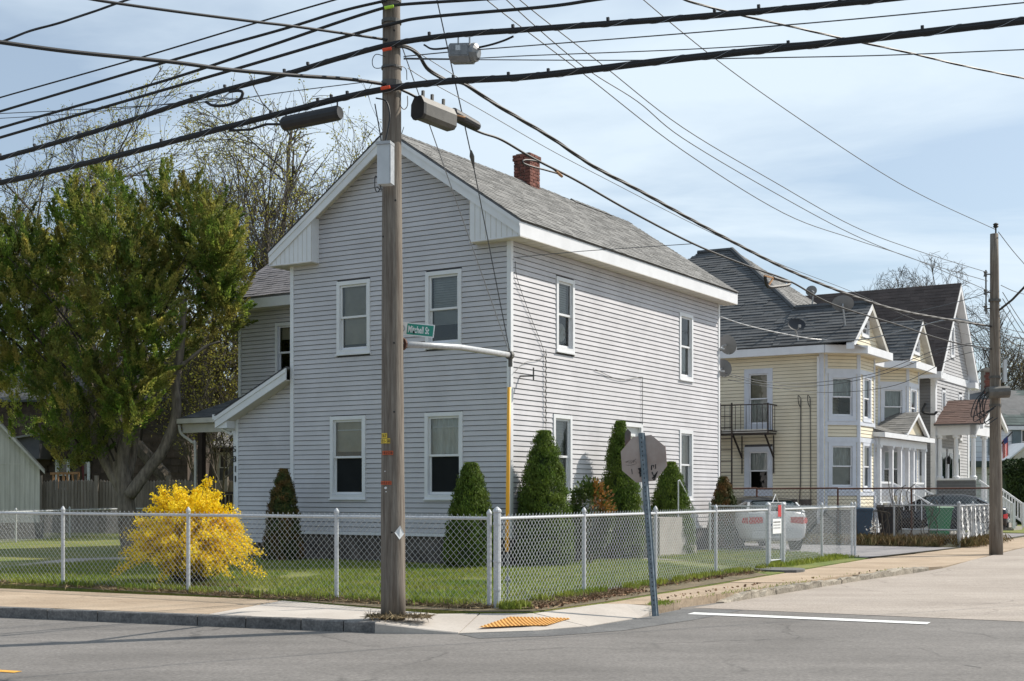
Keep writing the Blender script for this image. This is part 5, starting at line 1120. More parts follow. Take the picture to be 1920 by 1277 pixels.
for P_, Q_ in ((A_.lerp(R0, .325), R0), (R0, R3), (Y_.P(-1.2, 1.55, 7.98), Y_.P(1.5, 1.55, 7.98))):
    m = MB(); m.tube([P_ + V((0, 0, .03)), Q_ + V((0, 0, .05))], .09, 6); m.build('ridge_cap', m_shdark, yr)
def crossgable(kc, hw, zt, front, back, name='gable'):
    f0, f1, ft = Y_.P(front, kc - hw, PK + .02), Y_.P(front, kc + hw, PK + .02), Y_.P(front, kc, zt); b0, b1, bt = (p + Y_.t * (back - front) for p in (f0, f1, ft))
    m = MB(); m.add([f0, ft, bt, b0, f1, b1], [(0, 1, 2, 3), (1, 4, 5, 2)]); gr = m.build('gable_roof', m_roof, yh)
    e = f0 - Y_.t * .28; e1 = f1 - Y_.t * .28
    facesh(f0 - Y_.t * .28, b0, ft - Y_.t * .28, bt, m_shdark, ex=.20, tab=.45, th=.024, parent=gr); facesh(f1 - Y_.t * .28, b1, ft - Y_.t * .28, bt, m_shdark, ex=.20, tab=.45, parent=gr)
    go = Y_.P(front, kc - hw); slp = (zt - PK) / hw; win = (hw - .42, hw + .42, PK + .38, PK + .98)
    siding(yh, go, Y_.s, -Y_.t, PK + .05, zt - .16, lambda z: min(hw - .02, (z - PK) / slp + .06), lambda z: max(hw + .02, 2 * hw - (z - PK) / slp - .06), [win], m_cream, ex=.14)
    window(yh, go, Y_.s, -Y_.t, *win, cw=.09, trim=m_white, up=(m_blind, 1), low=(m_blind, .6), sill=True)
    for p, q in ((f0, ft), (f1, ft)):
        m = MB(); o_ = -Y_.t; a = p + o_ * .0 - V((0, 0, .03)); b = q - V((0, 0, .03)); dn = V((0, 0, -.20)); m.prism([a, b, b + dn, a + dn], o_ * .26); m.build('rake_board', m_gutter if p is f1 else m_white, yh, fix=True)
    m = MB(); m.add([f0 + -Y_.t * .0, f1, f1 - Y_.t * .38 - V((0, 0, .14)), f0 - Y_.t * .38 - V((0, 0, .14))], [(0, 1, 2, 3)]); m.build('pent_roof', m_shing, yh)
crossgable(1.55, 2.02, 7.98, -.95, 1.6); crossgable(8.15, 1.85, 8.15, -.92, 3.6)
# fire escape on the side wall
fe = thing('fire_escape', Y_.P(2.6, -.5, 3.5), 'black iron fire escape balcony with drop ladder on the cream house wall', 'fire escape')
ta, tb, tc, dpt = w_t[0][0] - .15, w_t[0][1] + 1.15, w_t[0][1] + .9, .85
Q = lambda t, s, z_: Y_.P(t, s, z_)
m = MB(); m.box(Q(ta, -dpt, 3.52), Y_.t * (tb - ta), Y_.s * (dpt - .06), (0, 0, .05)); m.build('platform', m_iron, fe); m = MB(); m.box(Q(ta, -dpt - .01, 3.57), Y_.t * (tb - ta), Y_.s * .02, (0, 0, .12)); m.build('toe_board', m_gutter, fe)
m = MB()
for z_ in (3.62, 4.52):
    m.bar(Q(ta, -dpt, z_), Q(tb, -dpt, z_), .035); m.bar(Q(ta, -dpt, z_), Q(ta, -.03, z_), .035); m.bar(Q(tb, -dpt, z_), Q(tb, -.03, z_), .035)
for t in (ta, tb): m.bar(Q(t, -dpt, 3.5), Q(t, -dpt, 4.56), .05)
m.build('rail_frame', m_iron, fe)
b_ = MB(); b_.cbox((0, 0, -.45), (1, 0, 0), .018, .018, .9); o = b_.build('baluster', m_iron, fe); bd = o.data; bpy.data.objects.remove(o)
for k in range(1, 12): inst('baluster', bd, Q(ta + (tb - ta) * k / 12, -dpt, 4.07), fe)
for k in range(1, 4): inst('baluster', bd, Q(ta, -dpt * (1 - k / 4), 4.07), fe); inst('baluster', bd, Q(tb, -dpt * (1 - k / 4), 4.07), fe)
for t in (ta + .1, ta + 1.25): m = MB(); m.bar(Q(t, -.85, 3.5), Q(t, -.05, 2.75), .05); m.bar(Q(t, -.05, 3.5), Q(t, -.05, 2.2), .035); m.build('bracket', m_iron, fe)
lt = tat(1372, Q(0, -dpt - .05, 0), Y_.t); m = MB(); m.bar(Q(lt, -dpt - .05, .9), Q(lt, -dpt - .05, 4.6), .05); m.bar(Q(lt + .42, -dpt - .05, .9), Q(lt + .42, -dpt - .05, 4.6), .05)
for k in range(9): m.bar(Q(lt, -dpt - .05, 1.1 + k * .38), Q(lt + .42, -dpt - .05, 1.1 + k * .38), .03)
m.build('ladder', m_iron, fe)
# wall cables of the cream house
m = MB(); m.tube([Q(.75, -.05, 4.7), Q(.76, -.05, 1.9), Q(.8, -.05, 1.2)], .02, 5); m.tube([Q(.42, -.05, 4.7), Q(.40, -.05, 1.3)], .016, 5)
for t in (.75, .42): m.tube(spline([Q(t, -.05, 4.72), Q(t, -.3, 4.8), Q(t + .05, -.12, 4.55), Q(t, -.05, 4.4)], 4), .015, 5)
m.build('conduit', m_bgrey, yh)
m = MB()
for k in range(3): m.cbox(Q(.55 + k * .5, -.12, .98), Y_.t, .34, .16, .34)
m.build('meter_box', m_found, yh)
# entrance porch with columns, pediment, stairs and red doors
k0, k1, pp = 2.9, 9.1, 1.0
m = MB(); m.prism([Y_.P(0, k0, .0), Y_.P(-pp, k0, 0), Y_.P(-pp, k1, 0), Y_.P(0, k1, 0)], (0, 0, 1.05)); m.build('porch_deck', m_white, yh, fix=True)
pe = [Y_.P(.0, k0 - .2, 4.05), Y_.P(-pp - .25, k0 - .2, 3.66), Y_.P(-pp - .25, k1 + .2, 3.66), Y_.P(0, k1 + .2, 4.05)]
prf = slabroof(yh, pe, .05, m_roof, 'porch_roof'); facesh(pe[1], pe[2], pe[0], pe[3], m_shing, ex=.18, parent=prf)
m = MB(); m.bar(Y_.P(-pp - .27, k0 - .25, 3.56), Y_.P(-pp - .27, k1 + .25, 3.56), .1, .17); m.bar(Y_.P(-pp - .25, k0 - .22, 3.56), Y_.P(0, k0 - .22, 3.64), .1, .16); m.build('cornice', m_white, yh)
m = MB(); m.bar(Y_.P(-pp, k0, 3.34), Y_.P(-pp, k1, 3.34), .16, .26); m.bar(Y_.P(-pp, k0, 3.34), Y_.P(0, k0, 3.34), .16, .26); m.build('porch_beam', m_white, yh)
gx, gh, gz0, gz1 = 7.0, 1.55, 3.72, 4.55
f0, f1, ft = Y_.P(-pp - .2, gx - gh, gz0), Y_.P(-pp - .2, gx + gh, gz0), Y_.P(-pp - .2, gx, gz1)
m = MB(); m.add([f0, ft, ft + Y_.t * 1.1, f0 + Y_.t * 1.1, f1, f1 + Y_.t * 1.1], [(0, 1, 2, 3), (1, 4, 5, 2)]); gr = m.build('pediment_roof', m_roof, yh)
facesh(f0 - Y_.t * .15, f0 + Y_.t * 1.1, ft - Y_.t * .15, ft + Y_.t * 1.1, m_shing, ex=.18, parent=gr)
m = MB(); m.prism([f0 + Y_.t * .08, f1 + Y_.t * .08, ft + Y_.t * .08], Y_.t * .04); m.build('pediment', m_cream, yh, fix=True)
for p, q in ((f0, ft), (f1, ft)): m = MB(); m.prism([p, q, q + V((0, 0, -.16)), p + V((0, 0, -.16))], -Y_.t * .12); m.build('rake_board', m_white, yh, fix=True)
for kk in (k0 + .1, 4.5, 5.6, 6.6, 7.3, 8.95):
    m = MB(); p = Y_.P(-pp, kk, 1.05); m.cbox(p, Y_.s, .14, .14, 2.2); m.cbox(p, Y_.s, .22, .22, .14); m.cbox(p + V((0, 0, 2.08)), Y_.s, .21, .21, .1); m.build('porch_column', m_white, yh)
for ka, kb_ in ((k0 + .1, 4.5), (7.3, 8.95)):
    m = MB(); m.bar(Y_.P(-pp, ka, 1.9), Y_.P(-pp, kb_, 1.9), .07); m.bar(Y_.P(-pp, ka, 1.2), Y_.P(-pp, kb_, 1.2), .05)
    n_ = int((kb_ - ka) / .16)
    for i in range(1, n_): p = Y_.P(-pp, ka + (kb_ - ka) * i / n_, 1.2); m.bar(p, p + V((0, 0, .7)), .03)
    m.build('porch_railing', m_white, yh)
for kk in (4.6, 7.2):
    m = MB(); a = Y_.P(-pp, kk, 1.9); b = Y_.P(-pp - 1.9, kk, .85); m.bar(a, b, .06); m.bar(b - V((0, 0, .8)), b + V((0, 0, .05)), .09)
    for i in range(1, 9): p = a.lerp(b, i / 9); m.bar(p, p - V((0, 0, .75)), .03)
    m.build('stair_railing', m_white, yh)
m = MB()
for i in range(5): m.box(Y_.P(-pp - .02 - .32 * i, 4.65, 0), -Y_.t * .34, Y_.s * 2.5, (0, 0, .88 - .18 * i))
m.build('front_steps', m_gutter, yh)
for kk, mt in ((3.78, m_red), (5.75, m_white)):
    m = MB(); m.box(Y_.P(-.02, kk, 1.05), Y_.s * .95, -Y_.t * .05, (0, 0, 2.0)); dd = m.build('door', mt, yh); m = MB(); m.lathe(Y_.P(-.1, kk + .12, 1.95), [(.03, -.03), (.03, .03)], 8); m.build('handle', m_galv, dd)
    m = MB(); m.box(Y_.P(-.005, kk - .14, 1.05), Y_.s * .13, -Y_.t * .06, (0, 0, 2.15)); m.box(Y_.P(-.005, kk + .97, 1.05), Y_.s * .13, -Y_.t * .06, (0, 0, 2.15)); m.build('door_casing', m_white, yh)

# satellite dishes
def dish(label, c, aim, r, mat, foot, arm=True, ry=.82):
    t = thing('satellite_dish', c, label, 'satellite dish', 'satellite dishes'); z_ = V(aim).normalized(); r = r * .86; x_ = z_.cross(UP).normalized(); y_ = x_.cross(z_); m = MB(); rows = []
    for i in range(5):
        f_ = i / 4
        for k in range(20): a = k * math.pi / 10; rows.append(V(c) + x_ * (r * f_ * math.cos(a)) + y_ * (r * ry * f_ * math.sin(a)) + z_ * (.16 * r * f_ * f_))
    m.add(rows, [(i * 20 + k, i * 20 + (k + 1) % 20, (i + 1) * 20 + (k + 1) % 20, (i + 1) * 20 + k) for i in range(4) for k in range(20)]); m.build('reflector', mat, t, smooth=True)
    m = MB(); m.tube([V(c) - z_ * .01, V(c) - z_ * .14, V(foot)], .03, 6); m.lathe(V(foot), [(.09, -.02), (.09, .02)], 8); m.build('mast', m_galv, t)
    if arm:
        e = V(c) + z_ * r * .9 - y_ * r * .55; m = MB(); m.tube([V(c) - y_ * r * ry * .9, e], .018, 5); m.bar(e, e + (V(c) - e) * .12, .09); m.build('feed_arm', m_galv, t)
def yroof(px, py, lift=0.0):                                       # point on the cream house's near roof slope
    u = (px - 960) / FPX; w = (HOR - py) / FPX; dr_ = V((u, 1, w)); n = (R0 - A_).cross(D_ - A_).normalized(); k = ((A_ - V((0, 0, EYE))).dot(n)) / dr_.dot(n); return V((0, 0, EYE)) + dr_ * k
fa = yroof(1522, 576); dish('grey satellite dish standing highest, against the sky on the dark roof ridge', fa + V((-.02, -.1, .55)), (-.3, .9, .35), .26, m_dish, fa)
fa = yroof(1497, 640); dish('black satellite dish low on the dark roof above the eave', fa + V((-.12, -.22, .52)), (.15, -.95, .3), .36, m_dishk, fa, ry=.72)
fa = yroof(1585, 612); dish('wide grey satellite dish on the dark roof, beside the first gable', fa + V((-.12, -.15, .72)), (.25, .85, .5), .42, m_dish, fa)
ec = H.P(-.05, HD + .05, 0)
dish('upper grey satellite dish at the far corner of the grey corner house', at(1362, 647, 36.55), (.75, .5, .25), .40, m_dish, V((ec.x, ec.y, at(1352, 655, 36.3).z)))
dish('lower grey satellite dish at the far corner of the grey corner house', at(1354, 691, 36.6), (.75, .6, .25), .36, m_dish, V((ec.x, ec.y, at(1352, 697, 36.3).z)))

# ---------------------------------------------------------------- the pale grey gabled house
G_ = Frame((17.35, 54.0), (-.848, .530), (.530, .848)); GW, GD, GE, GR = 5.9, 10.5, 6.75, 10.4
gh_ = thing('house', G_.P(GD / 2, GW / 2, 0), 'pale grey gabled house with brown roof and small columned porch', 'house')
m = MB(); m.prism([G_.P(.03, .03, 0), G_.P(GD, .03, 0), G_.P(GD, GW, 0), G_.P(.03, GW, 0)], (0, 0, 1.0)); m.build('foundation', m_found, gh_, fix=True)
siding(gh_, G_.P(0, 0, 0), G_.t, -G_.s, 1.0, GE, lambda z: .1, lambda z: GD, [], m_shadesid, ex=.13)
gsl = (GR - GE) / (GW / 2)
gops = [(1.15, 1.75, 3.85, 5.85), (4.05, 4.65, 3.85, 5.85), (GW / 2 - .32, GW / 2 + .32, 7.35, 8.75)]
siding(gh_, G_.P(0, 0, 0), G_.s, -G_.t, 1.0, GR - .3, lambda z: .1 if z < GE else (z - GE) / gsl + .12, lambda z: GW - .1 if z < GE else GW - (z - GE) / gsl - .12, gops, m_sunsid, ex=.13)
for op in gops: window(gh_, G_.P(0, 0, 0), G_.s, -G_.t, *op, cw=.1, up=(m_curtain, 1), low=(m_blind, .5))
for kk in (0, GW - .2): m = MB(); m.box(G_.P(-.04, kk - .02, .9), G_.s * .26, G_.t * .2, (0, 0, GE - .9)); m.build('corner_board', m_white, gh_)
m = MB(); m.box(G_.P(-.05, 0, GE - .5), G_.s * GW, G_.t * .04, (0, 0, .3)); m.build('frieze', m_white, gh_)
go = .38
Ga = [G_.P(-go, -.4, GE - .25), G_.P(GD, -.4, GE - .25), G_.P(GD, GW / 2, GR + .12), G_.P(-go, GW / 2, GR + .12)]; Gb = [G_.P(GD, GW + .4, GE - .25), G_.P(-go, GW + .4, GE - .25), Ga[3], Ga[2]]
g1 = slabroof(gh_, Ga, .08, m_roof); slabroof(gh_, Gb, .08, m_shbrown)
facesh(Ga[0], Ga[1], Ga[3], Ga[2], m_shbrown, ex=.2, tab=.4, parent=g1)
for p, q in ((Ga[0], Ga[3]), (Gb[1], Gb[2])):
    m = MB(); m.prism([p - V((0, 0, .08)), q - V((0, 0, .08)), q - V((0, 0, .36)), p - V((0, 0, .36))], G_.t * .36); m.build('rake_board', m_white, gh_, fix=True)
for kk in (-.4, GW - .35): m = MB(); m.box(G_.P(-go, kk, GE - .55), G_.s * .75, G_.t * .5, (0, 0, .26)); m.build('boxed_return', m_white, gh_)
m = MB(); m.bar(G_.P(-go, -.42, GE - .4), G_.P(GD, -.42, GE - .4), .08, .26); m.build('fascia', m_white, gh_)
# its porch
pk0, pk1, pq = .2, 4.3, 1.6
m = MB(); m.box(G_.P(-pq, pk0, .95), G_.s * (pk1 - pk0), G_.t * pq, (0, 0, .15)); m.build('porch_deck', m_white, gh_)
siding(gh_, G_.P(0, pk0 - .02, 0), -G_.t, -G_.s, 1.1, 2.05, lambda z: .05, lambda z: pq, [], m_shadesid, ex=.12)
m = MB(); m.box(G_.P(.0, pk0 - .06, .2), -G_.t * pq, G_.s * .05, (0, 0, .72)); m.build('porch_skirt', m_white, gh_); m = MB(); m.box(G_.P(.0, pk0 - .08, 2.05), -G_.t * pq, G_.s * .16, (0, 0, .08)); m.build('porch_rail', m_white, gh_)
for a, b in ((.1, pk0 + .05), (-.8, pk0 + .05), (-pq + .12, pk0 + .05), (-pq + .12, 2.2), (-pq + .12, pk1 - .1)):
    m = MB(); p = G_.P(a if a < 0 else -.15, b, 2.1 if b < 1 else 1.1); m.lathe(p, [(.15, 0), (.15, .1), (.10, .14), (.085, 3.9 - p.z - .14), (.14, 3.9 - p.z - .1), (.14, 3.9 - p.z)], 12); m.build('porch_column', m_white, gh_, smooth=False)
m = MB(); m.box(G_.P(-pq, pk0 - .1, 3.9), G_.t * pq, G_.s * .22, (0, 0, .42)); m.box(G_.P(-pq, pk0 - .1, 3.9), G_.s * (pk1 - pk0 + .2), G_.t * .22, (0, 0, .42)); m.build('porch_beam', m_white, gh_)
pz0, pz1 = 4.34, 5.45; pm = (pk0 + pk1) / 2
Pa = [G_.P(-pq - .35, pk0 - .35, pz0), G_.P(0.0, pk0 - .35, pz0), G_.P(0, pm, pz1), G_.P(-pq - .35, pm, pz1)]; Pb = [G_.P(0, pk1 + .35, pz0), G_.P(-pq - .35, pk1 + .35, pz0), Pa[3], Pa[2]]
pg = slabroof(gh_, Pa, .06, m_roof, 'porch_roof'); slabroof(gh_, Pb, .06, m_shbrown, 'porch_roof'); facesh(Pa[0], Pa[1], Pa[3], Pa[2], M('reddish_porch_shingle', (.115, .068, .055), .95, var=.1, tone=True), ex=.2, tab=.4, parent=pg)
m = MB(); m.prism([Pa[0] + G_.t * .3, Pb[1] + G_.t * .3, Pa[3] + G_.t * .3], G_.t * .05); m.build('pediment', m_white, gh_, fix=True)
for p in (Pa[0], Pb[1]): m = MB(); m.prism([p, Pa[3], Pa[3] - V((0, 0, .22)), p - V((0, 0, .22))], G_.t * .12); m.build('rake_board', m_white, gh_, fix=True)
for kk, w in ((.55, 1.0), (1.9, .8), (3.1, .9)):
    m = MB(); m.box(G_.P(-.03, kk, 1.1), G_.s * w, -G_.t * .06, (0, 0, 2.3)); dd = m.build('door', m_white, gh_); m = MB(); m.box(G_.P(-.1, kk + .15, 1.5), G_.s * (w - .3), -G_.t * .01, (0, 0, 1.7)); m.build('pane', m_carglass, dd)
for kk in (.35, 1.72): m = MB(); m.cbox(G_.P(-.16, kk, 2.75), G_.s, .13, .13, .26); m.lathe(G_.P(-.16, kk, 3.0), [(.09, 0), (.02, .09)], 8); m.build('porch_lamp', m_ink, gh_)
m = MB(); sa = G_.P(-pq, pk0 + .5, 0)
for i in range(6): m.box(G_.P(-pq - .22 * i, pk0 + .6, 0), -G_.t * .24, G_.s * 1.8, (0, 0, .95 - .16 * i))
m.build('front_steps', m_path, gh_)
for kk in (pk0 + .5, pk0 + 2.5):
    a, b = G_.P(-pq, kk, 2.05), G_.P(-pq - 1.35, kk, 1.05); m = MB(); m.bar(a, b, .08); m.bar(a - V((0, 0, .75)), b - V((0, 0, .75)), .07); m.bar(b - V((0, 0, .95)), b + V((0, 0, .08)), .12)
    for i in range(1, 12): p = a.lerp(b, i / 12); m.bar(p, p - V((0, 0, .75)), .045)
    m.build('stair_railing', m_white, gh_)
m = MB(); m.cbox(G_.P(.7, -.08, 1.75), G_.t, .45, .14, .5); m.cbox(G_.P(.8, -.08, 2.4), G_.t, .35, .14, .6); m.build('meter_box', m_boxw, gh_)
m = MB(); c = G_.P(.35, -.1, 5.2); m.tube(spline([c, c + V((-.2, -.3, -.35)), c + V((.2, -.4, -.45)), c + V((.35, -.4, -.35))], 5), .05, 6); m.build('conduit', m_ink, gh_)
# flag on a short staff
fl = thing('flag', at(1884, 838, 57), 'red, white and blue striped flag hanging from a short staff right of the second pole', 'flag')
m = MB(); m.tube([at(1868, 842, 57), at(1898, 810, 57)], .03, 6); m.build('flag_staff', m_ink, fl)
wv = lambda i: .10 * math.sin(i * 1.3)
for i in range(7):
    xa, xb = 1879.5 + i * 1.5, 1881 + i * 1.5; m = MB(); ya, yb = 826 - i * .9, 860 - i * 1.0
    m.add([at(xa, ya, 57 + wv(i)), at(xb, ya - .8, 57 + wv(i + 1)), at(xb + .5, yb, 57 + wv(i + 1)), at(xa + .3, yb + .6, 57 + wv(i))], [(0, 1, 2, 3)]); m.build('stripe', m_fred if i % 2 == 0 else m_fwh, fl)
m = MB(); m.poly([at(1881, 824, 56.9), at(1889, 817, 56.9), at(1890, 829, 56.9), at(1883, 834, 56.9)]); m.build('canton', m_fbl, fl)

# ---------------------------------------------------------------- far house with green roof
Q_ = Frame((25.2, 73.0), (1, .05), (-.05, 1))
qh = thing('house', Q_.P(5, 4, 0), 'white house with a broad green shingle roof and brick chimney at the far right', 'house')
e0, e1, r0, r1 = at(1795, 797, 72.6), at(2060, 797, 73.4), at(1812, 731, 76), at(2060, 733, 77)
qr = slabroof(qh, [e0, e1, r1, r0], .1, m_roof); facesh(e0, e1, r0, r1, m_shgreen, ex=.28, tab=.5, parent=qr)
slabroof(qh, [r0, r1, r1 + V((0, 4, -2)), r0 + V((0, 4, -2))], .1, m_shgreen)
wA = V((e0.x + .2, 73.0, 0)); qops = [(tat(1912, wA, V((1, .01, 0))), tat(1940, wA, V((1, .01, 0))), 3.6, 5.15)]
siding(qh, wA, V((1, .01, 0)), V((0, -1, 0)), .5, e0.z - .05, lambda z: 0, lambda z: 7.5, qops, m_white, ex=.3)
window(qh, wA, V((1, .01, 0)), V((0, -1, 0)), *qops[0], cw=.1)
for px in (1853, 1897): a = tat(px, wA, V((1, .01, 0))); m = MB(); m.box(wA + V((a, -.06, 3.65)), (.5, 0, 0), (0, .05, 0), (0, 0, 1.5)); m.build('shutter', m_shut, qh)
m = MB(); m.box(V((e0.x + .2, 72.75, e0.z - .25)), (8, .1, 0), (0, .2, 0), (0, 0, .2)); m.build('fascia', m_white, qh)
m = MB(); m.box(wA + V((0, -.6, 2.95)), (8, 0, 0), (0, .5, 0), (0, 0, .35)); m.build('lower_roof', m_shgreen, qh)
cb_ = at(1854, 735, 75.6); m = MB(); m.cbox(cb_ - V((0, 0, .4)), (1, 0, 0), .72, .6, 1.75); qc = m.build('chimney', m_mortar, qh); me_b2 = None
for r_ in range(8):
    for k in range(2):
        c = cb_ + V((-.18 + .36 * k + (.05 if r_ % 2 else -.02), -.31, -.05 + r_ * .155))
        if me_b2 is None: b_ = MB(); b_.cbox((0, 0, 0), (1, 0, 0), .345, .06, .145); o = b_.build('brick', m_brick, qc); me_b2 = o.data; bpy.data.objects.remove(o)
        inst('brick', me_b2, c, qc)
m = MB(); m.cbox(cb_ + V((0, 0, 1.18)), (1, 0, 0), .82, .7, .1); m.build('chimney_cap', m_mortar, qh); m = MB(); m.cbox(cb_ - V((0, .05, .35)), (1, 0, 0), .95, .7, .18); m.build('chimney_flashing', m_boxw, qh)
# low cream gable in front of the hedge at the right edge
pr_ = thing('garage', at(1915, 900, 70), 'small pale gabled garage roof behind the hedge at the right edge', 'garage')
m = MB(); m.prism([at(1893, 865, 70), at(1945, 865, 70), at(1945, 830, 70), at(1925, 838, 70)], (0, 3, 0)); m.build('gable', m_soffit, pr_, fix=True)
m = MB(); m.prism([at(1888, 866, 69.8), at(1930, 832, 69.8), at(1930, 829, 69.8), at(1888, 862, 69.8)], (0, 3.3, 0)); m.build('roof', m_white, pr_, fix=True)

# ---------------------------------------------------------------- left background: shed, stockade, shingled houses
sh_ = thing('shed', V((-16.8, 44.3, 0)), 'weathered silver-grey board shed at the left edge', 'shed')
so_, su_ = V((-15.72, 43.8, 0)), V((-.94, -.34, 0)); sw, sz0, sz1 = 3.4, 2.42, 4.35
pl = MB(); sn_ = V((su_.y, -su_.x, 0)); sn_ = sn_ if sn_.y < 0 else -sn_
m = MB(); topz = lambda a: sz0 + (sz1 - sz0) * (1 - abs(a - sw / 2) / (sw / 2)); m.poly([so_ - sn_ * .03, so_ + su_ * sw - sn_ * .03, so_ + su_ * sw - sn_ * .03 + V((0, 0, sz0)), so_ + su_ * sw / 2 - sn_ * .03 + V((0, 0, sz1)), so_ - sn_ * .03 + V((0, 0, sz0))]); sw_ = m.build('wall', m_under, sh_)
a = 0
while a < sw:
    b = min(sw, a + .155); m = MB(); pts = [so_ + su_ * (a + .008) + V((0, 0, .55)), so_ + su_ * b + V((0, 0, .55)), so_ + su_ * b + V((0, 0, topz(b) - .04)), so_ + su_ * (a + .008) + V((0, 0, topz(a) - .04))]; m.prism(pts, sn_ * R.uniform(.016, .026)); m.build('plank', m_shed, sw_, fix=True); a = b
m = MB(); m.box(so_ + V((0, 0, 2.48)) + sn_ * .02, su_ * sw, sn_ * .012, (0, 0, .02)); m.build('joint_strip', m_shed, sh_)
m = MB(); m.prism([so_ - su_ * .1 + V((0, 0, 0)), so_ + su_ * sw, so_ + su_ * sw + V((0, 0, .55)), so_ - su_ * .1 + V((0, 0, .55))], -sn_ * .1); m.build('foundation', m_found, sh_, fix=True)
for x0_, x1_ in ((-.15, sw / 2), (sw + .15, sw / 2)):
    z_ = lambda a: sz0 - .09 + (sz1 - sz0) * (1 - abs(a - sw / 2) / (sw / 2)) + .1
    A, B = so_ + su_ * x0_ + V((0, 0, z_(x0_))) + sn_ * .12, so_ + su_ * x1_ + V((0, 0, z_(x1_))) + sn_ * .12; m = MB(); m.prism([A, B, B - sn_ * 4, A - sn_ * 4], (0, 0, .07)); m.build('roof', m_shing, sh_, fix=True)
    m = MB(); m.prism([A, B, B - V((0, 0, .1)), A - V((0, 0, .1))], sn_ * .025); m.build('rake_board', m_shed, sh_, fix=True)
m = MB(); m.poly([so_, so_ - sn_ * 4, so_ - sn_ * 4 + V((0, 0, sz0)), so_ + V((0, 0, sz0))]); m.build('side_wall', m_shed, sh_)
sf_ = thing('stockade_fence', V((-15, 50.5, 0)), 'brown weathered picket stockade fence between the shed and the porch', 'fence')
m = MB(); m.cbox((0, 0, 0), (1, 0, 0), .105, .03, 1.98); m.add([(-.052, -.015, 1.98), (.052, -.015, 1.98), (.052, .015, 1.98), (-.052, .015, 1.98), (0, 0, 2.05)], [(0, 1, 4), (1, 2, 4), (2, 3, 4), (3, 0, 4)]); o = m.build('picket', m_stock, sf_); pd = o.data; bpy.data.objects.remove(o)
x = -18.6; k = 0
while x < -9.4:
    p = V((x, 50.3 + (x + 18) * .06, 1.02 + R.uniform(-.03, .03))); o = inst('picket', pd, p, sf_, R.uniform(-.05, .05)); x += .118; k += 1
for zz in (.5, 1.6): m = MB(); m.bar(V((-18.6, 50.36, zz)), V((-9.4, 50.9, zz)), .05, .09); m.build('rail', m_stock, sf_)
for x in (-18.0, -15.9, -13.2, -11.0): m = MB(); m.cbox(V((x, 50.2 + (x + 18) * .06, 0)), (1, 0, 0), .14, .12, 2.2); m.build('post', m_stock, sf_)
bh_ = thing('house', V((-19, 60, 0)), 'dark brown shingled house behind the stockade fence at the left', 'house')
bo, bu = V((-14.2, 57.5, 0)), V((-1, .02, 0)); bops = [(tat(131, bo, bu), tat(104, bo, bu), 1.6, 3.02), (tat(169, bo, bu), tat(140, bo, bu), .5, 2.95)]
m = MB(); m.poly([bo + V((0, .06, 0)), bo + bu * 12 + V((0, .06, 0)), bo + bu * 12 + V((0, .06, 5.6)), bo + V((0, .06, 5.6))]); m.poly([bo + V((0, .06, 0)), bo + V((.2, 6, 0)), bo + V((.2, 6, 5.6)), bo + V((0, .06, 5.6))]); bw = m.build('wall', m_brshing, bh_)
zz = .4; row = 0
while zz < 5.4:
    x = -(.2 if row % 2 else 0)
    while x < 9.5:
        w = R.uniform(.32, .62); x0_, x1_ = max(0, x), x + w; x = x1_
        if any(min(x1_, p[1]) - max(x0_, p[0]) > .05 and min(zz + .33, p[3]) - max(zz, p[2]) > .06 for p in bops): continue
        d_ = R.uniform(.03, .05); m = MB(); A = bo + bu * (x0_ + .012); B = bo + bu * x1_
        m.add([A + V((0, -d_, zz)), B + V((0, -d_, zz)), B + V((0, -.005, zz + .34)), A + V((0, -.005, zz + .34)), A + V((0, .05, zz)), B + V((0, .05, zz))], [(0, 1, 2, 3), (4, 5, 1, 0)]); m.build('wall_shingle', m_brshing, bw)
    zz += .335; row += 1
window(bh_, bo, bu, V((0, -1, 0)), *bops[0], cw=.1, up=(m_curtain, 1), low=(m_curtain, .8)); 
m = MB(); a0, a1, b0, b1 = bops[1]; m.box(bo + bu * a0 + V((0, -.05, b0)), bu * .12, (0, .1, 0), (0, 0, b1 - b0)); m.box(bo + bu * (a1 - .12) + V((0, -.05, b0)), bu * .12, (0, .1, 0), (0, 0, b1 - b0)); m.box(bo + bu * a0 + V((0, -.06, b1 - .12)), bu * (a1 - a0), (0, .1, 0), (0, 0, .13)); dd = m.build('door', m_white, bh_)
m = MB(); m.box(bo + bu * (a0 + .12) + V((0, -.01, b0)), bu * (a1 - a0 - .24), (0, .03, 0), (0, 0, b1 - b0 - .1)); m.build('pane', m_carglass, dd); m = MB(); m.box(bo + bu * (a0 + .26) + V((0, -.03, b0)), bu * .12, (0, .03, 0), (0, 0, b1 - b0 - .15)); m.build('door_leaf', m_red, dd)
m = MB(); m.prism([bo + V((.4, -.4, 5.5)), bo + bu * 12 + V((0, -.4, 5.5)), bo + bu * 12 + V((0, 4, 8)), bo + V((.4, 4, 8))], (0, 0, .1)); m.build('roof', m_shdark, bh_, fix=True)
m = MB(); m.prism([at(20, 820, 56), at(74, 812, 56), at(74, 860, 56), at(20, 860, 56)], (0, 1.4, 0)); m.build('lean_to', m_under, bh_, fix=True); m = MB(); m.bar(at(16, 823, 55.9), at(76, 813, 55.9), .3, .08); m.build('lean_to_roof', m_shing, bh_)
dk = thing('wooden_chairs', at(118, 900, 55.5), 'pair of pale orange wooden chair backs above the stockade fence by the brown house', 'chairs')
for px in (98, 108, 117, 128, 137, 146):
    m = MB(); m.bar(at(px, 925, 55.5), at(px + R.uniform(-3, 3), 887, 55.5), .07); m.build('chair_post', m_ltwood, dk)
m = MB(); m.bar(at(95, 888, 55.5), at(148, 887, 55.5), .12, .1); m.build('top_rail', m_ltwood, dk)
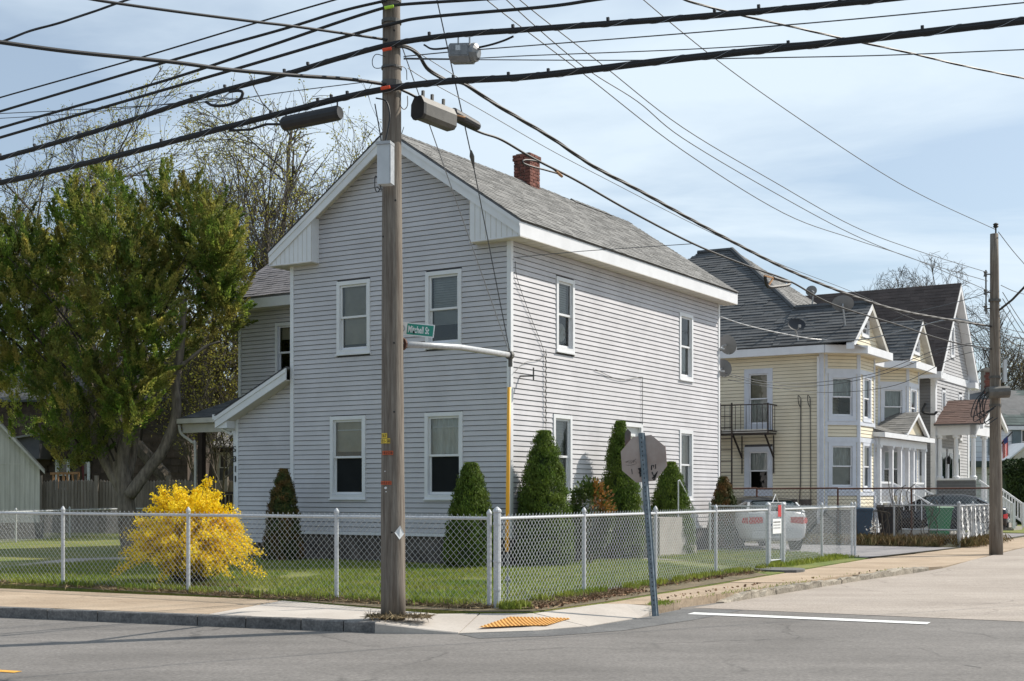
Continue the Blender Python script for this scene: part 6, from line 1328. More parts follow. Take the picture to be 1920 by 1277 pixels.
fh = thing('house', V((-13.5, 63, 0)), 'low white shingled house with grey roof, seen through the porch', 'house')
ho, hu = V((-10.5, 62, 0)), V((-1, 0, 0)); hops = [(tat(432, ho, hu), tat(407, ho, hu), 2.0, 3.45), (tat(358, ho, hu), tat(344, ho, hu), 2.0, 3.4)]
m = MB(); m.poly([ho + V((2, .03, 0)), ho + hu * 7 + V((0, .03, 0)), ho + hu * 7 + V((0, .03, 3.7)), ho + V((2, .03, 3.7))]); fw_ = m.build('wall', m_under, fh)
zz = .3; fm = MB()
while zz < 3.7:
    x = -2.0
    while x < 7:
        w = R.uniform(.2, .34)
        if not any(min(x + w, p[1]) - max(x, p[0]) > .05 and min(zz + .2, p[3]) - max(zz, p[2]) > .06 for p in hops):
            A, B = ho + hu * (x + .02), ho + hu * (x + w); d_ = R.uniform(.02, .05); fm.add([A + V((0, -d_, zz)), B + V((0, -d_, zz)), B + V((0, 0, zz + .23)), A + V((0, 0, zz + .23))], [(0, 1, 2, 3)], R.uniform(.75, 1.15))
        x += w
    zz += .215
fm.build('wall_shingles', m_fish, fw_, kind='stuff')
for op in hops: window(fh, ho, hu, V((0, -1, 0)), *op, cw=.11, trim=m_soffit)
m = MB(); m.prism([ho + V((2.4, -.4, 3.62)), ho + hu * 7.3 + V((0, -.4, 3.62)), ho + hu * 7.3 + V((0, 3, 5.6)), ho + V((2.4, 3, 5.6))], (0, 0, .1)); m.build('roof', M('pale_roof', (.24, .235, .225), .95, var=.2, scale=3), fh, fix=True)
m = MB(); m.bar(ho + V((2.4, -.42, 3.58)), ho + hu * 7.3 + V((0, -.42, 3.58)), .06, .14); m.build('gutter', m_darkwood, fh)
# ---------------------------------------------------------------- vehicles and bins
def car(name, label, c, hd, L_, Wd, prof, glassz, paint, roofk, tail=True, roofmat=None, plate=None, cat='car'):
    """prof: stations along the car from rear (0) to front (1): (x, half width, sill z, shoulder z); roofk: greenhouse stations (x, half width at top, z top)"""
    t = thing(name, (c[0], c[1], 0), label, cat); f = V((hd[0], hd[1], 0)).normalized(); r = V((f.y, -f.x, 0)); o = V((c[0], c[1], 0)); Pt = lambda x, y, z_: o + f * (x * L_ - L_ / 2) + r * y + V((0, 0, z_))
    m = MB(); vs = []; n = 12
    for x, w, zl, zs in prof:
        for y, z_ in ((-.80 * w, zl), (-.96 * w, zl + .10), (-w, zl + (zs - zl) * .45), (-.985 * w, zs - .10), (-.93 * w, zs - .02), (-.5 * w, zs + .02), (.5 * w, zs + .02), (.93 * w, zs - .02), (.985 * w, zs - .10), (w, zl + (zs - zl) * .45), (.96 * w, zl + .10), (.80 * w, zl)): vs.append(Pt(x, y, z_))
    k = len(prof); fs = [(i * n + j, (i + 1) * n + j, (i + 1) * n + (j + 1) % n, i * n + (j + 1) % n) for i in range(k - 1) for j in range(n)] + [tuple(range(n)), tuple(range((k - 1) * n, k * n))[::-1]]
    m.add(vs, fs); m.build('body', paint, t, smooth=True, fix=True)
    m = MB(); vs = []; zb = [0] * len(roofk)
    def zsh(x):
        for a, b in zip(prof[:-1], prof[1:]):
            if a[0] <= x <= b[0]: q = (x - a[0]) / (b[0] - a[0]); return a[3] + (b[3] - a[3]) * q, a[1] + (b[1] - a[1]) * q
        return prof[-1][3], prof[-1][1]
    for x, w, zt in roofk:
        zs, wb = zsh(x)
        for y, z_ in ((-wb * .93, zs - .03), (-(w + (wb * .93 - w) * .12), zt - .08), (-w * .85, zt - .005), (0, zt + .012), (w * .85, zt - .005), (w + (wb * .93 - w) * .12, zt - .08), (wb * .93, zs - .03)): vs.append(Pt(x, y, z_))
    n = 7; k = len(roofk)
    m.add(vs, [(i * n + j, (i + 1) * n + j, (i + 1) * n + j + 1, i * n + j + 1) for i in range(k - 1) for j in range(n - 1)]); m.build('greenhouse', m_carglass, t, smooth=True, fix=True)
    m = MB(); vs = []; rk = roofk[1:-1]
    for x, w, zt in rk:
        for y, z_ in ((-w * 1.0, zt - .06), (-w * .86, zt + .008), (0, zt + .026), (w * .86, zt + .008), (w * 1.0, zt - .06)): vs.append(Pt(x, y, z_))
    n = 5; k = len(rk); m.add(vs, [(i * n + j, (i + 1) * n + j, (i + 1) * n + j + 1, i * n + j + 1) for i in range(k - 1) for j in range(n - 1)]); m.build('roof_panel', roofmat or paint, t, smooth=True)
    for sgn in (-1, 1):
        for a, b in ((0, 1), (-1, -2)) + (((len(roofk) // 2, len(roofk) // 2),) if True else ()):
            xa, xb = roofk[a], roofk[b]; za, wa = zsh(xa[0]); m = MB()
            if a == b: p, q = Pt(xa[0], sgn * wa * .945, za - .03), Pt(xa[0], sgn * (xa[1] + .012), xa[2] - .05)
            else: p, q = Pt(xa[0], sgn * wa * .94, za - .01), Pt(xb[0], sgn * (xb[1] + .01), xb[2] - .05)
            m.bar(p, q, .06, .05); m.build('pillar', paint, t)
    wr = .32
    for x in (.19, .81):
        for sgn in (-1, 1):
            cpt = Pt(x, sgn * (Wd / 2 - .10), wr); m = MB(); m.lathe(cpt - r * .11 * 1, [(wr * .7, 0), (wr, .02), (wr, .20), (wr * .7, .22)], 18, axis=r); wh = m.build('wheel', m_tyre, t)
            m = MB(); m.lathe(cpt + r * (.09 * sgn), [(wr * .66, -.03), (wr * .62, .03), (wr * .15, .02)], 14, axis=r); m.build('rim', m_rim, wh)
    x0, w0, zl0, zs0 = prof[0]
    for sgn in (-1, 1):
        m = MB(); y0, y1 = sgn * w0 * .97, sgn * w0 * .50; z0_, z1_ = zs0 - .30, zs0 - .09
        fr = Pt(prof[1][0] * 1.6, sgn * prof[2][1] * 1.005, z1_ - .03)
        m.add([Pt(x0 - .004, y0, z0_ + .03), Pt(x0 - .006, y1, z0_ + .06), Pt(x0 - .004, y1, z1_), Pt(x0 - .002, y0, z1_), fr - V((0, 0, .13)), fr], [(0, 1, 2, 3), (4, 0, 3, 5)]); m.build('tail_lamp', m_tail, t)
    m = MB(); m.box(Pt(x0 - .006, -.26, zs0 - .38), r * .52, V((0, 0, .16)), f * -.01); pt_ = m.build('licence_plate', m_signw, t)
    for k in range(5): m = MB(); m.box(Pt(x0 - .009, -.18 + k * .075, zs0 - .33), r * .045, V((0, 0, .07)), f * -.003); m.build('plate_mark', m_fbl, pt_)
    m = MB(); m.box(Pt(x0 - .01, -w0 * .9, zl0 + .02), r * w0 * 1.8, V((0, 0, .18)), f * .05); m.build('bumper', m_black if paint is m_cark else paint, t)
    for sgn in (-1, 1): m = MB(); m.cbox(Pt(.64, sgn * (Wd / 2 + .06), prof[4][3] - .02), r, .18, .1, .13); m.build('mirror', paint, t)
    return t
hb = [(0, .74, .34, 1.00), (.02, .82, .30, 1.05), (.10, .87, .28, 1.07), (.30, .88, .26, 1.02), (.62, .88, .26, .98), (.80, .86, .24, .95), (.95, .78, .24, .78), (1.0, .62, .30, .66)]
car('parked_car', 'white dark-roofed hatchback with red tail lamps parked in the driveway behind the chain-link fence', (6.55, 36.0), (-.13, .99), 4.2, 1.76, hb, 0, m_carw, [(.015, .66, 1.08), (.08, .62, 1.32), (.17, .62, 1.38), (.36, .61, 1.40), (.52, .60, 1.37), (.74, .64, 1.0)], roofmat=m_cark)
sd2 = [(0, .74, .30, .90), (.015, .84, .26, 1.0), (.10, .90, .22, 1.03), (.32, .91, .20, .98), (.62, .91, .20, .95), (.80, .89, .21, .90), (.94, .80, .24, .76), (1.0, .60, .30, .62)]
car('parked_car', 'black sedan parked on the neighbour driveway behind the bins and crumpled fence', (15.3, 47.5), (-.93, .367), 4.85, 1.84, sd2, 0, m_cark, [(.07, .66, 1.03), (.20, .58, 1.36), (.30, .58, 1.46), (.44, .58, 1.48), (.56, .58, 1.44), (.78, .66, .93)])
van = car('parked_car', 'dark low car glimpsed behind the white hatchback beside the cream house', (5.6, 42.2), (-.866, .5), 4.4, 1.75, sd2, 0, m_cark, [(.07, .64, 1.03), (.20, .56, 1.34), (.30, .56, 1.40), (.44, .56, 1.42), (.56, .56, 1.38), (.78, .64, .93)])
def bin_(label, c, mat, rz, h=1.05, w=.58):
    t = thing('wheeled_bin', c, label, 'wheeled bin', 'wheeled bins by the driveway fence'); u = V((math.cos(rz), math.sin(rz), 0)); q = V((-u.y, u.x, 0)); c = V(c); m = MB()
    lv = [(.40, .44, .06), (.56, .66, h * .9), (.60, .70, h * .9), (.60, .70, h * .96)]; vs = [c + u * (sx * a / 2) + q * (sy * b / 2) + V((0, 0, z_)) for a, b, z_ in lv for sx, sy in ((-1, -1), (1, -1), (1, 1), (-1, 1))]
    m.add(vs, [(i * 4 + j, i * 4 + (j + 1) % 4, (i + 1) * 4 + (j + 1) % 4, (i + 1) * 4 + j) for i in range(3) for j in range(4)] + [(3, 2, 1, 0), (12, 13, 14, 15)]); m.build('body', mat, t, fix=True)
    m = MB(); lid = [(-.32, -.38, h * .965), (.32, -.38, h * .965), (.32, .36, h * .965), (-.32, .36, h * .965)]; m.add([c + u * x + q * y + V((0, 0, z_)) for x, y, z_ in lid] + [c + u * x * .85 + q * y * .85 + V((0, 0, z_ + .06)) for x, y, z_ in lid], [(0, 1, 2, 3), (4, 5, 6, 7), (0, 1, 5, 4), (1, 2, 6, 5), (2, 3, 7, 6), (3, 0, 4, 7)]); m.build('lid', mat, t, fix=True)
    m = MB(); m.tube([c + u * -.28 + q * .38 + V((0, 0, h * .93)), c + u * .28 + q * .38 + V((0, 0, h * .93))], .018, 6); m.build('handle', mat, t)
    for sx in (-.24, .24): m = MB(); m.lathe(c + u * sx + q * .3 + V((0, 0, .12)), [(.12, -.03), (.12, .03)], 12, axis=u); m.build('wheel', m_tyre, t)
    return t
bin_('green wheeled bin behind the rusty-railed fence, in front of the black sedan', at(1761, 1005, 42.6) * 1 - V((0, 0, at(1761, 1005, 42.6).z)), m_bin_g, .25, 1.10)
bin_('black wheeled bin behind the fence, left of the green one', V((12.3, 42.9, 0)), m_bin_k, .1, 1.12)
bin_('dusty blue wheeled bin at the left end of the row by the cream house', V((11.95, 44.6, 0)), m_bin_b, -.3, 1.02)

# ---------------------------------------------------------------- plants
def cone_bush(name, label, x, y, r, h, mat, n=6500, clumps=330, p=1.35, cat='shrub', leaf=.056, mat2=None, group='clipped cone evergreens by the grey house'):
    t = thing(name, (x, y, 0), label, cat, group)
    r *= .93; rr = lambda f_: r * (1 - f_ ** (p + .25)) ** .72 * (.86 + .14 * min(1, f_ * 8))
    m = MB(); pr2 = [(max(.01, rr(f_) * .72), h * f_ * .9) for f_ in np.linspace(0, 1, 12)]; m.lathe((x, y, 0), pr2, 14); m.build('inner_core', m_hedge, t)  # added solid core, its dark colour painting the shade between sprays
    m = MB(); m.tube([(x, y, 0), (x, y, h * .8)], [.05, .02], 6); m.build('trunk', m_bark, t)
    n = int(n * 5.5); clumps = int(clumps * 1.5); f_ = NR.beta(1.0, 1.15, clumps); a = NR.uniform(0, 2 * np.pi, clumps); rad_ = np.array([rr(v) for v in f_]) * NR.uniform(.88, 1.0, clumps)
    cc_ = np.stack([x + rad_ * np.cos(a), y + rad_ * np.sin(a), h * f_], 1); cs = (.095 + .05 * NR.random(clumps)) * (r / .55) ** .6
    w = NR.integers(0, clumps, n); g_ = NR.normal(size=(n, 3)); g_ /= np.linalg.norm(g_, axis=1, keepdims=True) * 1.0; q = NR.random(n) ** .33
    C = cc_[w] + g_ * (cs[w] * q)[:, None] * np.array([1, 1, .9]); C[:, 2] = np.clip(C[:, 2], .02, h)
    out = np.stack([np.cos(a[w]), np.sin(a[w]), np.full(n, .7)], 1); D = np.array([0, 0, 1.0]) + out * .35 + NR.normal(size=(n, 3)) * .55; tone = NR.uniform(.65, 1.3, n) * NR.uniform(.75, 1.2, clumps)[w]
    leafmesh('foliage', C, D, NR.uniform(.6, 1.3, n) * leaf, mat, t, .38, tone, nrm=out * .8 + g_)
    return t
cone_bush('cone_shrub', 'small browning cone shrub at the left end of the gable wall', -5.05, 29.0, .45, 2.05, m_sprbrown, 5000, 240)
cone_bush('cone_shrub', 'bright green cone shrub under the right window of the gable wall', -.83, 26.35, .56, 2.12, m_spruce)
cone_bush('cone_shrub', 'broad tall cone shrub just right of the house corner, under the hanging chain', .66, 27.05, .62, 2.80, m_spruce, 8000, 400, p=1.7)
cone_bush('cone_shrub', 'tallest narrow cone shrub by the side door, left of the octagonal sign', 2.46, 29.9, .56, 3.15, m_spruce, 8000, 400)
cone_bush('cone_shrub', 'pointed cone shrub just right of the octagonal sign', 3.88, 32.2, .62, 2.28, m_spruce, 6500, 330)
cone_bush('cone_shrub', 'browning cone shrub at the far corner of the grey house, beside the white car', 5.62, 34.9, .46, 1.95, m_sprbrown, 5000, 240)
# round shrub with orange new leaves
t = thing('round_shrub', (1.68, 28.2, 0), 'round leafy shrub with orange-red new leaves between two cone shrubs', 'shrub')
n = 5200; g_ = NR.normal(size=(n, 3)); g_ /= np.linalg.norm(g_, axis=1, keepdims=True); cl = NR.normal(size=(70, 3)); cl /= np.linalg.norm(cl, axis=1, keepdims=True); w = NR.integers(0, 70, n)
C = np.array([1.68, 28.15, 1.0]) + cl[w] * np.array([.46, .46, .78]) * NR.uniform(.7, 1.0, (n, 1)) + g_ * .13; C[:, 2] = np.clip(C[:, 2], .03, 3)
red = (C[:, 0] > 1.72) & (C[:, 2] > 1.05) & (NR.random(n) < .62)
leafmesh('foliage', C[~red], cl[w][~red] + g_[~red], NR.uniform(.05, .10, (~red).sum()), m_bush, t, .6, NR.uniform(.6, 1.4, (~red).sum())); leafmesh('new_leaves', C[red], cl[w][red] + g_[red], NR.uniform(.05, .10, red.sum()), m_bushred, t, .55, NR.uniform(.6, 1.3, red.sum()))
m = MB()
for k in range(12): a = k * .52; m.tube([(1.68, 28.15, 0), (1.68 + .2 * math.cos(a), 28.15 + .2 * math.sin(a), .7), (1.68 + .36 * math.cos(a), 28.15 + .36 * math.sin(a), 1.4)], [.018, .012, .006], 4)
m.build('stems', m_bark, t)
# forsythia in flower
t = thing('forsythia_bush', (-5.35, 21.9, 0), 'bright yellow flowering forsythia bush behind the front chain-link fence', 'flowering shrub')
m = MB(); C = []; D = []
for k in range(330):
    a = R.uniform(0, 6.283); sp0 = R.uniform(.02, .22); base_ = V((-5.35 + sp0 * math.cos(a), 21.9 + sp0 * math.sin(a), 0)); out = R.uniform(.05, 1.02) ** .75; hgt = math.sqrt(max(.03, 1 - (out / 1.10) ** 2)) * R.uniform(1.15, 1.72) * (1.12 if R.random() < .12 else 1)
    drp = -.45 * out * R.random(); dirn = V((math.cos(a), math.sin(a), 0)); P0 = base_; P1_ = base_ + dirn * out * .55 + V((0, 0, hgt * .8)); P2_ = base_ + dirn * out + V((0, 0, max(.1, hgt + drp)))
    cu = spline([P0, P1_, P2_], 6); m.tube(cu, [.009 - .0005 * i for i in range(len(cu))], 3, cap=False)
    nn = 190
    for i in range(nn):
        f_ = R.uniform(.16, 1) * (len(cu) - 1.001); i0 = int(f_); p = cu[i0].lerp(cu[i0 + 1], f_ - i0); C.append((p.x + R.gauss(0, .035), p.y + R.gauss(0, .035), max(.04, p.z + R.gauss(0, .035)))); D.append((R.gauss(0, 1), R.gauss(0, 1), R.gauss(.2, 1)))
m.build('stems', m_twig, t)
leafmesh('flowers', C, D, NR.uniform(.026, .055, len(C)), m_fors, t, .66, NR.uniform(.85, 1.15, len(C)))

# broad evergreen tree with several bare trunks (left yard)
TB = V((-9.65, 33.6, 0)); ev = thing('evergreen_tree', TB, 'big shaggy green and rust-brown evergreen tree with several bare trunks in the left yard', 'tree')
m = MB()
def limb(pts, r0, r1, n=9): s_ = spline(pts, 5); m.tube(s_, [r0 + (r1 - r0) * i / (len(s_) - 1) + R.uniform(-.006, .006) for i in range(len(s_))], n)
T = lambda px, py, d=0: at(px, py, 33.6 + d)
limb([TB + V((0, 0, -.1)), T(240, 985), T(235, 920), T(228, 860), T(250, 760), T(240, 640)], .29, .10, 12)
limb([T(238, 935), T(205, 880), T(180, 830), T(176, 780), T(165, 690)], .15, .07); limb([T(236, 930), T(215, 870), T(212, 800), T(215, 700)], .15, .08)
limb([T(242, 930, -.2), T(275, 885, -.2), T(305, 845, -.2), T(330, 780, -.2), T(330, 715, -.2), T(340, 645, -.2), T(345, 560, -.2)], .165, .08); limb([T(240, 900, .2), T(250, 850, .3), T(258, 790, .3), T(265, 720, .3)], .12, .07)
limb([T(335, 690, -.3), T(360, 670, -.4), T(385, 650, -.4), T(412, 640, -.5)], .06, .02, 6)
m.build('trunk', m_bark, ev, smooth=True)
lobes = [(40, 560, 95, 170, 0), (150, 520, 105, 190, .8), (225, 575, 95, 215, -.6), (330, 500, 90, 190, .6), (405, 470, 62, 130, -.3), (420, 540, 50, 110, .4), (385, 430, 60, 75, .6), (240, 440, 80, 80, .6), (120, 450, 80, 60, 1.0), (60, 700, 85, 130, .3), (160, 745, 90, 115, -.8), (250, 745, 62, 85, -.9), (20, 470, 50, 90, .4), (300, 350, 22, 45, 1), (205, 345, 24, 40, 1), (120, 830, 45, 55, -.7), (285, 610, 58, 100, -.8), (425, 470, 45, 60, -.2), (430, 580, 32, 40, 0), (-50, 600, 80, 200, .5), (365, 370, 18, 40, 1), (150, 385, 22, 35, 1)]
C = []; D = []; TN = []; NM = []
for (px, py, rx, ry, d) in lobes:
    c = np.array(T(px, py, d)); rx_, rz_ = rx * 33.6 / FPX, ry * 33.6 / FPX; nc = int(4 + rx * ry / 105)
    lt_ = NR.uniform(.62, 1.3)
    for k in range(nc):
        v = NR.normal(size=3); v /= np.linalg.norm(v); q = NR.random() ** .42; cc_ = c + v * np.array([rx_, rx_ * .85, rz_]) * q
        d_ = v * np.array([.75, .75, .3]) + np.array([0, 0, .75]) + NR.normal(size=3) * .22; d_ /= np.linalg.norm(d_); nl = int(NR.uniform(110, 190)); tn = NR.uniform(.65, 1.3) * lt_
        Lp = NR.uniform(.45, .85); f_ = NR.random(nl) ** .8; rv_ = NR.normal(size=(nl, 3)); rv_ -= d_ * (rv_ @ d_)[:, None]; rv_ /= np.linalg.norm(rv_, axis=1, keepdims=True); wv = NR.uniform(.10, .19) * (1.05 - f_) ** .7 * NR.random(nl) ** .5
        C.append(cc_ + d_ * ((f_ - .35) * Lp)[:, None] + rv_ * wv[:, None]); D.append(d_ * .9 + rv_ * .55 + NR.normal(size=(nl, 3)) * .28); TN.append(NR.uniform(.75, 1.25, nl) * tn); NM.append(rv_ + v * .6)
C = np.concatenate(C); D = np.concatenate(D); TN = np.concatenate(TN)
leafmesh('crown', C, D, NR.uniform(.055, .12, len(C)), m_cedar, ev, .36, TN, nrm=np.concatenate(NM))

m = MB()
for k in range(0, len(C), 9000): p = V(C[k]); q = V((TB.x + (p.x - TB.x) * .4, TB.y + (p.y - TB.y) * .4, max(2.2, p.z - 1.2 - .3 * abs(p.x - TB.x)))); m.tube([q, q.lerp(p, .5) + V((0, 0, .12)), p], [.035, .02, .008], 4)
m.build('branches', m_twigd, ev)

# leafless and budding deciduous trees
def bare_tree(name, label, base_, H_, spread, trunk_r, seeds, bud=None, nb=0, limbs=6, group=None, levels=4, minr=.010, forks=None, upness=.5, budz=.0, env=None):
    rr = random.Random(seeds); t = thing(name, base_, label, 'tree', group); mt, mt2 = MB(), MB(); tips = []
    def grow(p, d, L_, r, lev):
        n = 5 if lev < 2 else 4; pts = [p]; rs = [r]; dd = d.copy()
        for i in range(n):
            if env and lev > 0:
                e_ = pts[-1] - V(base_) - V((0, 0, H_ - env[1])); q_ = (e_.x / env[0]) ** 2 + (e_.y / env[0]) ** 2 + (max(0, e_.z) / env[1]) ** 2
                if q_ > 1.0: break
                if q_ > .55: dd = (dd - V((e_.x, e_.y, e_.z * .8)) * (.16 * (q_ - .4) / env[0])).normalized()
            dd = (dd + V((rr.gauss(0, .16), rr.gauss(0, .16), rr.gauss(.05 * upness, .10)))).normalized(); pts.append(pts[-1] + dd * L_ / n); rs.append(max(minr * .55, r * (1 - .62 * (i + 1) / n)))
        if len(pts) < 2: return
        n = len(pts) - 1
        (mt if lev < 2 else mt2).tube(pts, rs, 8 if lev == 0 else (5 if lev == 1 else 3), cap=False)
        if lev >= levels:
            tips.extend(pts[1:]); return
        k = {0: limbs + 1, 1: 7, 2: 5, 3: 4, 4: 3}[lev]
        for i in range(k):
            f_ = rr.uniform(.28 if lev else .35, 1.0) * n; i0 = min(n - 1, int(f_)); q = pts[i0].lerp(pts[i0 + 1], f_ - i0); a = rr.uniform(0, 6.283); side_ = (pts[i0 + 1] - pts[i0]).normalized(); o_ = side_.orthogonal().normalized(); o_.rotate(__import__('mathutils').Quaternion(side_, a))
            ang = rr.uniform(.35, .85) * spread; nd = (side_ * math.cos(ang) + o_ * math.sin(ang) + V((0, 0, .22 * upness))).normalized()
            grow(q, nd, L_ * rr.uniform(.42, .68), max(minr, rs[i0] * rr.uniform(.46, .66)), lev + 1)
        grow(pts[-1], dd, L_ * rr.uniform(.5, .7), max(minr, rs[-1] * .95), lev + 1)
    for (off, lean, hh_, r_) in (forks or [((0, 0, 0), (0, 0, 1), H_ * .55, trunk_r)]): grow(V(base_) + V(off), V(lean).normalized(), hh_, r_, 0)
    mt.build('trunk', m_barkd, t, smooth=False); mt2.build('twigs', m_twig, t)
    if bud and nb:
        T_ = np.array([tuple(p) for p in tips]); w = NR.integers(0, len(T_), nb); C = T_[w] + NR.normal(size=(nb, 3)) * .09; keep = NR.random(nb) < np.clip((C[:, 2] / H_ - .35) * 1.9, .12, 1)
        C = C[keep]; leafmesh('buds', C, NR.normal(size=C.shape), NR.uniform(.05, .12, len(C)), bud, t, .6, NR.uniform(.6, 1.3, len(C)))
    return t
GB = 'budding trees behind the grey house'
def tb(px, Y): return V(((px - 960) / FPX * Y, Y, 0))
def tree_at(name, lab, px, Y, py_top, rx_px, seed, bud, nb, fk=2, r=.26, minr=.010, limbs=9, group=None, sp=1.0):
    H_ = EYE + (HOR - py_top) * Y / FPX; rx = rx_px * Y / FPX; rr = random.Random(seed); f = []
    for k in range(fk): f.append(((rr.uniform(-.5, .5) * (fk > 1), rr.uniform(-.3, .3), 0), ((k - (fk - 1) / 2) * .28 + rr.uniform(-.06, .06), rr.uniform(-.08, .08), 1), H_ * rr.uniform(.56, .64), r * (1 - .18 * k)))
    return bare_tree(name, lab, tb(px, Y), H_, sp, r, seed, bud, nb, limbs=limbs, group=group, forks=f, minr=minr, env=(rx * 1.05, H_ * .62))
tree_at('budding_tree', 'wide budding tree with pale green haze, leftmost of those behind the grey house', 165, 58, 205, 190, 3, m_bud, 17000, 2, minr=.013, group=GB)
tree_at('budding_tree', 'tall budding tree with yellow-green crown top, second from left behind the house', 330, 54, 132, 210, 5, m_bud, 26000, 2, .34, minr=.013, group=GB)
tree_at('budding_tree', 'dark-trunked budding tree just left of the gable peak', 450, 51, 138, 180, 8, m_bud, 15000, 2, .34, minr=.013, group=GB)
tree_at('budding_tree', 'nearly bare spreading tree directly behind the left slope of the gable', 555, 49, 152, 190, 13, m_bud, 10000, 2, .33, minr=.014, group=GB)
tree_at('budding_tree', 'slender budding tree behind the utility pole and gable peak', 660, 55, 150, 130, 21, m_bud, 7000, 2, .28, minr=.013, group=GB)
tree_at('budding_tree', 'budding tree at the far left edge behind the evergreen', 30, 62, 375, 130, 31, m_bud, 9000, 2, .22, group=GB)
tree_at('budding_tree', 'yellow-green leafing sapling above the porch roof', 395, 47, 585, 110, 41, m_bud, 16000, 3, .08, limbs=8)
tree_at('budding_tree', 'thin leafing tree beyond the porch, left of the yellow-green sapling', 315, 60, 560, 100, 43, m_bud, 6000, 2, .12, limbs=7)
GR_ = 'bare trees beyond the brown roof'
tree_at('bare_tree', 'bare tree rising behind the left part of the brown roof', 1685, 88, 505, 130, 51, None, 0, 2, .20, .014, 7, GR_)
tree_at('bare_tree', 'taller bare tree rising behind the middle of the brown roof', 1755, 84, 468, 120, 53, None, 0, 1, .22, .014, 7, GR_)
tree_at('bare_tree', 'bare tree between the pale grey gable and the second pole', 1818, 92, 535, 100, 57, None, 0, 1, .2, .014, 7, GR_)
tree_at('bare_tree', 'rusty-leaved tree at the right edge behind the green roof', 1930, 88, 625, 110, 59, m_budred, 5500, 2, .2, .014, 7, GR_)
# hedge at the right edge
t = thing('hedge', V((27.5, 65, 0)), 'tall dark green clipped hedge at the right edge beyond the black sedan', 'hedge')
n = 15000; a0 = at(1880, 945, 64); C = np.stack([NR.uniform(a0.x, a0.x + 6.5, n), NR.uniform(63.6, 66, n), NR.uniform(0.05, 1, n)], 1); top_ = 2.95 + .25 * np.sin(C[:, 0] * 2.1) - .5 * np.exp(-(C[:, 0] - a0.x) * 2.2); C[:, 2] *= top_
k_ = NR.random(n) < .5; C[k_, 1] = 63.6 + NR.uniform(-.1, .1, k_.sum()) ; C[~k_, 2] = (top_ * NR.uniform(.93, 1.03, n))[~k_]
leafmesh('foliage', C, NR.normal(size=(n, 3)) + np.array([0, -.5, .6]), NR.uniform(.10, .22, n), m_hedge, t, .55, NR.uniform(.5, 1.5, n)); m = MB(); m.box(V((a0.x + .12, 63.8, 0)), (6.3, 0, 0), (0, 2, 0), (0, 0, 2.75)); m.build('inner_core', m_hedge, t)  # core is a solid filler box inside the leaves

# ---------------------------------------------------------------- grass, weeds, litter
def blades(label_name, C, hgt, mat, wid=.012, lean=.35, kind='stuff', **kw):
    n = len(C); a = NR.uniform(0, 6.283, n); D = np.stack([np.cos(a) * lean * NR.random(n), np.sin(a) * lean * NR.random(n), np.ones(n)], 1); C = C.copy(); C[:, 2] += hgt * .45
    return leafmesh(label_name, C, D, hgt, mat, None, wid / np.mean(hgt) * 1.0, NR.uniform(.55, 1.4, n), kind=kind, **kw)
def inpoly(p, poly):
    x, y = p[:, 0], p[:, 1]; ins = np.zeros(len(p), bool); n = len(poly); j = n - 1
    for i in range(n):
        xi, yi, xj, yj = poly[i][0], poly[i][1], poly[j][0], poly[j][1]; ins ^= ((yi > y) != (yj > y)) & (x < (xj - xi) * (y - yi) / (yj - yi + 1e-12) + xi); j = i
    return ins
def scatter(poly, n, z_=.015):
    a = np.array([(p[0], p[1]) for p in poly]); lo_, hi_ = a.min(0), a.max(0); p = NR.uniform(lo_, hi_, (n * 3, 2)); p = p[inpoly(p, poly)][:n]; return np.concatenate([p, np.full((len(p), 1), z_)], 1)
lawn = [FC + FL * .2 + V((0, .3, 0)), FC + FL * 13.2, FC + FL * 13 + V((4.5, 9, 0)), H.P(7, -.5), H.P(0, -.4), H.P(-.4, 0), H.P(-.4, HD), V((8.2, 30.9, 0)), FC + FR_ * .3 + V((-.1, .2, 0))]
C = scatter(lawn, 120000); tuft = np.array([mnoise.noise(V((c[0] * .9, c[1] * .9, 0))) for c in C[::1]])
pathA, pathB = V((4.6, 24.9)), V((2.9, 30.6)); dv = (pathB - pathA); dl = ((C[:, 0] - pathA.x) * dv.y - (C[:, 1] - pathA.y) * dv.x) / dv.length
keep = (np.abs(dl) > .42) & (tuft > -.45); C = C[keep]
blades('lawn_grass', C, NR.uniform(.035, .085, len(C)) * (1 + .4 * tuft[keep]), m_grass, .011, label='short green lawn grass behind the chain-link fences', cat='grass')
def along(A, B, n, w, z_=.02): f_ = NR.random(n); o_ = NR.normal(size=n) * w; A, B = np.array(A), np.array(B); d_ = (B - A) / np.linalg.norm(B - A); return A + (B - A) * f_[:, None] + np.stack([-d_[1] * o_, d_[0] * o_, np.full(n, z_)], 1)
C = np.concatenate([along(FC + FL * .4, FC + FL * 13, 6500, .11), along(FC + FR_ * .9, FC + FR_ * 9.5, 8500, .10), along(FC + FR_ * 9.9, FC + FR_ * 15.6, 5000, .12), along(FC + V((.05, -.22, 0)), FC + V((.4, -.05, 0)), 700, .07)])
ns = np.array([mnoise.noise(V((c[0] * 2.2, c[1] * 2.2, 3))) for c in C]); C = C[ns > -.15]
blades('fence_weeds', C, NR.uniform(.03, .14, len(C)), m_grass, .012, .6, label='uneven green weeds along the foot of the street fences', cat='weeds')
C = np.concatenate([along(FC + FL * .1 + V((0, -.12, 0)), FC + FL * 4.5 + V((0, -.1, 0)), 4200, .12), along(FC + V((.15, -.12, 0)), FC + FR_ * 3 + V((.12, -.05, 0)), 3200, .13), along(FC + FL * 4 + V((0, -.1, 0)), FC + FL * 13, 3500, .12), along(PB + V((-.3, -.12, 0)), PB + V((.45, -.18, 0)), 900, .09), along(FC + FR_ * 3, FC + FR_ * 9.3 + V((.2, -.1, 0)), 1500, .12)])
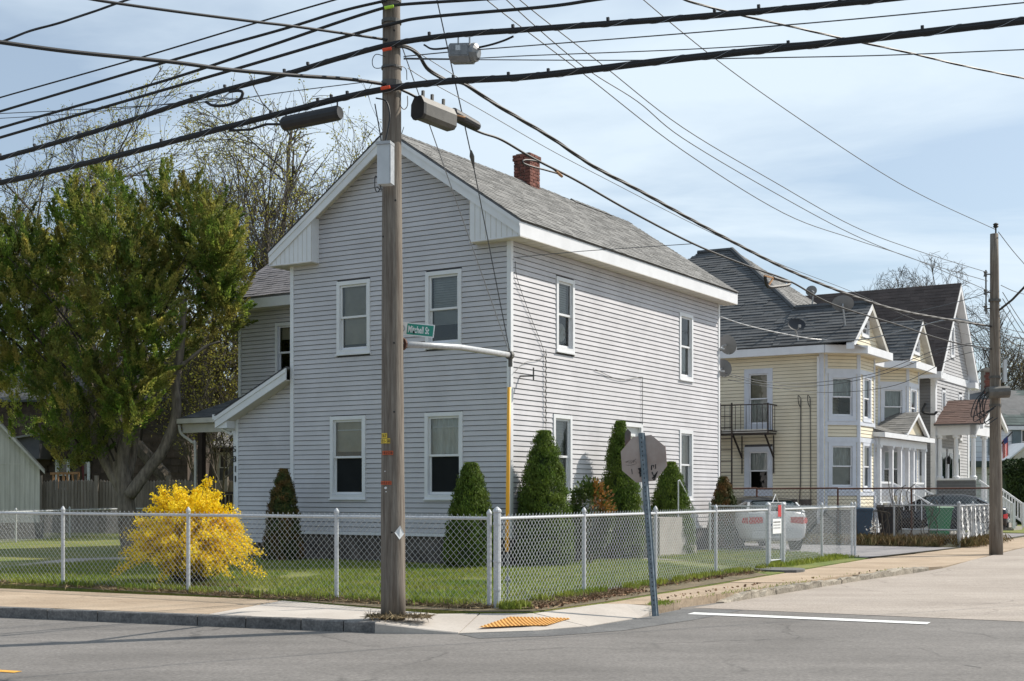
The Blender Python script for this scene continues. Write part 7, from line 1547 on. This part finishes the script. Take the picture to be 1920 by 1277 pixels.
leafmesh('dead_straw', C + np.array([0, 0, .025]), np.stack([NR.normal(size=len(C)), NR.normal(size=len(C)), NR.normal(size=len(C)) * .35], 1), NR.uniform(.06, .22, len(C)), m_straw, None, .07, NR.uniform(.45, 1.3, len(C)), kind='stuff', label='dry brown straw heaped at the pole foot and along the fence', cat='dead grass')
C = np.concatenate([along(FC + V((.25, -.10, 0)), FC + FR_ * 3.6 + V((.22, -.10, 0)), 4200, .15), along(FC + FR_ * 3, FC + FR_ * 9 + V((.15, -.1, 0)), 1600, .12), along(FC + FL * .3, FC + FL * 5 + V((0, .1, 0)), 900, .2), along(V((-6.4, 20.9, 0)), V((-4.3, 21.2, 0)), 900, .3), along(V((1.95, 18.4, 0)), V((4.2, 21.8, 0)), 60, .05), along(V((4.2, 21.8, 0)), V((7.6, 26, 0)), 12, .06)])
leafmesh('leaf_litter', C + np.array([0, 0, .02]), np.stack([NR.normal(size=len(C)), NR.normal(size=len(C)), NR.normal(size=len(C)) * .4], 1), NR.uniform(.025, .07, len(C)), m_dry, None, .6, NR.uniform(.5, 1.4, len(C)), kind='stuff', label='brown dead leaves gathered beside the pavement and kerb', cat='leaf litter')
C = np.concatenate([along(V((2.5, 18.95, -.03)), V((5.2, 22.9, -.03)), 260, .07), along(V((1.9, 17.75, -.02)), V((2.15, 18.1, 0)), 350, .07), along(V((5.2, 22.9, 0)), V((7.8, 26.2, 0)), 60, .05)])
blades('kerb_weeds', C, NR.uniform(.02, .06, len(C)), m_grass, .010, .8, label='sparse weeds growing in the worn kerb of the side street', cat='weeds')
# scrub in front of the rusty fence
C = np.concatenate([along(V((8.6, 39.4, 0)), V((12.2, 37.2, 0)), 5000, .35), along(V((12.6, 36.6, 0)), V((15.0, 40.9, 0)), 2500, .2), along(V((9.0, 40.4, 0)), V((14.5, 40.2, 0)), 5000, .3)])
hh_ = NR.uniform(.08, .35, len(C)); leafmesh('scrub', C + np.array([0, 0, 1]) * (hh_ * .45)[:, None], np.stack([NR.normal(size=len(C)) * .5, NR.normal(size=len(C)) * .5, np.ones(len(C))], 1), hh_, M('scrub_growth', (.10, .10, .03), .9, col2=(.24, .15, .07), scale=2.5, tone=True), None, .12, NR.uniform(.5, 1.4, len(C)), kind='stuff', label='brown and green scrub below the rusty-railed fence', cat='scrub')
for px, hgt, lb in ((1655, 1.2, 'left of the black bin'), (1690, 2.0, 'between the two black bins'), (1741, 1.3, 'beside the green bin')):
    b0 = on(px, 925, (6.6, 40.3), (14.7, 39.7)); b0.z = 0; t = thing('vine_stem', b0, 'bare climbing vine stems on the rusty fence ' + lb, 'vine', 'vines on the rusty fence'); m = MB()
    for k in range(5):
        a = b0 + V((R.uniform(-.25, .25), 0, 0)); m.tube(spline([a, a + V((R.uniform(-.15, .15), 0, hgt * .4)), a + V((R.uniform(-.25, .25), 0, hgt * .75)), a + V((R.uniform(-.3, .3), 0, hgt * R.uniform(.8, 1.1)))], 4), .012, 4)
    m.build('stem', m_twig, t)
dn_ = g(1640, 1024); t = thing('dandelion_stalk', dn_, 'single pale dried weed stalk beside the driveway edge', 'weed'); m = MB(); m.tube([dn_, dn_ + V((.02, 0, .5))], .015, 5); m.build('stalk', m_straw, t)
C = np.array([dn_.x, dn_.y, .55]) + NR.normal(size=(60, 3)) * .10; leafmesh('seed_head', C, NR.normal(size=(60, 3)), .09, m_soffit, t, .4)
